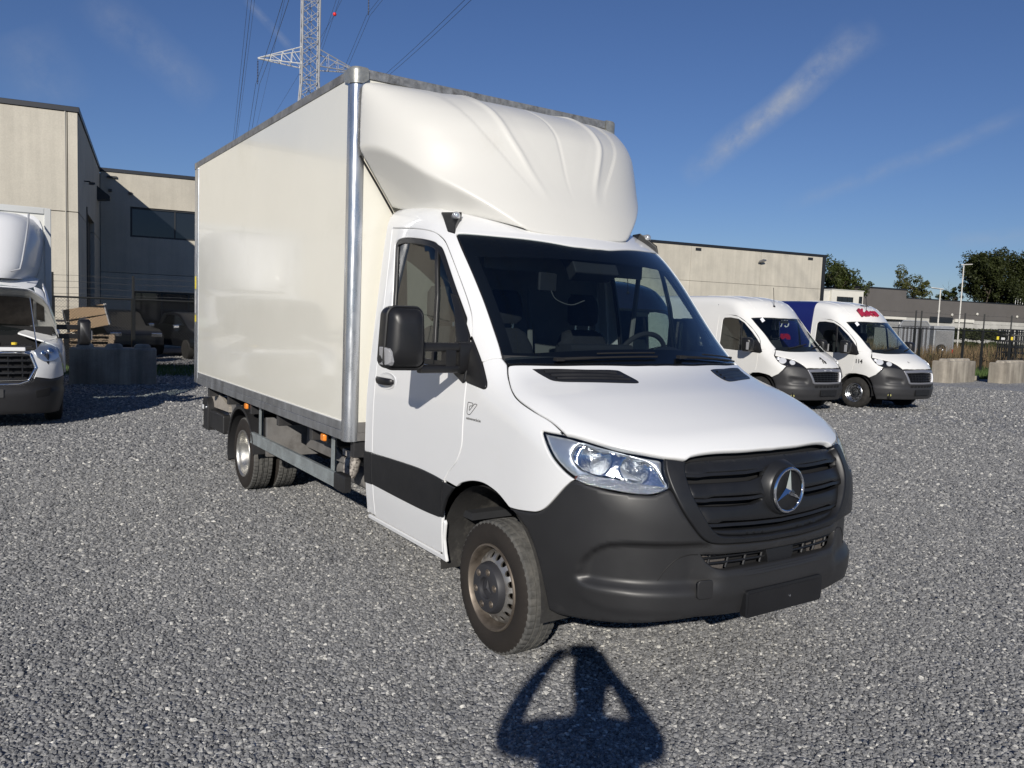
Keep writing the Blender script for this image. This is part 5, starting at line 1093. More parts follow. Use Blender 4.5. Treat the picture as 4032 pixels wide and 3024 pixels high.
rw = empty('warehouse'); tag(rw, 'right concrete warehouse with floodlight and two vents, behind the parked vans', 'building')
RP = WPC + E2 * 8
panels(rw, RP, E1, -E2, [(21.9, 27.9), (27.9, 33.85), (33.85, 39.65), (39.65, 45.2)], [(0, 1.6), (1.6, 4.55), (4.55, 6.80)], M_CONC)
mb = MB(); wslab(mb, RP, E1, -E2, 45.21, 45.5, 0, 6.80, -.3, .03); mb.build('end_pilaster', M_FRAME, rw)
panels(rw, RP + E1 * 45.5, E2, E1, [(.3, 6.), (6., 12.)], [(0, 4.55), (4.55, 6.80)], M_CONC)
mb = MB(); wslab(mb, RP, E1, -E2, 21.9, 45.3, 0, 6.75, -12, -.185); mb.build('inner_core', M_JOINT, rw)  # same unseen fill, added so no sun gets in behind the panels
mb = MB(); wslab(mb, RP, E1, -E2, 21.9, 45.56, 6.80, 6.97, -.4, .05); wslab(mb, RP + E1 * 45.5, E2, E1, 0.4, 12, 6.801, 6.969, -.4, .05); mb.build('roof_trim', M_ROOFTRIM, rw, bevel=.01, seg=1)
for s in (34.4, 44.05):
    mb = MB(); wslab(mb, RP, E1, -E2, s - .22, s + .22, 6.52, 6.70, -.01, .03); o = mb.build('wall_vent', M_FRAME, rw)
mb = MB(); mb.cbox(bpt(RP, E1, -E2, 39.55, .28, 6.16), (.36, .40, .10), M=Matrix.Rotation(.16, 3, 'Z') @ Matrix.Rotation(-.35, 3, 'Y')); mb.tube([bpt(RP, E1, -E2, 39.55, 0, 6.1), bpt(RP, E1, -E2, 39.55, .2, 6.12)], .04, 6); mb.build('floodlight', mat('floodlight_grey', (.25, .25, .26), .3, metal=.6), rw)
window(rw, RP, E1, -E2, 24.0, 32.6, 3.55, 4.5, (27., 30.))

# ---------------------------------------------------------------- far buildings on the right
wb = empty('office_building'); tag(wb, 'small white rendered building with dark window between the warehouse and grey hall', 'building')
WBP = WPC + E2 * 40
mb = MB(); wslab(mb, WBP, E1, -E2, 77.2, 79.2, 0, 6.5, -8, -.3); wslab(mb, WBP, E1, -E2, 79.21, 84.6, 0, 6.65, -8, 0); mb.build('wall', M_WHITEWALL, wb)
mb = MB(); wslab(mb, WBP, E1, -E2, 77.1, 79.2, 6.5, 6.6, -8, -.25); wslab(mb, WBP, E1, -E2, 79.15, 84.7, 6.65, 6.75, -8, .05); mb.build('roof_edge', mat('pale_roof_edge', (.5, .5, .47), .7), wb)
for (a_, b_, c_, d_) in ((80.1, 82.8, 4.0, 5.85), (83.85, 84.35, 4.2, 6.0)):
    w = window(wb, WBP, E1, -E2, a_, b_, c_, d_, tuple(np.linspace(a_, b_, 4)[1:-1]) if b_ - a_ > 1 else (), dep=-.03)
gh = empty('grey_hall'); tag(gh, 'tall dark grey metal hall beside the white building', 'building')
GP = WPC + E2 * 48
mb = MB(); wslab(mb, GP, E1, -E2, 93.0, 101.9, 0, 7.75, -14, 0); mb.build('wall', M_GREYCLAD, gh)
mb = MB(); wslab(mb, GP, E1, -E2, 92.9, 102.0, 7.75, 7.95, -14, .08); mb.build('roof_trim', M_ROOFTRIM, gh)
mb = MB(); wslab(mb, GP, E1, -E2, 95.5, 101.2, 3.5, 3.85, -.01, .9); mb.build('canopy', M_WHITEWALL, gh)
lh = empty('long_hall'); tag(lh, 'long low grey hall with white plinth stretching to the right edge', 'building')
LP = WPC + E2 * 75
mb = MB(); wslab(mb, LP, E1, -E2, 128., 190., 4.6, 8.2, -20, 0); mb.build('cladding', M_GREYCLAD, lh)
mb = MB(); wslab(mb, LP, E1, -E2, 128., 190., 0, 4.59, -20, -.1); mb.build('plinth', mat('pale_plinth', (.42, .41, .38), .85, var=.15, vscale=.4), lh)
mb = MB(); wslab(mb, LP, E1, -E2, 127.9, 190.2, 8.2, 8.38, -20, .08); mb.build('roof_trim', M_ROOFTRIM, lh)
mb = MB(); wslab(mb, LP, E1, -E2, 141.3, 147.6, 3.9, 4.95, -.05, .25); mb.build('door_canopy', M_FRAME, lh)
mb = MB(); wslab(mb, LP, E1, -E2, 148.4, 154., 4.1, 4.75, -.05, .22); mb.build('window_band', M_WHITEWALL, lh)
for s, z in ((143.5, 6.1), (147.4, 5.5), (154.8, 5.9), (167.2, 5.8)):
    mb = MB(); mb.lathe([(.0, .3), (.22, .2), (.28, 0)], bpt(LP, E1, -E2, s, .1, z), (.98, -.1, -.3), 10); mb.build('wall_lamp', M_WHITEWALL, lh)
rl = MB()
for s in np.linspace(168, 175, 10): rl.tube([bpt(LP, E1, -E2, s, -1, 8.3), bpt(LP, E1, -E2, s, -1, 9.6)], .05, 4)
rl.tube([bpt(LP, E1, -E2, 168, -1, 9.6), bpt(LP, E1, -E2, 175, -1, 9.6)], .05, 4); rl.build('roof_railing', mat('white_railing', (.7, .7, .7), .5), lh)
# ---------------------------------------------------------------- rear fence along the yard
FP = Vector((-20.25, -1.75, 0)); M_FPOST = mat('black_fence_paint', (.012, .013, .013), .5); M_WIRE = mat('black_fence_wire', (.02, .021, .02), .5, metal=.2); M_BARB = mat('barbed_wire', (.10, .10, .10), .5, metal=.5)
def fence(P, a, n0, n1, posts, hgt, top, name, label):
    f = empty(name, P + a * n0); tag(f, label, 'fence'); base = P + a * n0
    L = lambda s, z, o=0.: (a * (s - n0)).to_tuple()[:2] + (z,)
    for s in posts:
        mb = MB(); p0 = Vector(L(s, 0)); mb.cbox(p0 + Vector((0, 0, hgt / 2)), (.085, .085, hgt), rz=.16); mb.tube([p0 + Vector((0, 0, hgt)), p0 + Vector((0, 0, top))], .028, 6); mb.build('post', M_FPOST, f)
    mb = MB(); mb.tube([L(n0, hgt - .02), L(n1, hgt - .02)], .028, 6); mb.build('top_rail', M_FPOST, f)
    mb = MB(); cell = .075; h = hgt - .05
    for dirn in (1, -1):
        for s in np.arange(n0 - h if dirn > 0 else n0, n1 if dirn > 0 else n1 + h, cell):
            s0, s1 = s, s + dirn * h; z0, z1 = .03, hgt - .03
            # clip to the fence run
            pts = []
            for t in (0., 1.):
                pts.append((s0 + (s1 - s0) * t, z0 + (z1 - z0) * t))
            (u0, w0), (u1, w1) = pts
            def clip(u0, w0, u1, w1, lim, lo):
                if (u0 < lim) == lo and (u1 < lim) == lo: return None
                if (u0 < lim) == lo: t = (lim - u0) / (u1 - u0); return lim, w0 + (w1 - w0) * t, u1, w1
                if (u1 < lim) == lo: t = (lim - u0) / (u1 - u0); return u0, w0, lim, w0 + (w1 - w0) * t
                return u0, w0, u1, w1
            q = clip(u0, w0, u1, w1, n0, True)
            q = q and clip(*q, n1, False)
            if q: mb.tube([L(q[0], q[1]), L(q[2], q[3])], .0030, 3, caps=False)
    tag(mb.build('wire_mesh', M_WIRE, f, fix=False), kind='stuff')
    for k in range(4):
        z = hgt + (top - hgt) * (.12 + .26 * k); pts = []
        for i, s in enumerate(np.arange(n0, n1 + .01, 1.2)): pts.append((L(s, z - .025 * (i % 2))))
        mb = MB(); mb.tube(pts, .004, 4)
        for s in np.arange(n0 + .1, n1, .3): p = Vector(L(s, z)); mb.tube([p + Vector((0, .02, -.025)), p + Vector((0, -.02, .025))], .003, 3)
        mb.build('barbed_wire', M_BARB, f, fix=False)
    return f
fence(FP, E1, -4.0, 8.0, [-2.6, .27, 2.13, 5.0, 7.8], 1.85, 2.45, 'chain_link_fence', 'black chain-link fence with barbed wire in front of the left warehouse')
fence(FP, E1, 8.0, 46.0, [10.5, 13.4, 16.3, 19.2, 22.1, 25.0, 28.2, 31.5, 31.83, 34.5, 35.74, 37.56, 40.4, 43.2], 1.93, 2.65, 'chain_link_fence', 'black chain-link fence with tall barbed posts behind the parked vans and right blocks')

# ---------------------------------------------------------------- concrete lego blocks
def lego(loc, rz, Lx, Ly, H_, nb, label, group='concrete yard blocks'):
    o = empty('concrete_block', loc, rz); tag(o, label, 'block', group)
    mb = MB(); mb.loft([[(a, b, z) for a, b in rrect(Lx - k, Ly - k, .02, 2)] for z, k in ((0, .01), (.02, 0), (H_ - .03, 0), (H_, .05))]); mb.build('body', M_BLOCK, o, sharp=30)
    for i in range(nb):
        y = -Ly / 2 + Ly * (i + .5) / nb; mb = MB()
        mb.loft([[(a, y + b, z) for a, b in rrect(min(Lx * .5, .3) * k, Ly / nb * .62 * k, .05 * k, 4)] for z, k in ((H_ - .005, 1.), (H_ + .05, .92), (H_ + .085, .66))]); mb.build('stud', M_BLOCK, o, sharp=40)
    return o
lego((-15.63, -.66, 0), math.radians(-9.4), .62, 1.66, .77, 3, 'dark shaded concrete block with rounded studs below the pallet pile')
lego((-11.87, 26.42, 0), math.radians(5.9), .6, 2.3, .77, 4, 'sunlit concrete block with studs at right, nearest the parked vans')
lego((-11.22, 29.15, 0), math.radians(5.9), .6, 2.4, .75, 4, 'weathered concrete block cut by the right edge of the photo')
mb = MB(); mb.cbox((-12.3, 28.5, .09), (.45, .55, .18), rz=.1); tag(mb.build('kerb_stone', M_BLOCK, bevel=.02), 'low pale kerb stone lying between the two right concrete blocks', 'kerb')

# ---------------------------------------------------------------- pallets behind the left fence
M_WOOD = mat('pallet_wood', (.30, .225, .155), .85, var=.25, vscale=5, stretch=(.4, 4, 4), dirt=(.16, .13, .10), dscale=6, dlo=.5, dhi=.8, bump=.3, bscale=30)
def pallet(loc, rz, tilt, label):
    o = empty('pallet', loc, 0); o.rotation_euler = (tilt, 0, rz); tag(o, label, 'pallet', 'pallets in the pile')
    for x in np.linspace(-.53, .53, 5): mb = MB(); mb.box(x - .06, x + .06, -.4, .4, .122, .144); mb.build('deck_board', M_WOOD, o)
    for y in (-.35, 0, .35):
        mb = MB(); mb.box(-.6, .6, y - .05, y + .05, .100, .1215); mb.build('stringer_board', M_WOOD, o)
        mb = MB(); mb.box(-.6, .6, y - .05, y + .05, 0, .022); mb.build('base_board', M_WOOD, o)
        for x in (-.53, 0, .53): mb = MB(); mb.box(x - .07, x + .07, y - .05, y + .05, .0225, .0995); mb.build('block', M_WOOD, o)
    return o
PB = Vector((-21.0, -1.9, 0)) + E1 * 1.45; prz = math.radians(-9.5 + 90)
PB = FP + E1 * 1.05 - E2 * -.85
for i in range(6): pallet(PB + Vector((0, .02 * (i % 2), .145 * i)), prz, 0, ['lowest pallet of the pile behind the left fence', 'second pallet up in the pile behind the left fence', 'third pallet up in the pile behind the left fence', 'fourth pallet up in the pile behind the left fence', 'fifth pallet up in the pile, just above the concrete block', 'sixth pallet up in the pile, under the tilted crates'][i])
M_CRATE = mat('crate_wood_warm', (.36, .25, .15), .8, var=.2, vscale=6, stretch=(4, .5, 4), dirt=(.2, .14, .09), dscale=7, dlo=.5, dhi=.8); M_CRATEF = mat('crate_metal_corner', (.45, .44, .42), .4, metal=.6)
def crate(loc, rz, tilt, label):
    o = empty('crate', loc); o.rotation_euler = (0, tilt, rz); tag(o, label, 'crate', 'tilted crates on the pallet pile')
    for s in (-1, 1): mb = MB(); mb.box(-.48, .48, s * .38 - .012, s * .38 + .012, .02, .27); mb.build('side_board', M_CRATE, o)
    for s in (-1, 1): mb = MB(); mb.box(s * .47 - .012, s * .47 + .012, -.367, .367, .02, .27); mb.build('end_board', M_CRATE, o)
    mb = MB(); mb.box(-.48, .48, -.39, .39, 0, .018); mb.build('bottom', M_CRATE, o)
    for sx in (-1, 1):
        for sy in (-1, 1): mb = MB(); mb.box(sx * .495 - .02, sx * .495 + .012, sy * .40 - .012, sy * .40 + .012, .0, .285); mb.build('corner_iron', M_CRATEF, o)
    return o
crate(PB + Vector((0, .02, 1.02)), math.radians(80.5), -.24, 'weathered crate under the topmost one on the pallet pile')
crate(PB + Vector((0, -.06, 1.32)), math.radians(80.5), -.20, 'topmost warm brown crate tilted on the pallet pile')

# ---------------------------------------------------------------- grass, weeds and hedge
M_GRASS = mat('grass_blades', (.055, .095, .022), .8, var=.35, vscale=.8); M_DRY = mat('dry_weeds', (.20, .135, .070), .85, var=.4, vscale=.9, dirt=(.10, .11, .03), dscale=.8)
M_SOIL = mat('grassy_soil', (.06, .075, .025), .95, var=.35, vscale=2, dirt=(.09, .07, .04), dscale=3)
def strip(name, P, a, b, s0, s1, n0, n1, z, m):
    mb = MB(); mb.add([bpt(P, a, b, s, n, z) for s, n in ((s0, n0), (s1, n0), (s1, n1), (s0, n1))], [(0, 1, 2, 3)]); return tag(mb.build(name, m), kind='structure')
strip('grass_verge', FP, E1, -E2, -8, 60, -1.1, 3.6 if False else 2.6, .004, M_SOIL)
strip('field', FP, E1, -E2, 9., 260, -140, -1.11, .0045, M_SOIL)
strip('yard_paving', FP, E1, -E2, -24, 8.9, -11.5, -1.12, .006, mat('concrete_paving', (.24, .21, .185), .9, var=.1, vscale=1))
def blades(name, P, a, b, s0, s1, n0, n1, count, h0, h1, m, wid=.012, lean=.35, label='', cat='grass', holes=()):
    s = nrng.uniform(s0, s1, count); n = nrng.uniform(n0, n1, count); h = nrng.uniform(h0, h1, count); an = nrng.uniform(0, 6.28, count); le = nrng.uniform(0, lean, count) * h; V = []; F = []
    for i in range(count):
        p = bpt(P, a, b, s[i], n[i], 0); dx, dy = math.cos(an[i]) * wid, math.sin(an[i]) * wid; lx, ly = -math.sin(an[i]) * le[i], math.cos(an[i]) * le[i]; k = len(V)
        V += [(p.x - dx, p.y - dy, 0), (p.x + dx, p.y + dy, 0), (p.x + dx * .7 + lx * .4, p.y + dy * .7 + ly * .4, h[i] * .6), (p.x - dx * .7 + lx * .4, p.y - dy * .7 + ly * .4, h[i] * .6), (p.x + lx, p.y + ly, h[i])]
        F += [(k, k + 1, k + 2, k + 3), (k + 3, k + 2, k + 4)]
    me = bpy.data.meshes.new(name); me.from_pydata(V, [], F); me.materials.append(m); o = link(bpy.data.objects.new(name, me)); return tag(o, label, cat, kind='stuff')
blades('grass', FP, E1, -E2, -8, 14, -1.0, 2.5, 26000, .05, .15, M_GRASS, .007, label='short green grass along the left fence')
blades('grass', FP, E1, -E2, 22, 44, -3.0, 2.4, 26000, .08, .34, M_GRASS, .012, label='green grass around the right concrete blocks')
blades('weeds', FP, E1, -E2, 25, 62, -30, -1.2, 16000, .3, 1.25, M_DRY, .02, .5, label='tall dry brown weeds behind the right fence', cat='weeds')
blades('weeds', FP, E1, -E2, 29, 37, -7., -1.0, 5000, .3, 1.15, M_DRY, .014, .5, label='thicket of reddish weeds close behind the right fence', cat='weeds')
# ---------------------------------------------------------------- trees
M_BARK = mat('bark', (.075, .06, .045), .9, var=.3, vscale=6)
def leafmat(name, c, tr=.35):
    m = bpy.data.materials.new(name); m.use_nodes = True; nt = m.node_tree; L = nt.links; p = nt.nodes['Principled BSDF']; p.inputs['Roughness'].default_value = .6; p.inputs['Specular IOR Level'].default_value = .3
    g = nt.nodes.new('ShaderNodeNewGeometry'); n = nt.nodes.new('ShaderNodeTexNoise'); n.inputs['Scale'].default_value = 1.4; n.inputs['Detail'].default_value = 4; L.new(g.outputs['Position'], n.inputs['Vector'])
    r = nt.nodes.new('ShaderNodeValToRGB'); r.color_ramp.elements[0].position = .3; r.color_ramp.elements[0].color = tuple(v * .55 for v in c) + (1,); r.color_ramp.elements[1].position = .7; r.color_ramp.elements[1].color = (c[0] * 1.55, c[1] * 1.35, c[2] * 1.1, 1); L.new(n.outputs[0], r.inputs[0]); L.new(r.outputs[0], p.inputs['Base Color'])
    t = nt.nodes.new('ShaderNodeBsdfTranslucent'); L.new(r.outputs[0], t.inputs[0]); mx = nt.nodes.new('ShaderNodeMixShader'); mx.inputs[0].default_value = tr; L.new(p.outputs[0], mx.inputs[1]); L.new(t.outputs[0], mx.inputs[2]); L.new(mx.outputs[0], nt.nodes['Material Output'].inputs[0]); return m
def tree(loc, height, spread, crown_base, nclump, leaves, lsize, m, label, seed, sparse=False, group=None):
    r = random.Random(seed); nr = np.random.default_rng(seed); o = empty('tree', loc); tag(o, label, 'tree', group)
    mb = MB(); tips = []
    def branch(p, d, ln, rad, lev):
        pts = [p]; q = p.copy(); dd = d.copy()
        for i in range(4):
            dd = (dd + Vector((r.uniform(-.22, .22), r.uniform(-.22, .22), r.uniform(-.05, .16)))).normalized(); q = q + dd * ln / 4; pts.append(q.copy())
        mb.tube(pts, [rad * (1 - .16 * i) for i in range(5)], 6 if lev < 2 else 4, caps=False)
        if lev >= (4 if sparse else 3): tips.append(pts[-1]); tips.append(pts[2]); return
        for k in range(r.randint(3, 4) if lev else 6):
            t = r.choice((2, 3, 4)) if lev else r.choice((1, 2, 3, 4, 4)); az = r.uniform(0, 6.28); up = r.uniform(.1, .75)
            nd = (dd * .5 + Vector((math.cos(az), math.sin(az), up))).normalized(); branch(pts[t].copy(), nd, ln * r.uniform(.5, .72), rad * .52, lev + 1)
        tips.append(pts[-1])
    branch(Vector((0, 0, 0)), Vector((0, 0, 1)), height * .55, height * .022, 0)
    T = np.array([tuple(t) for t in tips]); zmax = T[:, 2].max(); 
    sc = np.array([spread / (np.abs(T[:, :2]).max() + .1), spread / (np.abs(T[:, :2]).max() + .1), (height * .96) / zmax]); mb.v = [(x * sc[0], y * sc[1], z * sc[2]) for x, y, z in mb.v]; T = T * sc
    mb.build('trunk', M_BARK, o, fix=False)
    T = T[T[:, 2] > crown_base]
    cl = T[nr.integers(0, len(T), nclump)] + nr.normal(0, spread * .07, (nclump, 3)); rad = spread * (.10 if sparse else .16) * nr.uniform(.6, 1.3, nclump)
    V = []; F = []
    idx = nr.integers(0, nclump, leaves); d = nr.normal(0, 1, (leaves, 3)); d /= np.linalg.norm(d, axis=1, keepdims=True); P = cl[idx] + d * (rad[idx] * nr.uniform(.25, 1., leaves) ** .5)[:, None]
    a = nr.normal(0, 1, (leaves, 3)); a /= np.linalg.norm(a, axis=1, keepdims=True); b = np.cross(a, d + .3 * nr.normal(0, 1, (leaves, 3))); b /= np.linalg.norm(b, axis=1, keepdims=True) + 1e-6; s = lsize * nr.uniform(.6, 1.3, leaves)[:, None]
    q = np.stack([P - a * s, P + b * s * .6, P + a * s, P - b * s * .6], 1).reshape(-1, 3); ok = q[:, 2].min() > -99
    me = bpy.data.meshes.new('crown'); me.from_pydata(q.tolist(), [], [(4 * i, 4 * i + 1, 4 * i + 2, 4 * i + 3) for i in range(leaves)]); me.materials.append(m); link(bpy.data.objects.new('crown', me), o); return o
LF1 = leafmat('leaf_mid_green', (.050, .072, .020)); LF2 = leafmat('leaf_olive', (.085, .100, .028)); LF3 = leafmat('leaf_dark_oak', (.036, .050, .016))
tree((-67.0, 100.6, 0), 12.2, 4.6, 3.4, 150, 11000, .17, LF1, 'round green tree rising behind the right warehouse corner', 3)
tree((-101., 179., 0), 16.6, 7.4, 7.0, 130, 7500, .20, LF2, 'sparse olive tree with bare branches left of the tall lamp', 11, sparse=True)
tree((-95., 181.5, 0), 14.8, 4.6, 6.5, 70, 3600, .20, LF1, 'thin young tree just left of the big dark oak', 23, sparse=True)
tree((-86.6, 180., 0), 20., 8.6, 3.0, 330, 30000, .25, LF3, 'big dark oak behind the tall street lamp', 5)
tree((-76.4, 184., 0), 20.4, 9.4, 3.0, 330, 30000, .25, LF3, 'big dark oak cut by the right edge of the photo', 8)
# hedges and planting behind the fence
def hedge(P, a, b, s0, s1, n0, n1, z0, z1, count, m, label):
    o = empty('hedge', bpt(P, a, b, (s0 + s1) / 2, (n0 + n1) / 2, 0)); tag(o, label, 'hedge'); c = o.location
    s = nrng.uniform(s0, s1, count); n = nrng.uniform(n0, n1, count); z = nrng.uniform(z0, z1, count) + .18 * np.sin(s * 1.7) * (nrng.uniform(0, 1, count))
    P3_ = np.array([tuple(bpt(P, a, b, s[i], n[i], z[i]) - c) for i in range(count)]); A = nrng.normal(0, 1, (count, 3)); A /= np.linalg.norm(A, axis=1, keepdims=True); Bv = np.cross(A, nrng.normal(0, 1, (count, 3))); Bv /= np.linalg.norm(Bv, axis=1, keepdims=True); sz = nrng.uniform(.10, .2, count)[:, None]
    q = np.stack([P3_ - A * sz, P3_ + Bv * sz * .7, P3_ + A * sz, P3_ - Bv * sz * .7], 1).reshape(-1, 3)
    me = bpy.data.meshes.new('foliage'); me.from_pydata(q.tolist(), [], [(4 * i, 4 * i + 1, 4 * i + 2, 4 * i + 3) for i in range(count)]); me.materials.append(m); link(bpy.data.objects.new('foliage', me), o)
    mb = MB()
    for ss in np.arange(s0 + .3, s1, .8): mb.tube([bpt(P, a, b, ss, (n0 + n1) / 2, 0) - c, bpt(P, a, b, ss + .1, (n0 + n1) / 2, z1 * .7) - c], .03, 4)
    mb.build('stems', M_BARK, o)
hedge(FP, E1, -E2, 44., 96., -41., -39.6, 1.2, 2.35, 15000, LF3, 'dark clipped high hedge in front of the long grey hall')
hedge(FP, E1, -E2, 50., 92., -37.5, -36.6, 0.1, .8, 9000, LF1, 'low hedge below the high hedge behind the right fence')
# street lamps
def lamp_post(loc, h, arm, label):
    o = empty('street_lamp', loc); tag(o, label, 'street lamp', 'white street lamps behind the fence'); M_ = mat('white_lamp_paint', (.62, .60, .55), .5, var=.05)
    mb = MB(); mb.tube([(0, 0, 0), (0, 0, h * .5), (0, 0, h)], [.075, .06, .045], 10); mb.build('pole', M_, o)
    mb = MB(); d = Vector((arm[0], arm[1], .08)).normalized(); p = Vector((0, 0, h)) - d * .25; secs = []
    for t, w in ((0, .05), (.2, .10), (.7, .17), (1.0, .12), (1.1, .04)): c = p + d * (.95 * t); u = d.cross(Vector((0, 0, 1))).normalized(); secs.append([tuple(c + u * w), tuple(c + Vector((0, 0, .07))), tuple(c - u * w), tuple(c - Vector((0, 0, .03)))])
    mb.loft(secs); mb.build('lamp_head', M_, o)
lamp_post((-32.3, 62.8, 0), 5.35, (-.5, -.85), 'shorter white street lamp with head pointing left')
lamp_post((-35.1, 71.55, 0), 8.0, (.5, .85), 'taller white street lamp with head pointing right')
# ---------------------------------------------------------------- trailers beyond the fence
def local(P, yaw): return lambda x, y, z: Vector(P) + Matrix.Rotation(yaw, 3, 'Z') @ Vector((x, y, z))
tr = empty('livestock_trailer', (-24.2, 45.2, 0), math.radians(-25)); tag(tr, 'grey trailer with its ribbed ramp standing upright behind the van', 'trailer'); M_TRA = mat('trailer_aluminium', (.42, .43, .44), .45, metal=.5, var=.1, vscale=5); M_TRB = mat('ramp_ribs_dark', (.08, .08, .085), .6)
mb = MB(); mb.box(-2.6, -.05, -1.0, 1.0, .5, 2.35); mb.build('body', mat('trailer_white', (.62, .62, .60), .5), tr, bevel=.03)
mb = MB(); mb.box(0, .05, -1.02, 1.02, .25, 2.1); rp = mb.build('ramp', M_TRB, tr)
for y in np.linspace(-.9, .9, 8): mb = MB(); mb.box(.05, .09, y - .06, y + .06, .3, 2.05); mb.build('rib', M_TRA, rp, bevel=.01)
mb = MB(); mb.tube([(.02, -1.0, .25), (.02, -1.0, 2.2), (.02, -.8, 2.42), (.02, .8, 2.42), (.02, 1.0, 2.2), (.02, 1.0, .25)], .05, 6); mb.build('frame_hoop', M_TRA, tr)
mb = MB(); mb.box(-.04, .03, -.95, .95, 2.12, 2.36); mb.build('top_flap', mat('grey_tarp', (.18, .185, .19), .7), tr)
for s in (-1, 1): mb = MB(); mb.lathe([(.0, -.09), (.2, -.09), (.31, -.08), (.32, 0), (.31, .08), (.2, .09), (.0, .09)], (-1.6, s * 1.12, .32), (0, 1, 0), 18); mb.build('wheel', M_RUBBER, tr)
tb = empty('box_trailer', (-23.6, 47.6, 0), math.radians(-25)); tag(tb, 'small aluminium box trailer with a spare wheel on its rear', 'trailer')
mb = MB(); mb.box(-2.2, 0, -.72, .72, .35, 2.2); mb.build('body', M_TRA, tb, bevel=.05)
mb = MB(); mb.box(.002, .02, -.6, .6, .5, 1.9); mb.build('rear_door', mat('trailer_mesh_grey', (.22, .22, .22), .6), tb)
sw = MB(); sw.lathe([(.0, -.02), (.13, -.03)], (.12, -.25, .75), (1, 0, 0), 20); 
sp_ = MB(); sp_.lathe([(.13, -.07), (.2, -.09), (.30, -.08), (.31, 0), (.30, .08), (.2, .09), (.13, .07)], (.12, -.25, .75), (1, 0, 0), 24); so = sp_.build('spare_wheel', M_RUBBER, tb)
sw = MB(); sw.lathe([(.0, .09), (.05, .09), (.10, .04), (.14, .07), (.15, .0)], (.12, -.25, .75), (1, 0, 0), 20); sw.build('spare_rim', M_SATIN, so)
mb = MB(); mb.box(.02, .05, .55, .66, .45, .75); mb.build('tail_lamp', M_RED, tb)
for s in (-1, 1): mb = MB(); mb.lathe([(.0, -.08), (.2, -.08), (.29, -.07), (.30, 0), (.29, .07), (.2, .08), (.0, .08)], (-1.2, s * .84, .30), (0, 1, 0), 18); mb.build('wheel', M_RUBBER, tb)
# stacked black crates behind the fence at the right edge
M_BCR = mat('black_plastic_crate', (.015, .016, .02), .5, var=.2, vscale=8)
for i in range(7):
    mb = MB(); z0 = .3 * i
    for k in range(2): pass
    mb.box(-.5, .5, -.6, .6, z0, z0 + .03)
    for yy in np.linspace(-.55, .55, 7): mb.box(.46, .5, yy - .02, yy + .02, z0 + .03, z0 + .28); mb.box(-.5, -.46, yy - .02, yy + .02, z0 + .03, z0 + .28)
    for xx in np.linspace(-.45, .45, 5): mb.box(xx - .02, xx + .02, -.6, -.56, z0 + .03, z0 + .28); mb.box(xx - .02, xx + .02, .56, .6, z0 + .03, z0 + .28)
    mb.box(.455, .505, -.605, .605, z0 + .24, z0 + .285); mb.box(-.505, -.455, -.605, .605, z0 + .24, z0 + .285); mb.box(-.5, .5, -.605, -.555, z0 + .24, z0 + .286); mb.box(-.5, .5, .555, .605, z0 + .24, z0 + .286)
    o = mb.build('plastic_crate', M_BCR); o.location = (-16.6, 41.2, .0); o.rotation_euler = (0, 0, -.16); tag(o, ['lowest', 'second lowest', 'third from the ground', 'middle', 'third from the top', 'second from the top', 'topmost'][i] + ' black plastic crate of the stack at the right fence', 'crate', 'stacked black crates')
# warning plates on the fence
for s, w_, c_, lb in ((36.6, .14, (.75, .62, .05), 'small yellow sign plate on the right fence, left one'), (36.9, .24, (.6, .6, .58), 'small white sign plate between the two yellow ones'), (37.55, .14, (.80, .60, .04), 'small yellow sign plate beside the right fence post')):
    mb = MB(); wslab(mb, FP, E1, -E2, s, s + w_, 1.56, 1.70 if c_[2] < .5 else 1.66, .045, .055); tag(mb.build('sign_plate', mat('plate_%d' % int(s * 10), c_, .5)), lb, 'sign', 'fence signs')

# ---------------------------------------------------------------- power pylon and lines
py = empty('power_pylon', (-100.4, 33.2, 0), math.radians(-13)); tag(py, 'tall galvanised lattice power pylon rising behind the cargo box', 'pylon'); M_STEEL = mat('galvanised_lattice', (.46, .46, .46), .5, metal=.35, var=.1, vscale=2)
def wpy(z): return 1.06 if z > 31 else 1.06 + (31 - z) * .075
def leg_pt(i, z): w = wpy(z); return Vector(((-w, -w), (w, -w), (w, w), (-w, w))[i] + (z,))
for i in range(4): mb = MB(); mb.tube([leg_pt(i, z) for z in (0, 15, 31, 44, 58)], [.14, .13, .11, .10, .08], 4); mb.build('leg', M_STEEL, py)
lev = [0, 6, 11.5, 16.2, 20.3, 23.8, 26.8, 29.3] + [31 + 1.75 * k for k in range(16)]
mb = MB()
for i in range(4):
    j = (i + 1) % 4
    for z0, z1 in zip(lev[:-1], lev[1:]):
        mb.tube([leg_pt(i, z0), leg_pt(j, z1)], .045, 4); mb.tube([leg_pt(j, z0), leg_pt(i, z1)], .045, 4)
        if z1 > 30 and round((z1 - 31) / 1.75) % 3 == 0: mb.tube([leg_pt(i, z1), leg_pt(j, z1)], .05, 4)
tag(mb.build('lattice_bracing', M_STEEL, py, fix=False), kind='stuff')
mb = MB(); mb.box(-.9, -.75, -1.25, -1.1, 0, 56); lad = MB()
for s in (-.25, .25): lad.tube([(-1.2, s, 2), (-1.2, s, 30), (-1.16, s, 56)], .03, 4)
for z in np.arange(2, 56, .5): lad.tube([(-1.2, -.25, z), (-1.2, .25, z)], .018, 3)
lad.build('ladder', M_STEEL, py, fix=False)
M_INS = mat('insulator_brown', (.055, .04, .035), .35); ins_pts = []
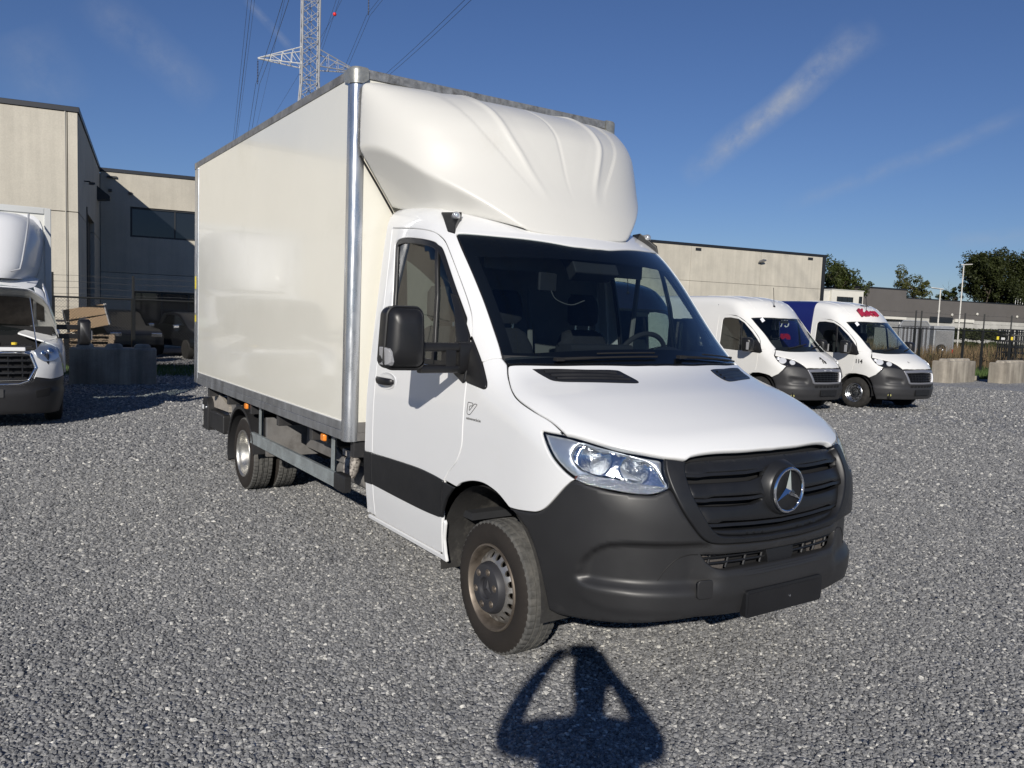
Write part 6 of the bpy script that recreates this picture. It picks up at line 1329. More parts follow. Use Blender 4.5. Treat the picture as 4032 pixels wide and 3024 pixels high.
for (z, ln) in ((32.9, 6.4), (43.6, 7.4), (53.5, 6.0)):
    for s in (-1, 1):
        mb = MB(); tip = Vector((0, s * ln, z + .15))
        for xx in (-1, 1):
            lo0 = Vector((xx * 1.06, s * 1.06, z)); hi0 = Vector((xx * 1.06, s * 1.06, z + 2.1)); mb.tube([lo0, tip], .075, 4); mb.tube([hi0, tip + Vector((0, 0, .08))], .07, 4)
            for t0, t1 in ((.0, .22), (.22, .45), (.45, .7)):
                a_ = hi0.lerp(tip, t1); mb.tube([lo0.lerp(tip, t0), a_], .04, 4); mb.tube([a_, lo0.lerp(tip, t1 + .02)], .04, 4)
        for t in (.25, .5, .75): mb.tube([Vector((-1.06, s * 1.06, z)).lerp(tip, t), Vector((1.06, s * 1.06, z)).lerp(tip, t)], .035, 4)
        arm = mb.build('cross_arm', mat('cross_arm_white', (.62, .62, .60), .5) if s < 0 else M_STEEL, py, fix=False)
        mb = MB(); prof = []
        for k in range(14): zz = -.35 - k * .19; prof += [(.03, zz), (.12, zz - .02), (.03, zz - .08)]
        mb.lathe(prof, tip, (0, 0, 1), 8); mb.tube([tip, tip + Vector((0, 0, -.35))], .025, 4); mb.tube([tip + Vector((-.3, 0, -3.05)), tip + Vector((.3, 0, -3.05))], .05, 5); mb.build('insulator', M_INS, arm, fix=False)
        ins_pts.append(tip + Vector((0, 0, -3.15)))
bpy.context.view_layer.update(); MW = Matrix.Translation((-100.4, 33.2, 0)) @ Matrix.Rotation(math.radians(-13), 4, 'Z')
LD = (Matrix.Rotation(math.radians(-13), 3, 'Z') @ Vector((1, 0, 0))); M_COND = mat('conductor', (.09, .09, .10), .45, metal=.5)
def sagline(a, b, sag, n=40): return [a.lerp(b, t) - Vector((0, 0, 4 * sag * t * (1 - t))) for t in np.linspace(0, 1, n)]
def conductor(p0, lab, off, sag=7.):
    mb = MB(); a = MW @ p0
    for span, d in ((240, LD), (300, -LD)):
        b = a + d * span + Vector((0, 0, 2 if span == 240 else -4))
        for o in ((-off, off) if off else (0,)):
            sd = Vector((-d.y, d.x, 0)) * o; mb.tube([p + sd for p in sagline(a, b, sag)], .024, 4, caps=False)
    tag(mb.build('power_line', M_COND, fix=False), lab, 'cable', 'power lines hung on the pylon')
LB = ['pair of power cables hung from the lowest left arm of the pylon', 'pair of power cables hung from the lowest right arm of the pylon', 'pair of power cables hung from the middle left arm of the pylon', 'pair of power cables hung from the middle right arm of the pylon', 'pair of power cables hung from the top left arm of the pylon', 'pair of power cables hung from the top right arm of the pylon']
for p0, lb in zip(ins_pts, LB): conductor(p0, lb, .22)
conductor(Vector((0, 0, 58)), 'single earth wire running over the pylon top', 0, 5.)
mb = MB(); mb.lathe([(.24 * math.sin(a), -.24 * math.cos(a)) for a in np.linspace(0, math.pi, 11)], (0, 0, 0), (0, 0, 1), 16); o = mb.build('marker_ball', mat('warning_red', (.75, .03, .03), .45)); o.location = (-99.4, 36.03, 39.87); tag(o, 'small red warning ball hanging on a wire right of the pylon', 'marker ball')
mb = MB(); mb.tube([(-99.4, 36.03, 39.87), (-60., 31.0, 47.5), (30, 22., 58.)], .02, 4); mb.tube([(-99.4, 36.03, 39.87), (-190., 46., 28.5)], .02, 4); tag(mb.build('power_line', M_COND, fix=False), 'thin wire carrying the red warning ball', 'cable', 'power lines hung on the pylon')
# ---------------------------------------------------------------- parked vans
BOXER = Body(top=[(-6,2.42),(-1.7,2.42),(-1.2,2.41),(-.85,2.375),(-.6,2.31),(-.4,2.17),(-.2,1.945),(.535,1.262),(.62,1.215),(.8,1.10),(.93,.985),(.99,.90)],
 half=[(.2,.95),(.35,.975),(.5,.995),(.8,1.02),(1.2,1.02),(1.4,1.0),(1.9,.945),(2.3,.88),(2.6,.82)],
 front=[(.15,.88),(.25,.93),(.35,.955),(.5,.975),(.7,.99),(.88,.985),(1.0,.95),(1.3,.85),(2.5,.4)], x0=.1, n=2.6, bow=.35, crown=.05, k=.16)
M_VANW = mat('van_white_paint', (.74, .735, .71), .35, coat=.6, var=.015, vscale=1.5); M_VANBLUE = mat('van_dark_blue', (.012, .018, .12), .3, coat=.5)
M_VPLAST = mat('van_bumper_grey', (.030, .030, .032), .5, var=.08, vscale=4, rvar=.06); M_TXT_RED = mat('lettering_red', (.36, .015, .05), .5); M_TXT_W = mat('lettering_white', (.75, .76, .80), .5); M_DRLAMP = mat('clear_daylight_lamp', (.9, .91, .93), .12, spec=.8); M_LAMPBLK = mat('lamp_black', (.012, .012, .014), .12, coat=.6)
M_VGLASS = glass('van_glass', (.74, .80, .77), 1.)
def van(loc, yaw, label, blue=False, paint=None):
    global AX
    M_VANW = paint or globals()['M_VANW']
    v = empty('panel_van', loc, yaw); tag(v, label, 'van'); keep = AX; AX = .15; B = BOXER
    Ps = lambda *P: [(x, -1., z) for x, z in P]
    door_top = [(-1.22, 1.99), (-.91, 1.975), (-.686, 1.945), (-.472, 1.827), (-.276, 1.67), (-.09, 1.482), (-.02, 1.36)]
    door_front = [(-.005, 1.30), (-.016, 1.178), (-.026, .983), (-.058, .819), (-.20, .72), (-.36, .58), (-.42, .42)]
    shell = []
    # white front body side: fender + A pillar + front part of the side, both sides and roof in one sheet
    xr = -1.265 if blue else -4.85
    def rnd(P): q = np.array(P, float); return to2(np.stack([q[:, 0], -np.ones(len(q)), q[:, 1]], 1), 'round')
    def S3(P):  # (x,z) on the right flank -> true surface points
        return cast2(B, np.array(P, float), 'side')
    wsR = [(-.444, -.811, 1.921), (-.162, -.814, 1.66), (.087, -.805, 1.412), (.256, -.801, 1.268)]
    wsC = [(.256, -.801, 1.268), (.42, -.58, 1.24), (.52, -.3, 1.235), (.545, 0, 1.232)]
    wsT = [(-.444, -.811, 1.921), (-.30, -.5, 1.945), (-.215, -.2, 1.95), (-.20, 0, 1.95)]
    ring = lambda x, n=90: np.stack([np.full(n, x), np.linspace(math.atan2(-.95, .35 - ZPH), math.atan2(.95, .35 - ZPH), n) * KPH], 1)
    rightp = [tuple(p) for p in S3([(-1.24, .35)] + [(-1.24, z) for z in (.6, .9, 1.2, 1.5, 1.8)] + [tuple(p) for p in catmull([(-1.23, 1.97)] + door_top[1:], .03)])] + [tuple(p) for p in S3([(.03, 1.27), (.10, 1.28)])] + [tuple(p) for p in catmull(wsR, .03)][::-1] + [tuple(p) for p in catmull(wsT, .03)][1:]
    o2 = to2(np.array(rightp + mir(rightp)[::-1][1:]), 'round'); poly = np.vstack([ring(xr), o2[::-1]])
    panel2('body_shell', B, poly, 'round', M_VANW, v, grid=.06, gap=.001, bev=.003)
    if blue:
        o2 = ring(-1.27); poly = np.vstack([ring(-4.85), o2[::-1]]); panel2('body_rear', B, poly, 'round', M_VANBLUE, v, grid=.12, gap=.002, bev=.003)
    qs = cast2(B, ring(-4.86)[::3], 'round'); mb = MB(); mb.add([tuple(p) for p in qs], [tuple(range(len(qs)))]); mb.build('rear_wall', M_VANBLUE if blue else M_VANW, v)
    win = Ps((-1.12, 1.86), (-1.08, 1.905), (-.902, 1.914), (-.669, 1.887), (-.512, 1.809), (-.286, 1.62), (-.123, 1.464), (-.06, 1.38), (-.08, 1.30), (-.3, 1.235), (-.60, 1.215), (-1.08, 1.235), (-1.12, 1.28))
    for s in (-1, 1):
        mi = s > 0
        dr = panel('door', B, Ps(*door_top) + Ps(*door_front) + Ps((-.5, .36), (-1.235, .36)) + Ps((-1.235, 1.2), (-1.235, 1.97)), 'side', M_VANW, v, holes=[win], mirror=mi, grid=.06, gap=.004)
        panel('window_pane', B, win, 'side', M_VGLASS, dr, mirror=mi, off=-.02, gap=0, grid=.08, bev=.001, depth=.003)
        panel('window_bar', B, Ps((-.60, 1.86), (-.56, 1.84), (-.50, 1.22), (-.54, 1.22)), 'side', M_BLACK, dr, mirror=mi, off=-.005, gap=0, grid=.05, bev=.002)
        panel('sail', B, Ps((-.123, 1.464), (-.042, 1.387), (.074, 1.216), (.03, 1.185), (-.20, 1.20), (-.28, 1.22), (-.25, 1.4)), 'side', M_BLACK, dr, mirror=mi, off=.008, gap=0, grid=.04)
        # fender
        fen = Ps((-.005, 1.30), (.03, 1.265)) + [(.10, -.98, 1.28), (.256, -.801, 1.268), (.30, -.86, 1.20), (.33, -.93, 1.148)] + [(.437, -.939, 1.047), (.515, -.92, .99), (.604, -.867, .956), (.568, -.93, .867), (.497, -.97, .782), (.358, -1, .708)] + Ps((.30, .74), (.215, .76), (.036, .778), (-.127, .765), (-.235, .722)) + Ps((-.058, .819), (-.026, .983), (-.016, 1.178))
        panel('front_fender', B, fen, 'side', M_VANW, v, mirror=mi, grid=.05, gap=.003)
        hl = [(.328, -.932, 1.144), (.476, -.825, 1.122), (.627, -.682, 1.085), (.738, -.609, 1.021), (.847, -.529, .919), (.788, -.625, .946), (.69, -.765, .963), (.604, -.867, .956), (.515, -.92, .99), (.437, -.939, 1.047)]
        ho = panel('headlight', B, hl, 'front', M_LAMPBLK, v, mirror=mi, grid=.04, gap=.003, off=-.002, sm=2)
        for c_, r_ in (((.50, -.86, 1.062), .075), ((.645, -.74, 1.03), .058), ((.42, -.90, 1.10), .035)):
            n_ = B.grad(np.array([c_]))[0]; c3 = np.array(c_); mb = MB(); mb.lathe([(.0, .004), (r_ * .5, .012), (r_, .006), (r_ * 1.05, -.01)], tuple(cast2(B, to2([c_], 'front'), 'front')[0] * np.array([1, 1, 1])), tuple(n_), 14)
            if mi: mb.v = [(x, -y, z) for x, y, z in mb.v]
            mb.build('lamp_unit', mat('van_lamp_reflector', (.85, .86, .87), .3, metal=.45, bump=.4, bscale=60, bdist=.01), ho)
        # mirror
        mb = MB(); mb.loft([[(x, -1.22 + a * k, 1.36 + b * k) for a, b in rrect(.21, .30, .06, 4)] for x, k in ((-.20, .98), (-.17, 1.), (-.08, .93), (-.03, .7), (-.015, .4))]); mb.loft([[(-.13 + a, y, 1.30 + b) for a, b in rrect(.07, .16, .03, 3)] for y in (-1.13, -1.05, -.98)]); mb.loft([[(-.11 + a, y, 1.26 + b) for a, b in rrect(.06, .06, .02, 3)] for y in (-1.2, -1.05, -.98)])
        if mi: mb.v = [(x, -y, z) for x, y, z in mb.v]
        mo = mb.build('wing_mirror', M_BLACK, v, sharp=50)
        mb = MB(); mb.cbox((-.05, -1.325, 1.33), (.06, .02, .16));
        if mi: mb.v = [(x, -y, z) for x, y, z in mb.v]
        mb.build('mirror_indicator', MATS['clear_indicator'], mo, bevel=.006)
    hr = [tuple(p) for p in catmull(wsC, .03)][::-1] + [(.30, -.86, 1.20), (.339, -.915, 1.152), (.476, -.825, 1.122), (.627, -.682, 1.085), (.738, -.609, 1.021), (.847, -.529, .919), (.90, -.35, .918), (.927, -.2, .92), (.935, 0, .921)]
    hr = [p for p in hr if p[1] < -.001]; hood_ = hr + [(.9355, 0, .921)] + mir(hr)[::-1]
    hd = panel('bonnet', B, hood_, 'top', M_VANW, v, grid=.05, gap=.003, bev=.006)
    wr = [tuple(p) for p in catmull(wsT, .03)][::-1] + [tuple(p) for p in catmull(wsR, .03)][1:] + [tuple(p) for p in catmull(wsC, .03)][1:]
    wr = [p for p in wr if p[1] < -.001]; wsl = wr + mir(wr)[::-1]
    wso = panel('windscreen', B, wsl, 'top', M_VGLASS, v, grid=.08, gap=.006, off=-.004, depth=.004, bev=.001)
    q = resample(to2(wsl, 'top'), .02); q = q if area2(q) > 0 else q[::-1]; hole = inset(q, .03); hole[:, 0] = np.minimum(hole[:, 0], .40 - .33 * hole[:, 1] ** 2)
    panel2('windscreen_border', B, q, 'top', M_MATTE, wso, holes=[smooth_closed(resample(hole, .03), 3)], grid=.06, gap=0, off=-.012, depth=.002, bev=0)
    mb = MB(); mb.box(.0, .001, -.001, .001, 0, .001)
    st = MB(); pp = cast2(B, np.array([(-.33, -.66), (-.33, -.58), (-.26, -.58), (-.26, -.66)]), 'top'); nn = B.grad(pp); st.add([tuple(p) for p in pp + nn * .004], [(0, 1, 2, 3)]); st.build('permit_sticker', M_TXT_W, wso)
    for y0, y1 in ((-.55, .02), (.1, .66)):
        w = MB(); arm = []
        for t in np.linspace(0, 1, 6):
            y = y0 + (y1 - y0) * t; p = cast2(B, np.array([(.47 - .1 * t - .33 * y * y, y)]), 'top')[0]; arm.append((p[0], p[1], p[2] + .02))
        w.tube(arm, .011, 5); w.build('wiper', M_MATTE, wso)
    # bumper with grille opening
    bo = [(.358, -1., .708), (.497, -.97, .782), (.568, -.932, .867), (.604, -.867, .956), (.69, -.765, .963), (.788, -.625, .946), (.847, -.529, .916), (.90, -.35, .912), (.935, -.02, .915)]
    bb = [(.93, -.02, .262), (.90, -.3, .262), (.817, -.609, .262), (.62, -.82, .25), (.50, -.90, .242), (.471, -.934, .383), (.429, -.973, .57), (.385, -.99, .665)]
    grin = [(.9, y, z) for y, z in ((-.475, .845), (0, .858), (.475, .845), (.40, .642), (0, .636), (-.40, .642))]
    def vb(S):
        ay = np.abs(S[:, 1]); z = S[:, 2]; d = -.035 * sstep(.52, .60, ay) * sstep(.90, .80, ay) * sstep(.75 - .1 * (.8 - ay), .70 - .1 * (.8 - ay), z) * sstep(.585, .63, z) * sstep(.3, .5, S[:, 0])
        return d - .02 * sstep(.40, .33, z) * sstep(.30, .36, z) * sstep(.36, .46, ay) * 0 + .018 * sstep(.55, .50, z) * sstep(.3, .4, z)
    bm_ = panel('bumper', B, bo + mir(bo)[::-1] + mir(bb)[::-1] + bb, 'front', M_VPLAST, v, holes=[grin], grid=.03, gap=.003, disp=vb)
    fr = [(.9, y, z) for y, z in ((-.53, .895), (-.2, .915), (0, .917), (.2, .915), (.53, .895), (.50, .80), (.44, .625), (.40, .605), (0, .60), (-.40, .605), (-.44, .625), (-.50, .80))]
    gf = panel('grille_frame', B, fr, 'fy', mat('grey_satin_frame', (.30, .30, .32), .35, metal=.6), v, holes=[grin], off=.016, grid=.03, gap=0, bev=.008, depth=.05)
    dl = [(.9, y, z) for y, z in ((.455, .83), (.495, .83), (.435, .645), (.395, .645))]; panel('daylight_strip', B, dl, 'fy', M_DRLAMP, gf, off=.022, grid=.02, gap=0, bev=.003)
    bk = cast2(B, np.array([(y, z) for z in (.87, .62) for y in np.linspace(-.5, .5, 7)]), 'fy'); bk[:, 0] -= .05; mb = MB(); mb.add([tuple(p) for p in bk], [(k, k + 1, 8 + k, 7 + k) for k in range(6)]); mb.build('grille_back', M_MATTE, gf)
    for z in (.68, .72, .76, .80, .835):
        yy = .40 + (z - .64) * .36; b = cast2(B, np.array([(y, z) for y in np.linspace(-yy, yy, 9)]), 'fy'); mb = MB(); mb.tube([(p[0] - .02, p[1], p[2]) for p in b], .010, 5); mb.build('grille_bar', M_PLAST2, gf)
    for y in np.linspace(-.38, .38, 9): b = cast2(B, np.array([(y, .64), (y * 1.08, .75), (y * 1.15, .85)]), 'fy'); mb = MB(); mb.tube([(p[0] - .026, p[1], p[2]) for p in b], .008, 5); mb.build('grille_bar', M_PLAST2, gf)
    for k, y in enumerate(np.linspace(-.34, .34, 7)):
        pp = [(.9, y - .04, .583), (.9, y + .04, .583), (.9, y + .035, .533), (.9, y - .035, .533)]; panel('lower_vent', B, pp, 'fy', M_MATTE, bm_, off=.021, grid=.03, gap=0, bev=0, depth=.004)
    mb = MB(); mb.prism(rrect(.52, .12, .01, 3), lambda u, v_, d: (d, u + .02, .42 + v_), .985, 1.005); mb.build('plate_holder', M_BLACK, bm_, bevel=.004)
    for s in (-1, 1): mb = MB(); p = cast2(B, np.array([(s * .775, .36)]), 'fy')[0]; n_ = B.grad(p[None])[0]; mb.lathe([(.0, .012), (.035, .010), (.045, 0), (.045, -.03)], tuple(p + n_ * .004), tuple(n_), 14); mb.build('fog_lamp', mat('yellow_fog_lamp', (.65, .62, .25), .15, metal=.5), bm_)
    # wheels
    for x in (0., -4.03):
        for s in (-1, 1):
            w = empty('wheel', (x, s * .885, .345), 0, v); f_ = lambda P: [(a, b * s, c) for a, b, c in P]
            mb = MB(); mb.lathe([(.21, -.10), (.225, -.105), (.30, -.108), (.333, -.09), (.345, -.06), (.346, 0), (.345, .06), (.333, .09), (.30, .105), (.21, .1)][::-1] if False else [(.205, .095), (.225, .105), (.30, .108), (.333, .092), (.345, .06), (.346, 0), (.345, -.06), (.333, -.09), (.30, -.105), (.21, -.1)], (0, 0, 0), (0, s, 0), 40); mb.build('tyre', M_RUBBER, w, sharp=30)
            mb = MB(); mb.lathe([(.212, .098), (.206, .103), (.198, .096), (.192, .06), (.175, .045), (.165, .055), (.12, .068), (.095, .07), (.085, .055), (.07, .056), (.06, .085), (.0, .09)], (0, 0, 0), (0, s, 0), 36); rim = mb.build('rim', M_SATIN, w, sharp=30)
            if x == 0:
                for k in range(10): a = 2 * math.pi * k / 10; mb = MB(); mb.lathe([(.0, .0640), (.017, .0635)], (.145 * math.cos(a), 0, .145 * math.sin(a)), (0, s, 0), 8); mb.build('rim_hole', M_MATTE, rim)
    for s in (-1, 1):
        for xc in (0., -4.03):
            mb = MB(); a = np.radians(np.linspace(-5, 185, 17)); mb.loft([[(xc + .43 * math.cos(t), s * .975, .345 + .42 * math.sin(t)), (xc + .43 * math.cos(t), s * .55, .345 + .42 * math.sin(t))] for t in a], caps=False, close=False); mb.add([(xc + .43, s * .55, .1), (xc - .43, s * .55, .1), (xc - .43, s * .55, .8), (xc + .43, s * .55, .8)], [(0, 1, 2, 3)]); mb.build('arch_liner', M_MATTE, v, fix=False)
    mb = MB(); mb.box(-4.6, .75, -.80, .80, .28, .5); mb.build('underbody_fill', M_MATTE, v)
    # inside
    it_ = empty('interior', parent=v)
    mb = MB(); mb.loft([[(.46 - .3 * y * y, y, 1.19), (.2 - .3 * y * y, y, 1.215 + .03 * math.exp(-((y - .4) / .2) ** 2)), (-.05 - .2 * y * y, y, 1.18), (-.05 - .2 * y * y, y, .8), (.4 - .3 * y * y, y, .8)] for y in np.linspace(-.85, .85, 13)]); mb.build('dashboard', M_INT, it_)
    mb = MB(); mb.tube([(-.16 + .08 * math.sin(a), .42 + .19 * math.cos(a), 1.20 + .16 * math.sin(a)) for a in np.linspace(0, 6.283, 28, endpoint=False)], .015, 6, closed=True); mb.build('steering_wheel', M_INT, it_)
    for y in (-.55, -.12, .48): mb = MB(); mb.loft([[(-.78 + b - .1 * (z - 1.), y + a, z) for a, b in rrect(.42 * k, .12, .05, 3)] for z, k in ((.8, 1.), (1.3, 1.), (1.45, .6))]); mb.loft([[(-.86 + b, y + a, z) for a, b in rrect(.24 * k, .09, .03, 3)] for z, k in ((1.48, .8), (1.6, 1.), (1.68, .7))]); mb.build('seat', M_SEAT, it_)
    mb = MB(); mb.box(-1.32, -1.30, -.9, .9, .5, 2.2); mb.build('partition', M_INT, it_)
    mb = MB(); mb.box(-1.3, .5, -.92, .92, .5, .53); mb.build('cab_floor', M_INT, it_)
    mb = MB(); mb.cbox((-.22, 0, 1.86), (.05, .22, .07)); mb.build('rear_view_mirror', M_INT, it_)
    ap = cast2(B, np.array([(-.42, -.12)]), 'top')[0]; mb = MB(); mb.tube([tuple(ap), (ap[0] - .05, ap[1], ap[2] + .42)], .006, 5); mb.lathe([(.03, 0), (.02, .03), (.0, .035)], tuple(ap), (0, 0, 1), 8); mb.build('aerial', M_BLACK, v)
    for y in (-.62, -.25, .25, .62):
        mb = MB(); L_ = [cast2(B, np.array([(x, y)]), 'top')[0] for x in np.linspace(-1.9, -.5, 10)]; mb.tube([(p[0], p[1], p[2] - .002) for p in L_], .010, 6); mb.build('roof_bead', M_VANW, v)
    AX = keep
    return v, hd
v1, hd1 = van((-7.712, 11.579, 0), math.radians(-1.2), 'all white panel van parked nearest the truck, black emblem on its bonnet')
v2, hd2 = van((-7.226, 14.274, 0), math.radians(-1.7), 'white-nosed van with dark blue rear, red roof lettering and number 114', True)
v3, hd3 = van((-5.75, 5.55, 0), math.radians(-1.5), 'dark blue van seen only through the windows of the big truck', False, mat('navy_van_paint', (.012, .016, .035), .3, coat=.6))
# emblem of the first van: an upright heraldic beast outline, small
def hood_pt(y, t): p = cast2(BOXER, np.array([(.88 - t, y)]), 'top')[0]; n = BOXER.grad(p[None])[0]; return p + n * .004
mb = MB()
for seg, r_ in (([(.02, .005), (.015, .05), (-.005, .09), (0., .13)], .012), ([(-.005, .09), (-.05, .10), (-.065, .085)], .009), ([(-.04, .006), (-.03, .045), (.0, .07)], .011), ([(.02, .05), (.05, .035), (.045, .002)], .009), ([(0., .12), (-.035, .125)], .014)):
    mb.tube([tuple(hood_pt(y, t)) for y, t in seg], r_, 5)
mb.build('bonnet_emblem', M_INK, v1)
text_mesh('grille_lettering', 'PROFESSIONAL', .035, M_TXT_W, v1, frameM((.966, 0, .882), (0, 1, 0), (-.25, 0, 1)), depth=.001, align='CENTER')
# lettering of the second van
text_mesh('side_lettering', 'ALWAYS', .30, M_TXT_W, v2, frameM((-3.1, -.955, 1.84), (1, 0, 0), (0, .12, 1)), depth=.004, shear=.25)
text_mesh('side_lettering_red', 'Koen', .66, M_TXT_RED, v2, frameM((-3.25, -.99, 1.46), (1, 0, 0), (0, .06, 1)), depth=.004, offset=.03)
ta_ = cast2(BOXER, np.array([(-.24, -.15)]), 'top')[0]; tb2 = cast2(BOXER, np.array([(-.54, -.15)]), 'top')[0]; n_ = Vector(BOXER.grad(((ta_ + tb2) / 2)[None])[0]); mid_ = Vector((ta_ + tb2) / 2)
text_mesh('roof_lettering', 'Koen', .28, M_TXT_RED, v2, frameM(tuple(mid_ + Vector((0, -.28, 0)) + n_ * .028), (0, 1, 0), tuple(tb2 - ta_)), depth=.03, offset=.012)
ta_ = cast2(BOXER, np.array([(-.60, -.10)]), 'top')[0]; tb2 = cast2(BOXER, np.array([(-.68, -.10)]), 'top')[0]; n_ = Vector(BOXER.grad(ta_[None])[0])
text_mesh('roof_lettering_small', 'ALWAYS', .075, M_INK, v2, frameM(tuple(Vector(ta_) + n_ * .012), (0, 1, 0), tuple(tb2 - ta_)), depth=.006)
text_mesh('fender_number', '114', .125, M_INK, v2, frameM((.0, -1.0225, 1.05), (1, 0, 0), (0, 0, 1)), depth=.002, offset=.003)
tip_ = cast2(BOXER, np.array([(.80, -.30)]), 'top')[0]; n_ = Vector(BOXER.grad(tip_[None])[0]); text_mesh('bonnet_number', '09 88 98 1440', .078, mat('grey_lettering', (.25, .25, .26), .5), v2, frameM(tuple(Vector(tip_) + n_ * .006), (0, 1, 0), (-.75, 0, .55)), depth=.002)
# ---------------------------------------------------------------- box truck with its bonnet open, cut by the left edge
tk = empty('delivery_truck', (-9.95, -3.09, 0), math.radians(0.)); tag(tk, 'white delivery truck with its bonnet propped open at the left edge', 'truck')
M_TW = mat('delivery_truck_white', (.74, .745, .75), .35, coat=.5, var=.02, vscale=2); M_TBOX = mat('delivery_box_white', (.66, .66, .62), .5, var=.03, vscale=1.5); M_ENG = mat('engine_bay_black', (.02, .02, .022), .5, var=.4, vscale=14, bump=.5, bscale=25); M_FOIL = mat('dark_bonnet_lining', (.035, .030, .026), .7, var=.4, vscale=9, bump=.4, bscale=20)
TR = Body(top=[(-2, 2.12), (-1.1, 2.12), (-.85, 2.10), (-.6, 2.02), (.30, 1.30), (.5, 1.24), (.8, 1.16), (.98, 1.06), (1.03, .98)], half=[(.2, .96), (.4, 1.0), (.8, 1.035), (1.1, 1.03), (1.35, 1.0), (1.9, .88), (2.2, .82)], front=[(.15, .93), (.3, .98), (.5, 1.0), (.8, 1.0), (1.0, .97), (1.15, .9), (2.2, .4)], x0=.15, n=2.8, bow=.30, crown=.05, k=.14)
keep = AX; AX = .15
def fyP(P): return [(.9, y, z) for y, z in P]
gr_o = [(-.66, .83), (-.60, 1.02), (-.50, 1.045), (.50, 1.045), (.60, 1.02), (.66, .83), (.57, .64), (.46, .60), (-.46, .60), (-.57, .64)]
gr_i = [(y * .945, .825 + (z - .825) * .88) for y, z in gr_o]
pts_up = [(.55, -1.0, .70), (.60, -.96, .85), (.66, -.93, 1.02), (.70, -.90, 1.10), (.82, -.76, 1.06), (.90, -.60, 1.055), (.97, -.3, 1.055), (.985, 0, 1.055)]
lowr = [(.95, 0, .655), (.95, -.5, .66), (.90, -.62, .70), (.80, -.82, .665), (.66, -.94, .68)]
panel('front_fascia', TR, pts_up + mir(pts_up)[::-1][1:] + mir(lowr)[::-1][:-1] + lowr, 'front', M_TW, tk, holes=[fyP(gr_o)], grid=.04, gap=.002)
gfr = panel('grille_frame', TR, fyP(gr_o), 'fy', M_CHROME, tk, holes=[fyP(gr_i)], off=.008, grid=.03, gap=0, bev=.012, depth=.05)
bk = cast2(TR, np.array([(y, z) for z in (1.03, .61) for y in np.linspace(-.6, .6, 9)]), 'fy'); bk[:, 0] -= .07; mb = MB(); mb.add([tuple(p) for p in bk], [(k, k + 1, 10 + k, 9 + k) for k in range(8)]); mb.build('grille_back', M_MATTE, gfr)
for z in (.68, .76, .84, .92, .99):
    yy = np.interp(z, [.62, .83, 1.03], [.50, .62, .57]); b = cast2(TR, np.array([(y, z) for y in np.linspace(-yy, yy, 9)]), 'fy'); mb = MB(); mb.loft([[(p[0] - .02, p[1], p[2] + .014), (p[0] - .015, p[1], p[2] - .010), (p[0] - .05, p[1], p[2] - .012), (p[0] - .05, p[1], p[2] + .012)] for p in b]); mb.build('grille_bar', M_PLAST2, gfr)
for k, y in enumerate(np.linspace(-.48, .48, 7)): b = cast2(TR, np.array([(y, .62), (y, .8), (y, 1.02)]), 'fy'); mb = MB(); mb.tube([(p[0] - .03, p[1], p[2]) for p in b], .010, 4); mb.build('grille_bar', M_PLAST2, gfr)
mb = MB(); mb.loft([[(x, .16 * k * math.cos(a), .83 + .085 * k * math.sin(a)) for a in np.linspace(0, 6.283, 24, endpoint=False)] for x, k in ((.97, 1.), (1.005, 1.), (1.012, .9))]); mb.build('oval_badge', mat('dark_oval_badge', (.03, .03, .035), .3), gfr)
bo = [(.55, -1.0, .695), (.66, -.94, .675), (.80, -.82, .66), (.90, -.62, .695), (.95, -.5, .655), (.985, 0, .648)]; bb = [(.93, 0, .22), (.88, -.4, .22), (.70, -.75, .20), (.55, -.90, .20), (.50, -.97, .40), (.50, -1.0, .60)]
tb_ = panel('bumper', TR, bo + mir(bo)[::-1][1:] + mir(bb)[::-1][:-1] + bb, 'front', mat('dark_truck_bumper', (.022, .022, .024), .45, var=.1, vscale=5), tk, grid=.04, gap=.002, disp=lambda S: .02 * sstep(.55, .50, S[:, 2]))
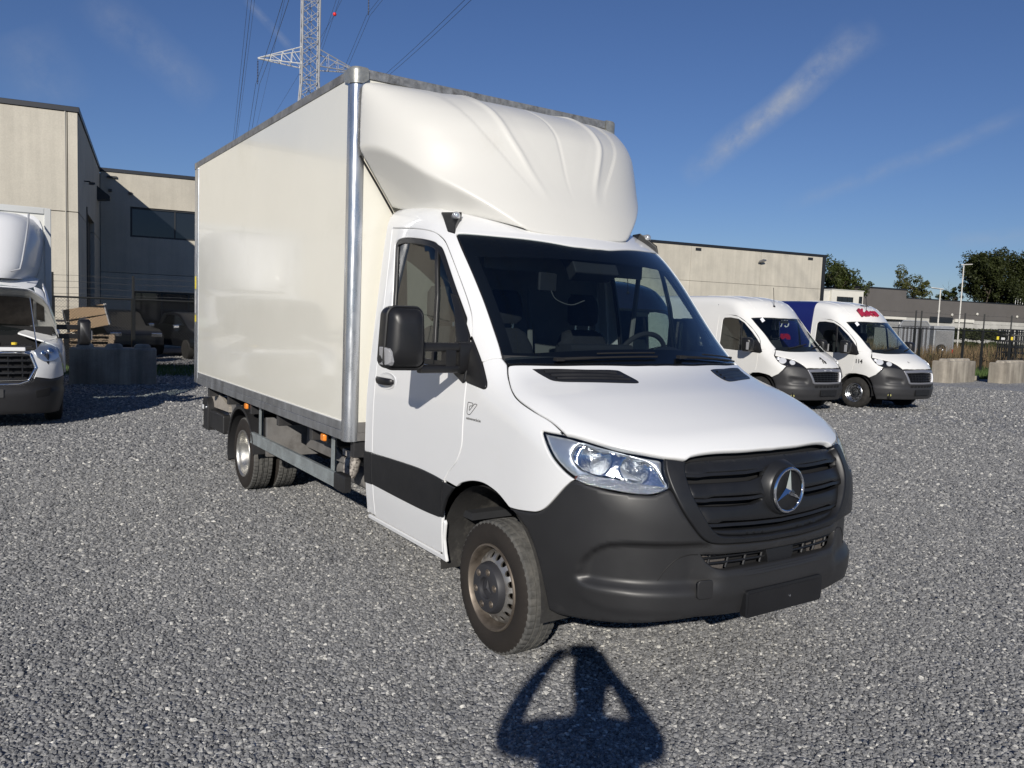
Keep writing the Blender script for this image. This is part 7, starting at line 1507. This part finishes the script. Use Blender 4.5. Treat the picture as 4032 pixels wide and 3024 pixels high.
for s in (-1, 1):
    mi = s < 0; f_ = lambda P: [(a, b * s, c) for a, b, c in P]
    hl = [(.62, -.955, 1.09), (.70, -.90, 1.155), (.80, -.80, 1.12), (.90, -.66, 1.045), (.90, -.68, .96), (.86, -.75, .90), (.78, -.86, .905), (.68, -.93, .955)]
    ho = panel('headlight', TR, hl, 'front', M_LAMPHOUS, tk, mirror=s > 0, grid=.03, gap=.003, off=.010, sm=2)
    for c_, r_ in (((.75, -.86, 1.045), .042), ((.83, -.76, 1.015), .034)):
        p = cast2(TR, to2([c_], 'front'), 'front')[0]; n_ = TR.grad(p[None])[0]; p = p + n_ * .012; mb = MB(); mb.lathe([(.0, .0), (r_ * .6, .004), (r_, .010), (r_ * 1.05, -.004)], tuple(p), tuple(n_), 14)
        if s > 0: mb.v = [(x, -y, z) for x, y, z in mb.v]
        mb.build('lamp_unit', M_LAMPREF, ho)
    panel('lamp_lens', TR, hl, 'front', M_CLEAR, ho, mirror=s > 0, grid=.04, gap=.004, off=.03, sm=2, depth=.02)
    fg = fyP([(-.93, .56), (-.60, .52), (-.62, .42), (-.88, .44)]); panel('fog_recess', TR, fg, 'front', M_MATTE, tb_, mirror=s > 0, off=.022, grid=.04, gap=0, bev=.004, depth=.01, sm=2)
    # door flank
    dk = [(-1.0, 0, .4), (-1.0, 0, 1.3), (-.98, 0, 2.0), (-.75, 0, 1.93), (-.25, 0, 1.55), (.10, 0, 1.33), (.30, 0, 1.27), (.55, 0, 1.15), (.60, 0, 1.05), (.52, 0, .86), (.42, 0, .72), (.28, 0, .80), (0, 0, .84), (-.28, 0, .80), (-.42, 0, .66), (-.5, 0, .4)]
    wn_ = [(-.92, 0, 1.32), (-.92, 0, 1.9), (-.75, 0, 1.86), (-.30, 0, 1.51), (-.15, 0, 1.34)]
    fl = panel('cab_side', TR, dk, 'side', M_TW, tk, holes=[wn_], mirror=s > 0, grid=.06, gap=.002); panel('side_window', TR, wn_, 'side', M_VGLASS, fl, mirror=s > 0, off=-.015, gap=0, grid=.1, bev=.001, depth=.003)
    # mirror on a long double arm
    mr_ = empty('wing_mirror', parent=tk)
    mb = MB(); mb.loft([[(x, s * (1.28 + a * k), 1.29 + b * k) for a, b in rrect(.17, .38, .04, 4)] for x, k in ((.16, .97), (.19, 1.), (.26, .95), (.30, .75))]); mb.build('housing', M_BLACK, mr_, sharp=50)
    for z in (1.36, 1.23): mb = MB(); mb.box(.20, .25, *sorted((s * .93, s * 1.22)), z - .035, z + .035); mb.build('arm', M_BLACK, mr_, bevel=.01)
    mb = MB(); mb.cbox((.24, s * 1.365, 1.25), (.06, .03, .14)); mb.build('indicator', MATS['clear_indicator'], mr_, bevel=.01)
    for x in (0., -3.75):
        w = empty('wheel', (x, s * .89, .345), 0, tk); mb = MB(); mb.lathe([(.205, .095), (.225, .105), (.30, .108), (.333, .092), (.345, .06), (.346, 0), (.345, -.06), (.333, -.09), (.30, -.105), (.21, -.1)], (0, 0, 0), (0, s, 0), 36); mb.build('tyre', M_RUBBER, w, sharp=30)
        mb = MB(); mb.lathe([(.212, .098), (.2, .09), (.19, .05), (.12, .06), (.06, .08), (.0, .085)], (0, 0, 0), (0, s, 0), 24); mb.build('rim', M_RIM, w, sharp=30)
# roof, windscreen, fairing and box
cr = [(-1.05, -.80, 2.12), (-.62, -.70, 2.0), (-.50, -.4, 1.99), (-.46, 0, 1.985)]; cr = [tuple(p) for p in catmull(cr, .05)]
panel('cab_roof', TR, cr + mir(cr)[::-1][1:], 'top', M_TW, tk, grid=.08, gap=0)
wl = [(-.46, 0, 0), (-.50, -.4, 0), (-.62, -.70, 0), (-.30, -.76, 0), (.02, -.82, 0), (.16, -.60, 0), (.28, -.3, 0), (.30, 0, 0)]
tws = panel('windscreen', TR, wl + mir(wl)[::-1][1:-1], 'top', M_WINDSC, tk, grid=.08, gap=.004, off=-.002, bev=.001, depth=.004)
for s in (-1, 1):
    pil = [(-.63, s * .70), (-.64, s * .82), (-.30, s * .87), (.0, s * .93), (.06, s * .84), (-.29, s * .765)]; pp = cast2(TR, resample(np.array(pil), .05), 'top'); panel('a_pillar', TR, [tuple(p) for p in pp], 'top', M_TW, tk, grid=.04, gap=0)
mb = MB(); secs = []
for z, w, x in ((2.03, .70, -.42), (2.10, .77, -.42), (2.25, .82, -.45), (2.6, .86, -.54), (2.85, .85, -.66), (2.96, .81, -.78), (3.02, .74, -.95), (3.03, .66, -1.15)):
    sec = []
    for t in np.linspace(-1, 1, 25): sec.append((x - .62 * abs(t) ** 3.2 * (1.2 if z < 2.3 else 1.), w * math.copysign(abs(t) ** .82, t), z))
    secs.append(sec + [(-1.2, w, z), (-1.2, -w, z)])
mb.loft(secs); fa = mb.build('roof_fairing', M_TW, tk, sharp=50)
for s in (-1, 1): mb = MB(); mb.tube([(-.42, s * .40, 2.13), (-.43, s * .52, 2.17), (-.46, s * .55, 2.3), (-.55, s * .60, 2.6), (-.70, s * .64, 2.86), (-.95, s * .66, 3.02)], .014, 6); mb.build('fairing_bead', mat('fairing_bead_grey', (.35, .36, .38), .5), fa)  # mid-grey beads running up both sides of the fairing
bxo = empty('cargo_box', parent=tk)
mb = MB(); mb.box(-5.6, -1.22, -.955, .955, .95, 3.12); mb.build('box_walls', M_TBOX, bxo, bevel=.01)
mb = MB(); mb.box(-1.24, -1.19, .88, .97, .9, 3.15); mb.box(-1.24, -1.19, -.97, -.88, .9, 3.15); mb.box(-1.24, -1.19, -.88, .88, 3.06, 3.15); mb.build('box_front_frame', mat('box_grey_frame', (.50, .51, .50), .5), bxo, bevel=.01)
mb = MB(); mb.box(-5.5, .55, -.78, .78, .32, .62); mb.build('underbody_fill', M_MATTE, tk)
for s in (-1, 1): mb = MB(); a = np.radians(np.linspace(-5, 185, 17)); mb.loft([[(.43 * math.cos(t), s * .97, .345 + .44 * math.sin(t)), (.43 * math.cos(t), s * .55, .345 + .44 * math.sin(t))] for t in a], caps=False, close=False); mb.build('arch_liner', M_MATTE, tk, fix=False)
# engine bay and the raised bonnet
eb = empty('engine_bay', parent=tk)
mb = MB(); mb.box(.25, .82, -.80, .80, .62, 1.02); mb.build('engine_cover', M_ENG, eb, bevel=.03)
for (x, y, z, a, b, c) in ((.55, .45, 1.06, .3, .35, .12), (.6, -.2, 1.08, .35, .5, .14), (.45, .1, 1.1, .2, .3, .12), (.72, .2, 1.05, .12, .5, .06), (.5, -.6, 1.07, .3, .25, .14)): mb = MB(); mb.cbox((x, y, z), (a, b, c)); mb.build('engine_part', M_ENG, eb, bevel=.03)
mb = MB(); mb.tube([(.74, -.5, 1.07), (.78, -.1, 1.09), (.76, .3, 1.08), (.70, .62, 1.06)], .03, 8); mb.build('hose', M_RUBBER, eb)
mb = MB(); mb.box(.83, .93, -.52, .52, 1.045, 1.10); mb.build('lock_carrier', M_TW, eb, bevel=.015)
mb = MB(); mb.lathe([(.035, 0), (.035, .03), (.0, .035)], (.62, .40, 1.12), (0, 0, 1), 10); mb.build('filler_cap', mat('yellow_cap', (.75, .55, .05), .5), eb)
bn = empty('open_bonnet', parent=tk)
def bon(t, y, d=0.):   # t 0 at the hinge, 1 at the lifted front edge
    hx, hz = .02 - .18 * abs(y) ** 2, 1.34; ang = math.radians(41); L_ = .86 * t * (1 - .10 * min(1, abs(y) / .9) ** 3); bulge = .05 * math.sin(math.pi * min(t, 1)); e = max(0, abs(y) - .58)
    return (hx + L_ * math.cos(ang) - (bulge - d) * math.sin(ang), y * (1 - .05 * t), hz + L_ * math.sin(ang) + (bulge - d) * math.cos(ang) - t * 1.25 * e ** 1.6 - 5.0 * max(0, abs(y) - .80) ** 1.7)
def bsurf(ys, ts, d): return [[bon(t, y, d) for y in ys] for t in ts]
ys = np.linspace(-.99, .99, 31); ts = np.linspace(0, 1, 9)
mb = MB(); A = bsurf(ys, ts, 0.); Bq = bsurf(ys, ts, .02); n_ = len(ys)
mb.loft(A, caps=False, close=False); mb.loft(Bq, caps=False, close=False)
bd = [A[0][i] for i in range(n_)] + [A[k][-1] for k in range(1, 9)] + [A[8][i] for i in range(n_ - 2, -1, -1)] + [A[k][0] for k in range(7, 0, -1)]; be = [Bq[0][i] for i in range(n_)] + [Bq[k][-1] for k in range(1, 9)] + [Bq[8][i] for i in range(n_ - 2, -1, -1)] + [Bq[k][0] for k in range(7, 0, -1)]
mb.add(bd + be, [(i, (i + 1) % len(bd), len(bd) + (i + 1) % len(bd), len(bd) + i) for i in range(len(bd))]); mb.build('bonnet_skin', M_TW, bn, sharp=40)
mb = MB(); mb.loft(bsurf(np.linspace(-.66, .66, 15), np.linspace(.02, .80, 7), .055), caps=False, close=False); mb.build('bonnet_lining', M_FOIL, bn)
for y0, y1 in ((-.80, -.70), (.70, .80)): mb = MB(); mb.loft([[bon(t, y, .05) for y in np.linspace(y0, y1, 5)] for t in np.linspace(.25, .75, 6)], caps=False, close=False); mb.build('bonnet_pocket', M_FOIL, bn)
mb = MB(); mb.loft([[bon(t, y, .035) for y in np.linspace(-.93, .93, 25)] for t in np.linspace(.0, .97, 8)], caps=False, close=False); mb.build('bonnet_inner_frame', mat('bonnet_inner_grey', (.40, .40, .38), .5, var=.1, vscale=8), bn, sharp=60)
mb = MB(); mb.box(.06, .16, -.88, .88, .9, 1.36); mb.build('firewall', M_MATTE, eb)
mb = MB(); mb.tube([(.72, .66, 1.05), bon(.8, .62, .04)], .008, 6); mb.build('prop_rod', M_SATIN, bn)
text_mesh('plate_mark', '2S', .07, mat('grey_lettering', (.25, .25, .26), .5), tb_, frameM((1.028, .10, .50), (0, 1, 0), (0, 0, 1)), depth=.002)
mb = MB(); mb.prism(rrect(.52, .11, .008, 3), lambda u, v_, d: (d, u, .50 + v_), 1.0, 1.026); mb.build('plate_holder', mat('dark_plate', (.05, .05, .052), .5), tb_, bevel=.004)
mb = MB()
for z in (.30, .36, .42): mb.tube([(.955 - .1 * y * y, y, z) for y in np.linspace(-.55, .55, 11)], .012, 5)
mb.build('lower_grid', M_PLAST2, tb_)
AX = keep

# ---------------------------------------------------------------- dark cars in the shade behind the left fence
def dark_car(loc, yaw, label):
    c = empty('parked_car', loc, yaw); tag(c, label, 'car', 'dark cars behind the left fence'); M_ = mat('black_car_paint', (.006, .0065, .008), .35, coat=.2)
    prof = [(-2.1, .35), (-2.15, .75), (-2.05, .98), (-1.6, 1.05), (-1.15, 1.42), (-.3, 1.50), (.35, 1.42), (.95, 1.02), (1.75, .92), (2.08, .75), (2.1, .4)]
    mb = MB(); mb.loft([[(x * (1 - .02 * abs(y)), y * (1. if z < 1.02 else .80), z) for x, z in prof] for y in (-.86, -.80, 0, .80, .86)], caps=True); mb.build('body', M_, c, sharp=40, bevel=.03)
    for s in (-1, 1):
        mb = MB(); mb.add([(x, s * (.70 + .0), z) for x, z in ((-1.35, 1.08), (-1.0, 1.40), (.25, 1.38), (.78, 1.06))], [(0, 1, 2, 3)]); mb.build('side_window', M_DARKGL, c)
        for x in (-1.3, 1.3): w = MB(); w.lathe([(.0, .1), (.19, .1), (.30, .10), (.32, .0), (.30, -.1), (.0, -.1)], (x, s * .80, .32), (0, s, 0), 20); w.build('wheel', M_RUBBER, c)
        mb = MB(); mb.cbox((2.0, s * .62, .74), (.16, .34, .13)); mb.build('headlight', M_CHROME, c, bevel=.02)
        mb = MB(); mb.cbox((-2.1, s * .66, .85), (.1, .3, .14)); mb.build('tail_light', M_RED, c, bevel=.02)
        mb = MB(); mb.cbox((.65, s * .95, 1.02), (.14, .2, .13)); mb.build('mirror', M_CHROME, c, bevel=.03)
    return c
dark_car((-25.2, 3.1, 0), math.radians(10), 'black car facing the yard in the shade left of the cargo box')
dark_car((-26.4, .75, 0), math.radians(10), 'black car parked beside the pallet pile in the warehouse shade')

# ---------------------------------------------------------------- the photographer, standing behind the phone
def person():
    vx, vy = CF.x / math.hypot(CF.x, CF.y), CF.y / math.hypot(CF.x, CF.y); o_ = Vector((3.66, -3.318, 0)); M_SKIN = mat('skin', (.45, .28, .20), .55); M_CL = mat('dark_jacket', (.03, .035, .05), .85, var=.2, vscale=8)
    Wd = lambda f, r, z: (o_.x + vx * f + vy * r, o_.y + vy * f - vx * r, z)      # forward, right, up
    J = {'pel': (0, 0, .98, .17, .13), 'wai': (0, 0, 1.14, .165, .12), 'che': (.0, 0, 1.32, .225, .15), 'upc': (0, 0, 1.455, .17, .12), 'nek': (.0, 0, 1.555, .062, .062), 'hd0': (.01, 0, 1.64, .082, .09), 'hd1': (.015, 0, 1.74, .088, .10), 'hd2': (.0, 0, 1.815, .075, .085),
         'hipL': (0, -.10, .92, .095, .095), 'knL': (.03, -.12, .50, .065, .065), 'anL': (-.01, -.13, .09, .045, .045), 'toL': (.14, -.14, .035, .035, .035), 'hipR': (0, .10, .92, .095, .095), 'knR': (.03, .12, .50, .065, .065), 'anR': (-.01, .13, .09, .045, .045), 'toR': (.14, .15, .035, .035, .035),
         'shL': (0, -.175, 1.485, .078, .078), 'elL': (.08, -.35, 1.435, .062, .062), 'foL': (.20, -.275, 1.56, .045, .045), 'wrL': (.27, -.195, 1.655, .034, .034), 'paL': (.285, -.165, 1.69, .037, .030), 'shR': (0, .175, 1.485, .078, .078), 'elR': (.08, .30, 1.43, .062, .062), 'foR': (.19, .21, 1.545, .045, .045), 'wrR': (.27, .125, 1.63, .034, .034), 'paR': (.285, .10, 1.675, .037, .030)}
    E = [('pel', 'wai'), ('wai', 'che'), ('che', 'upc'), ('upc', 'nek'), ('nek', 'hd0'), ('hd0', 'hd1'), ('hd1', 'hd2'), ('pel', 'hipL'), ('hipL', 'knL'), ('knL', 'anL'), ('anL', 'toL'), ('pel', 'hipR'), ('hipR', 'knR'), ('knR', 'anR'), ('anR', 'toR'), ('upc', 'shL'), ('shL', 'elL'), ('elL', 'foL'), ('foL', 'wrL'), ('wrL', 'paL'), ('upc', 'shR'), ('shR', 'elR'), ('elR', 'foR'), ('foR', 'wrR'), ('wrR', 'paR')]
    for s, sd in (('L', -1), ('R', 1)):
        p = J['pa' + s]
        for k, (dz, ln) in enumerate(((.042, .9), (.022, 1.), (.002, .95), (-.018, .8))):
            a, b, c = 'f%s%da' % (s, k), 'f%s%db' % (s, k), 'f%s%dc' % (s, k); J[a] = (p[0] + .02, p[1] - sd * .02, p[2] + dz, .010, .010); J[b] = (p[0] + .05 * ln * .6, p[1] - sd * .055 * ln, p[2] + dz + .004, .009, .009); J[c] = (p[0] + .032, p[1] - sd * .085 * ln, p[2] + dz + .002, .008, .008); E += [('pa' + s, a), (a, b), (b, c)]
        J['t%sa' % s] = (p[0] - .008, p[1] - sd * .012, p[2] + .018, .012, .012); J['t%sb' % s] = (p[0] - .012, p[1] - sd * .05, p[2] + .035, .009, .009); E += [('pa' + s, 't%sa' % s), ('t%sa' % s, 't%sb' % s)]
    names = list(J); idx = {n: i for i, n in enumerate(names)}
    me = bpy.data.meshes.new('person'); me.from_pydata([Wd(*J[n][:3]) for n in names], [(idx[a], idx[b]) for a, b in E], []); o = link(bpy.data.objects.new('person', me)); o.location = (0, 0, 0)
    sk = o.modifiers.new('skin', 'SKIN'); sk.use_smooth_shade = True
    for n in names: v = me.skin_vertices[0].data[idx[n]]; v.radius = J[n][3:5]; v.use_root = n == 'pel'
    su = o.modifiers.new('sub', 'SUBSURF'); su.levels = 2; su.render_levels = 2; me.materials.append(M_CL)
    tag(o, 'person in dark clothes holding a phone up, seen only by the shadow', 'person')
    mb = MB(); secs = []
    for z, k in ((1.70, 1.0), (1.76, 1.06), (1.81, 1.0), (1.845, .75), (1.862, .3)): secs.append([Wd(-.005 + .095 * k * math.cos(a) - .012, .092 * k * math.sin(a), z + (.012 if math.cos(a) > .3 else 0)) for a in np.linspace(0, 6.283, 18, endpoint=False)])
    mb.loft(secs); mb.build('hair', mat('brown_hair', (.03, .02, .014), .7), o, sharp=60)
    ph = MB(); c = CAM_LOC - CF * .0145; ph.loft([[tuple(c + CR * (u - .04) + CU * (v - .015) + CF * d) for u, v in rrect(.150, .073, .012, 4)] for d in (-.0045, -.003, .003, .0045)]); po = ph.build('phone', mat('phone_black', (.01, .01, .012), .2)); tag(po, 'black phone held sideways by the photographer, out of view', 'phone')
person()
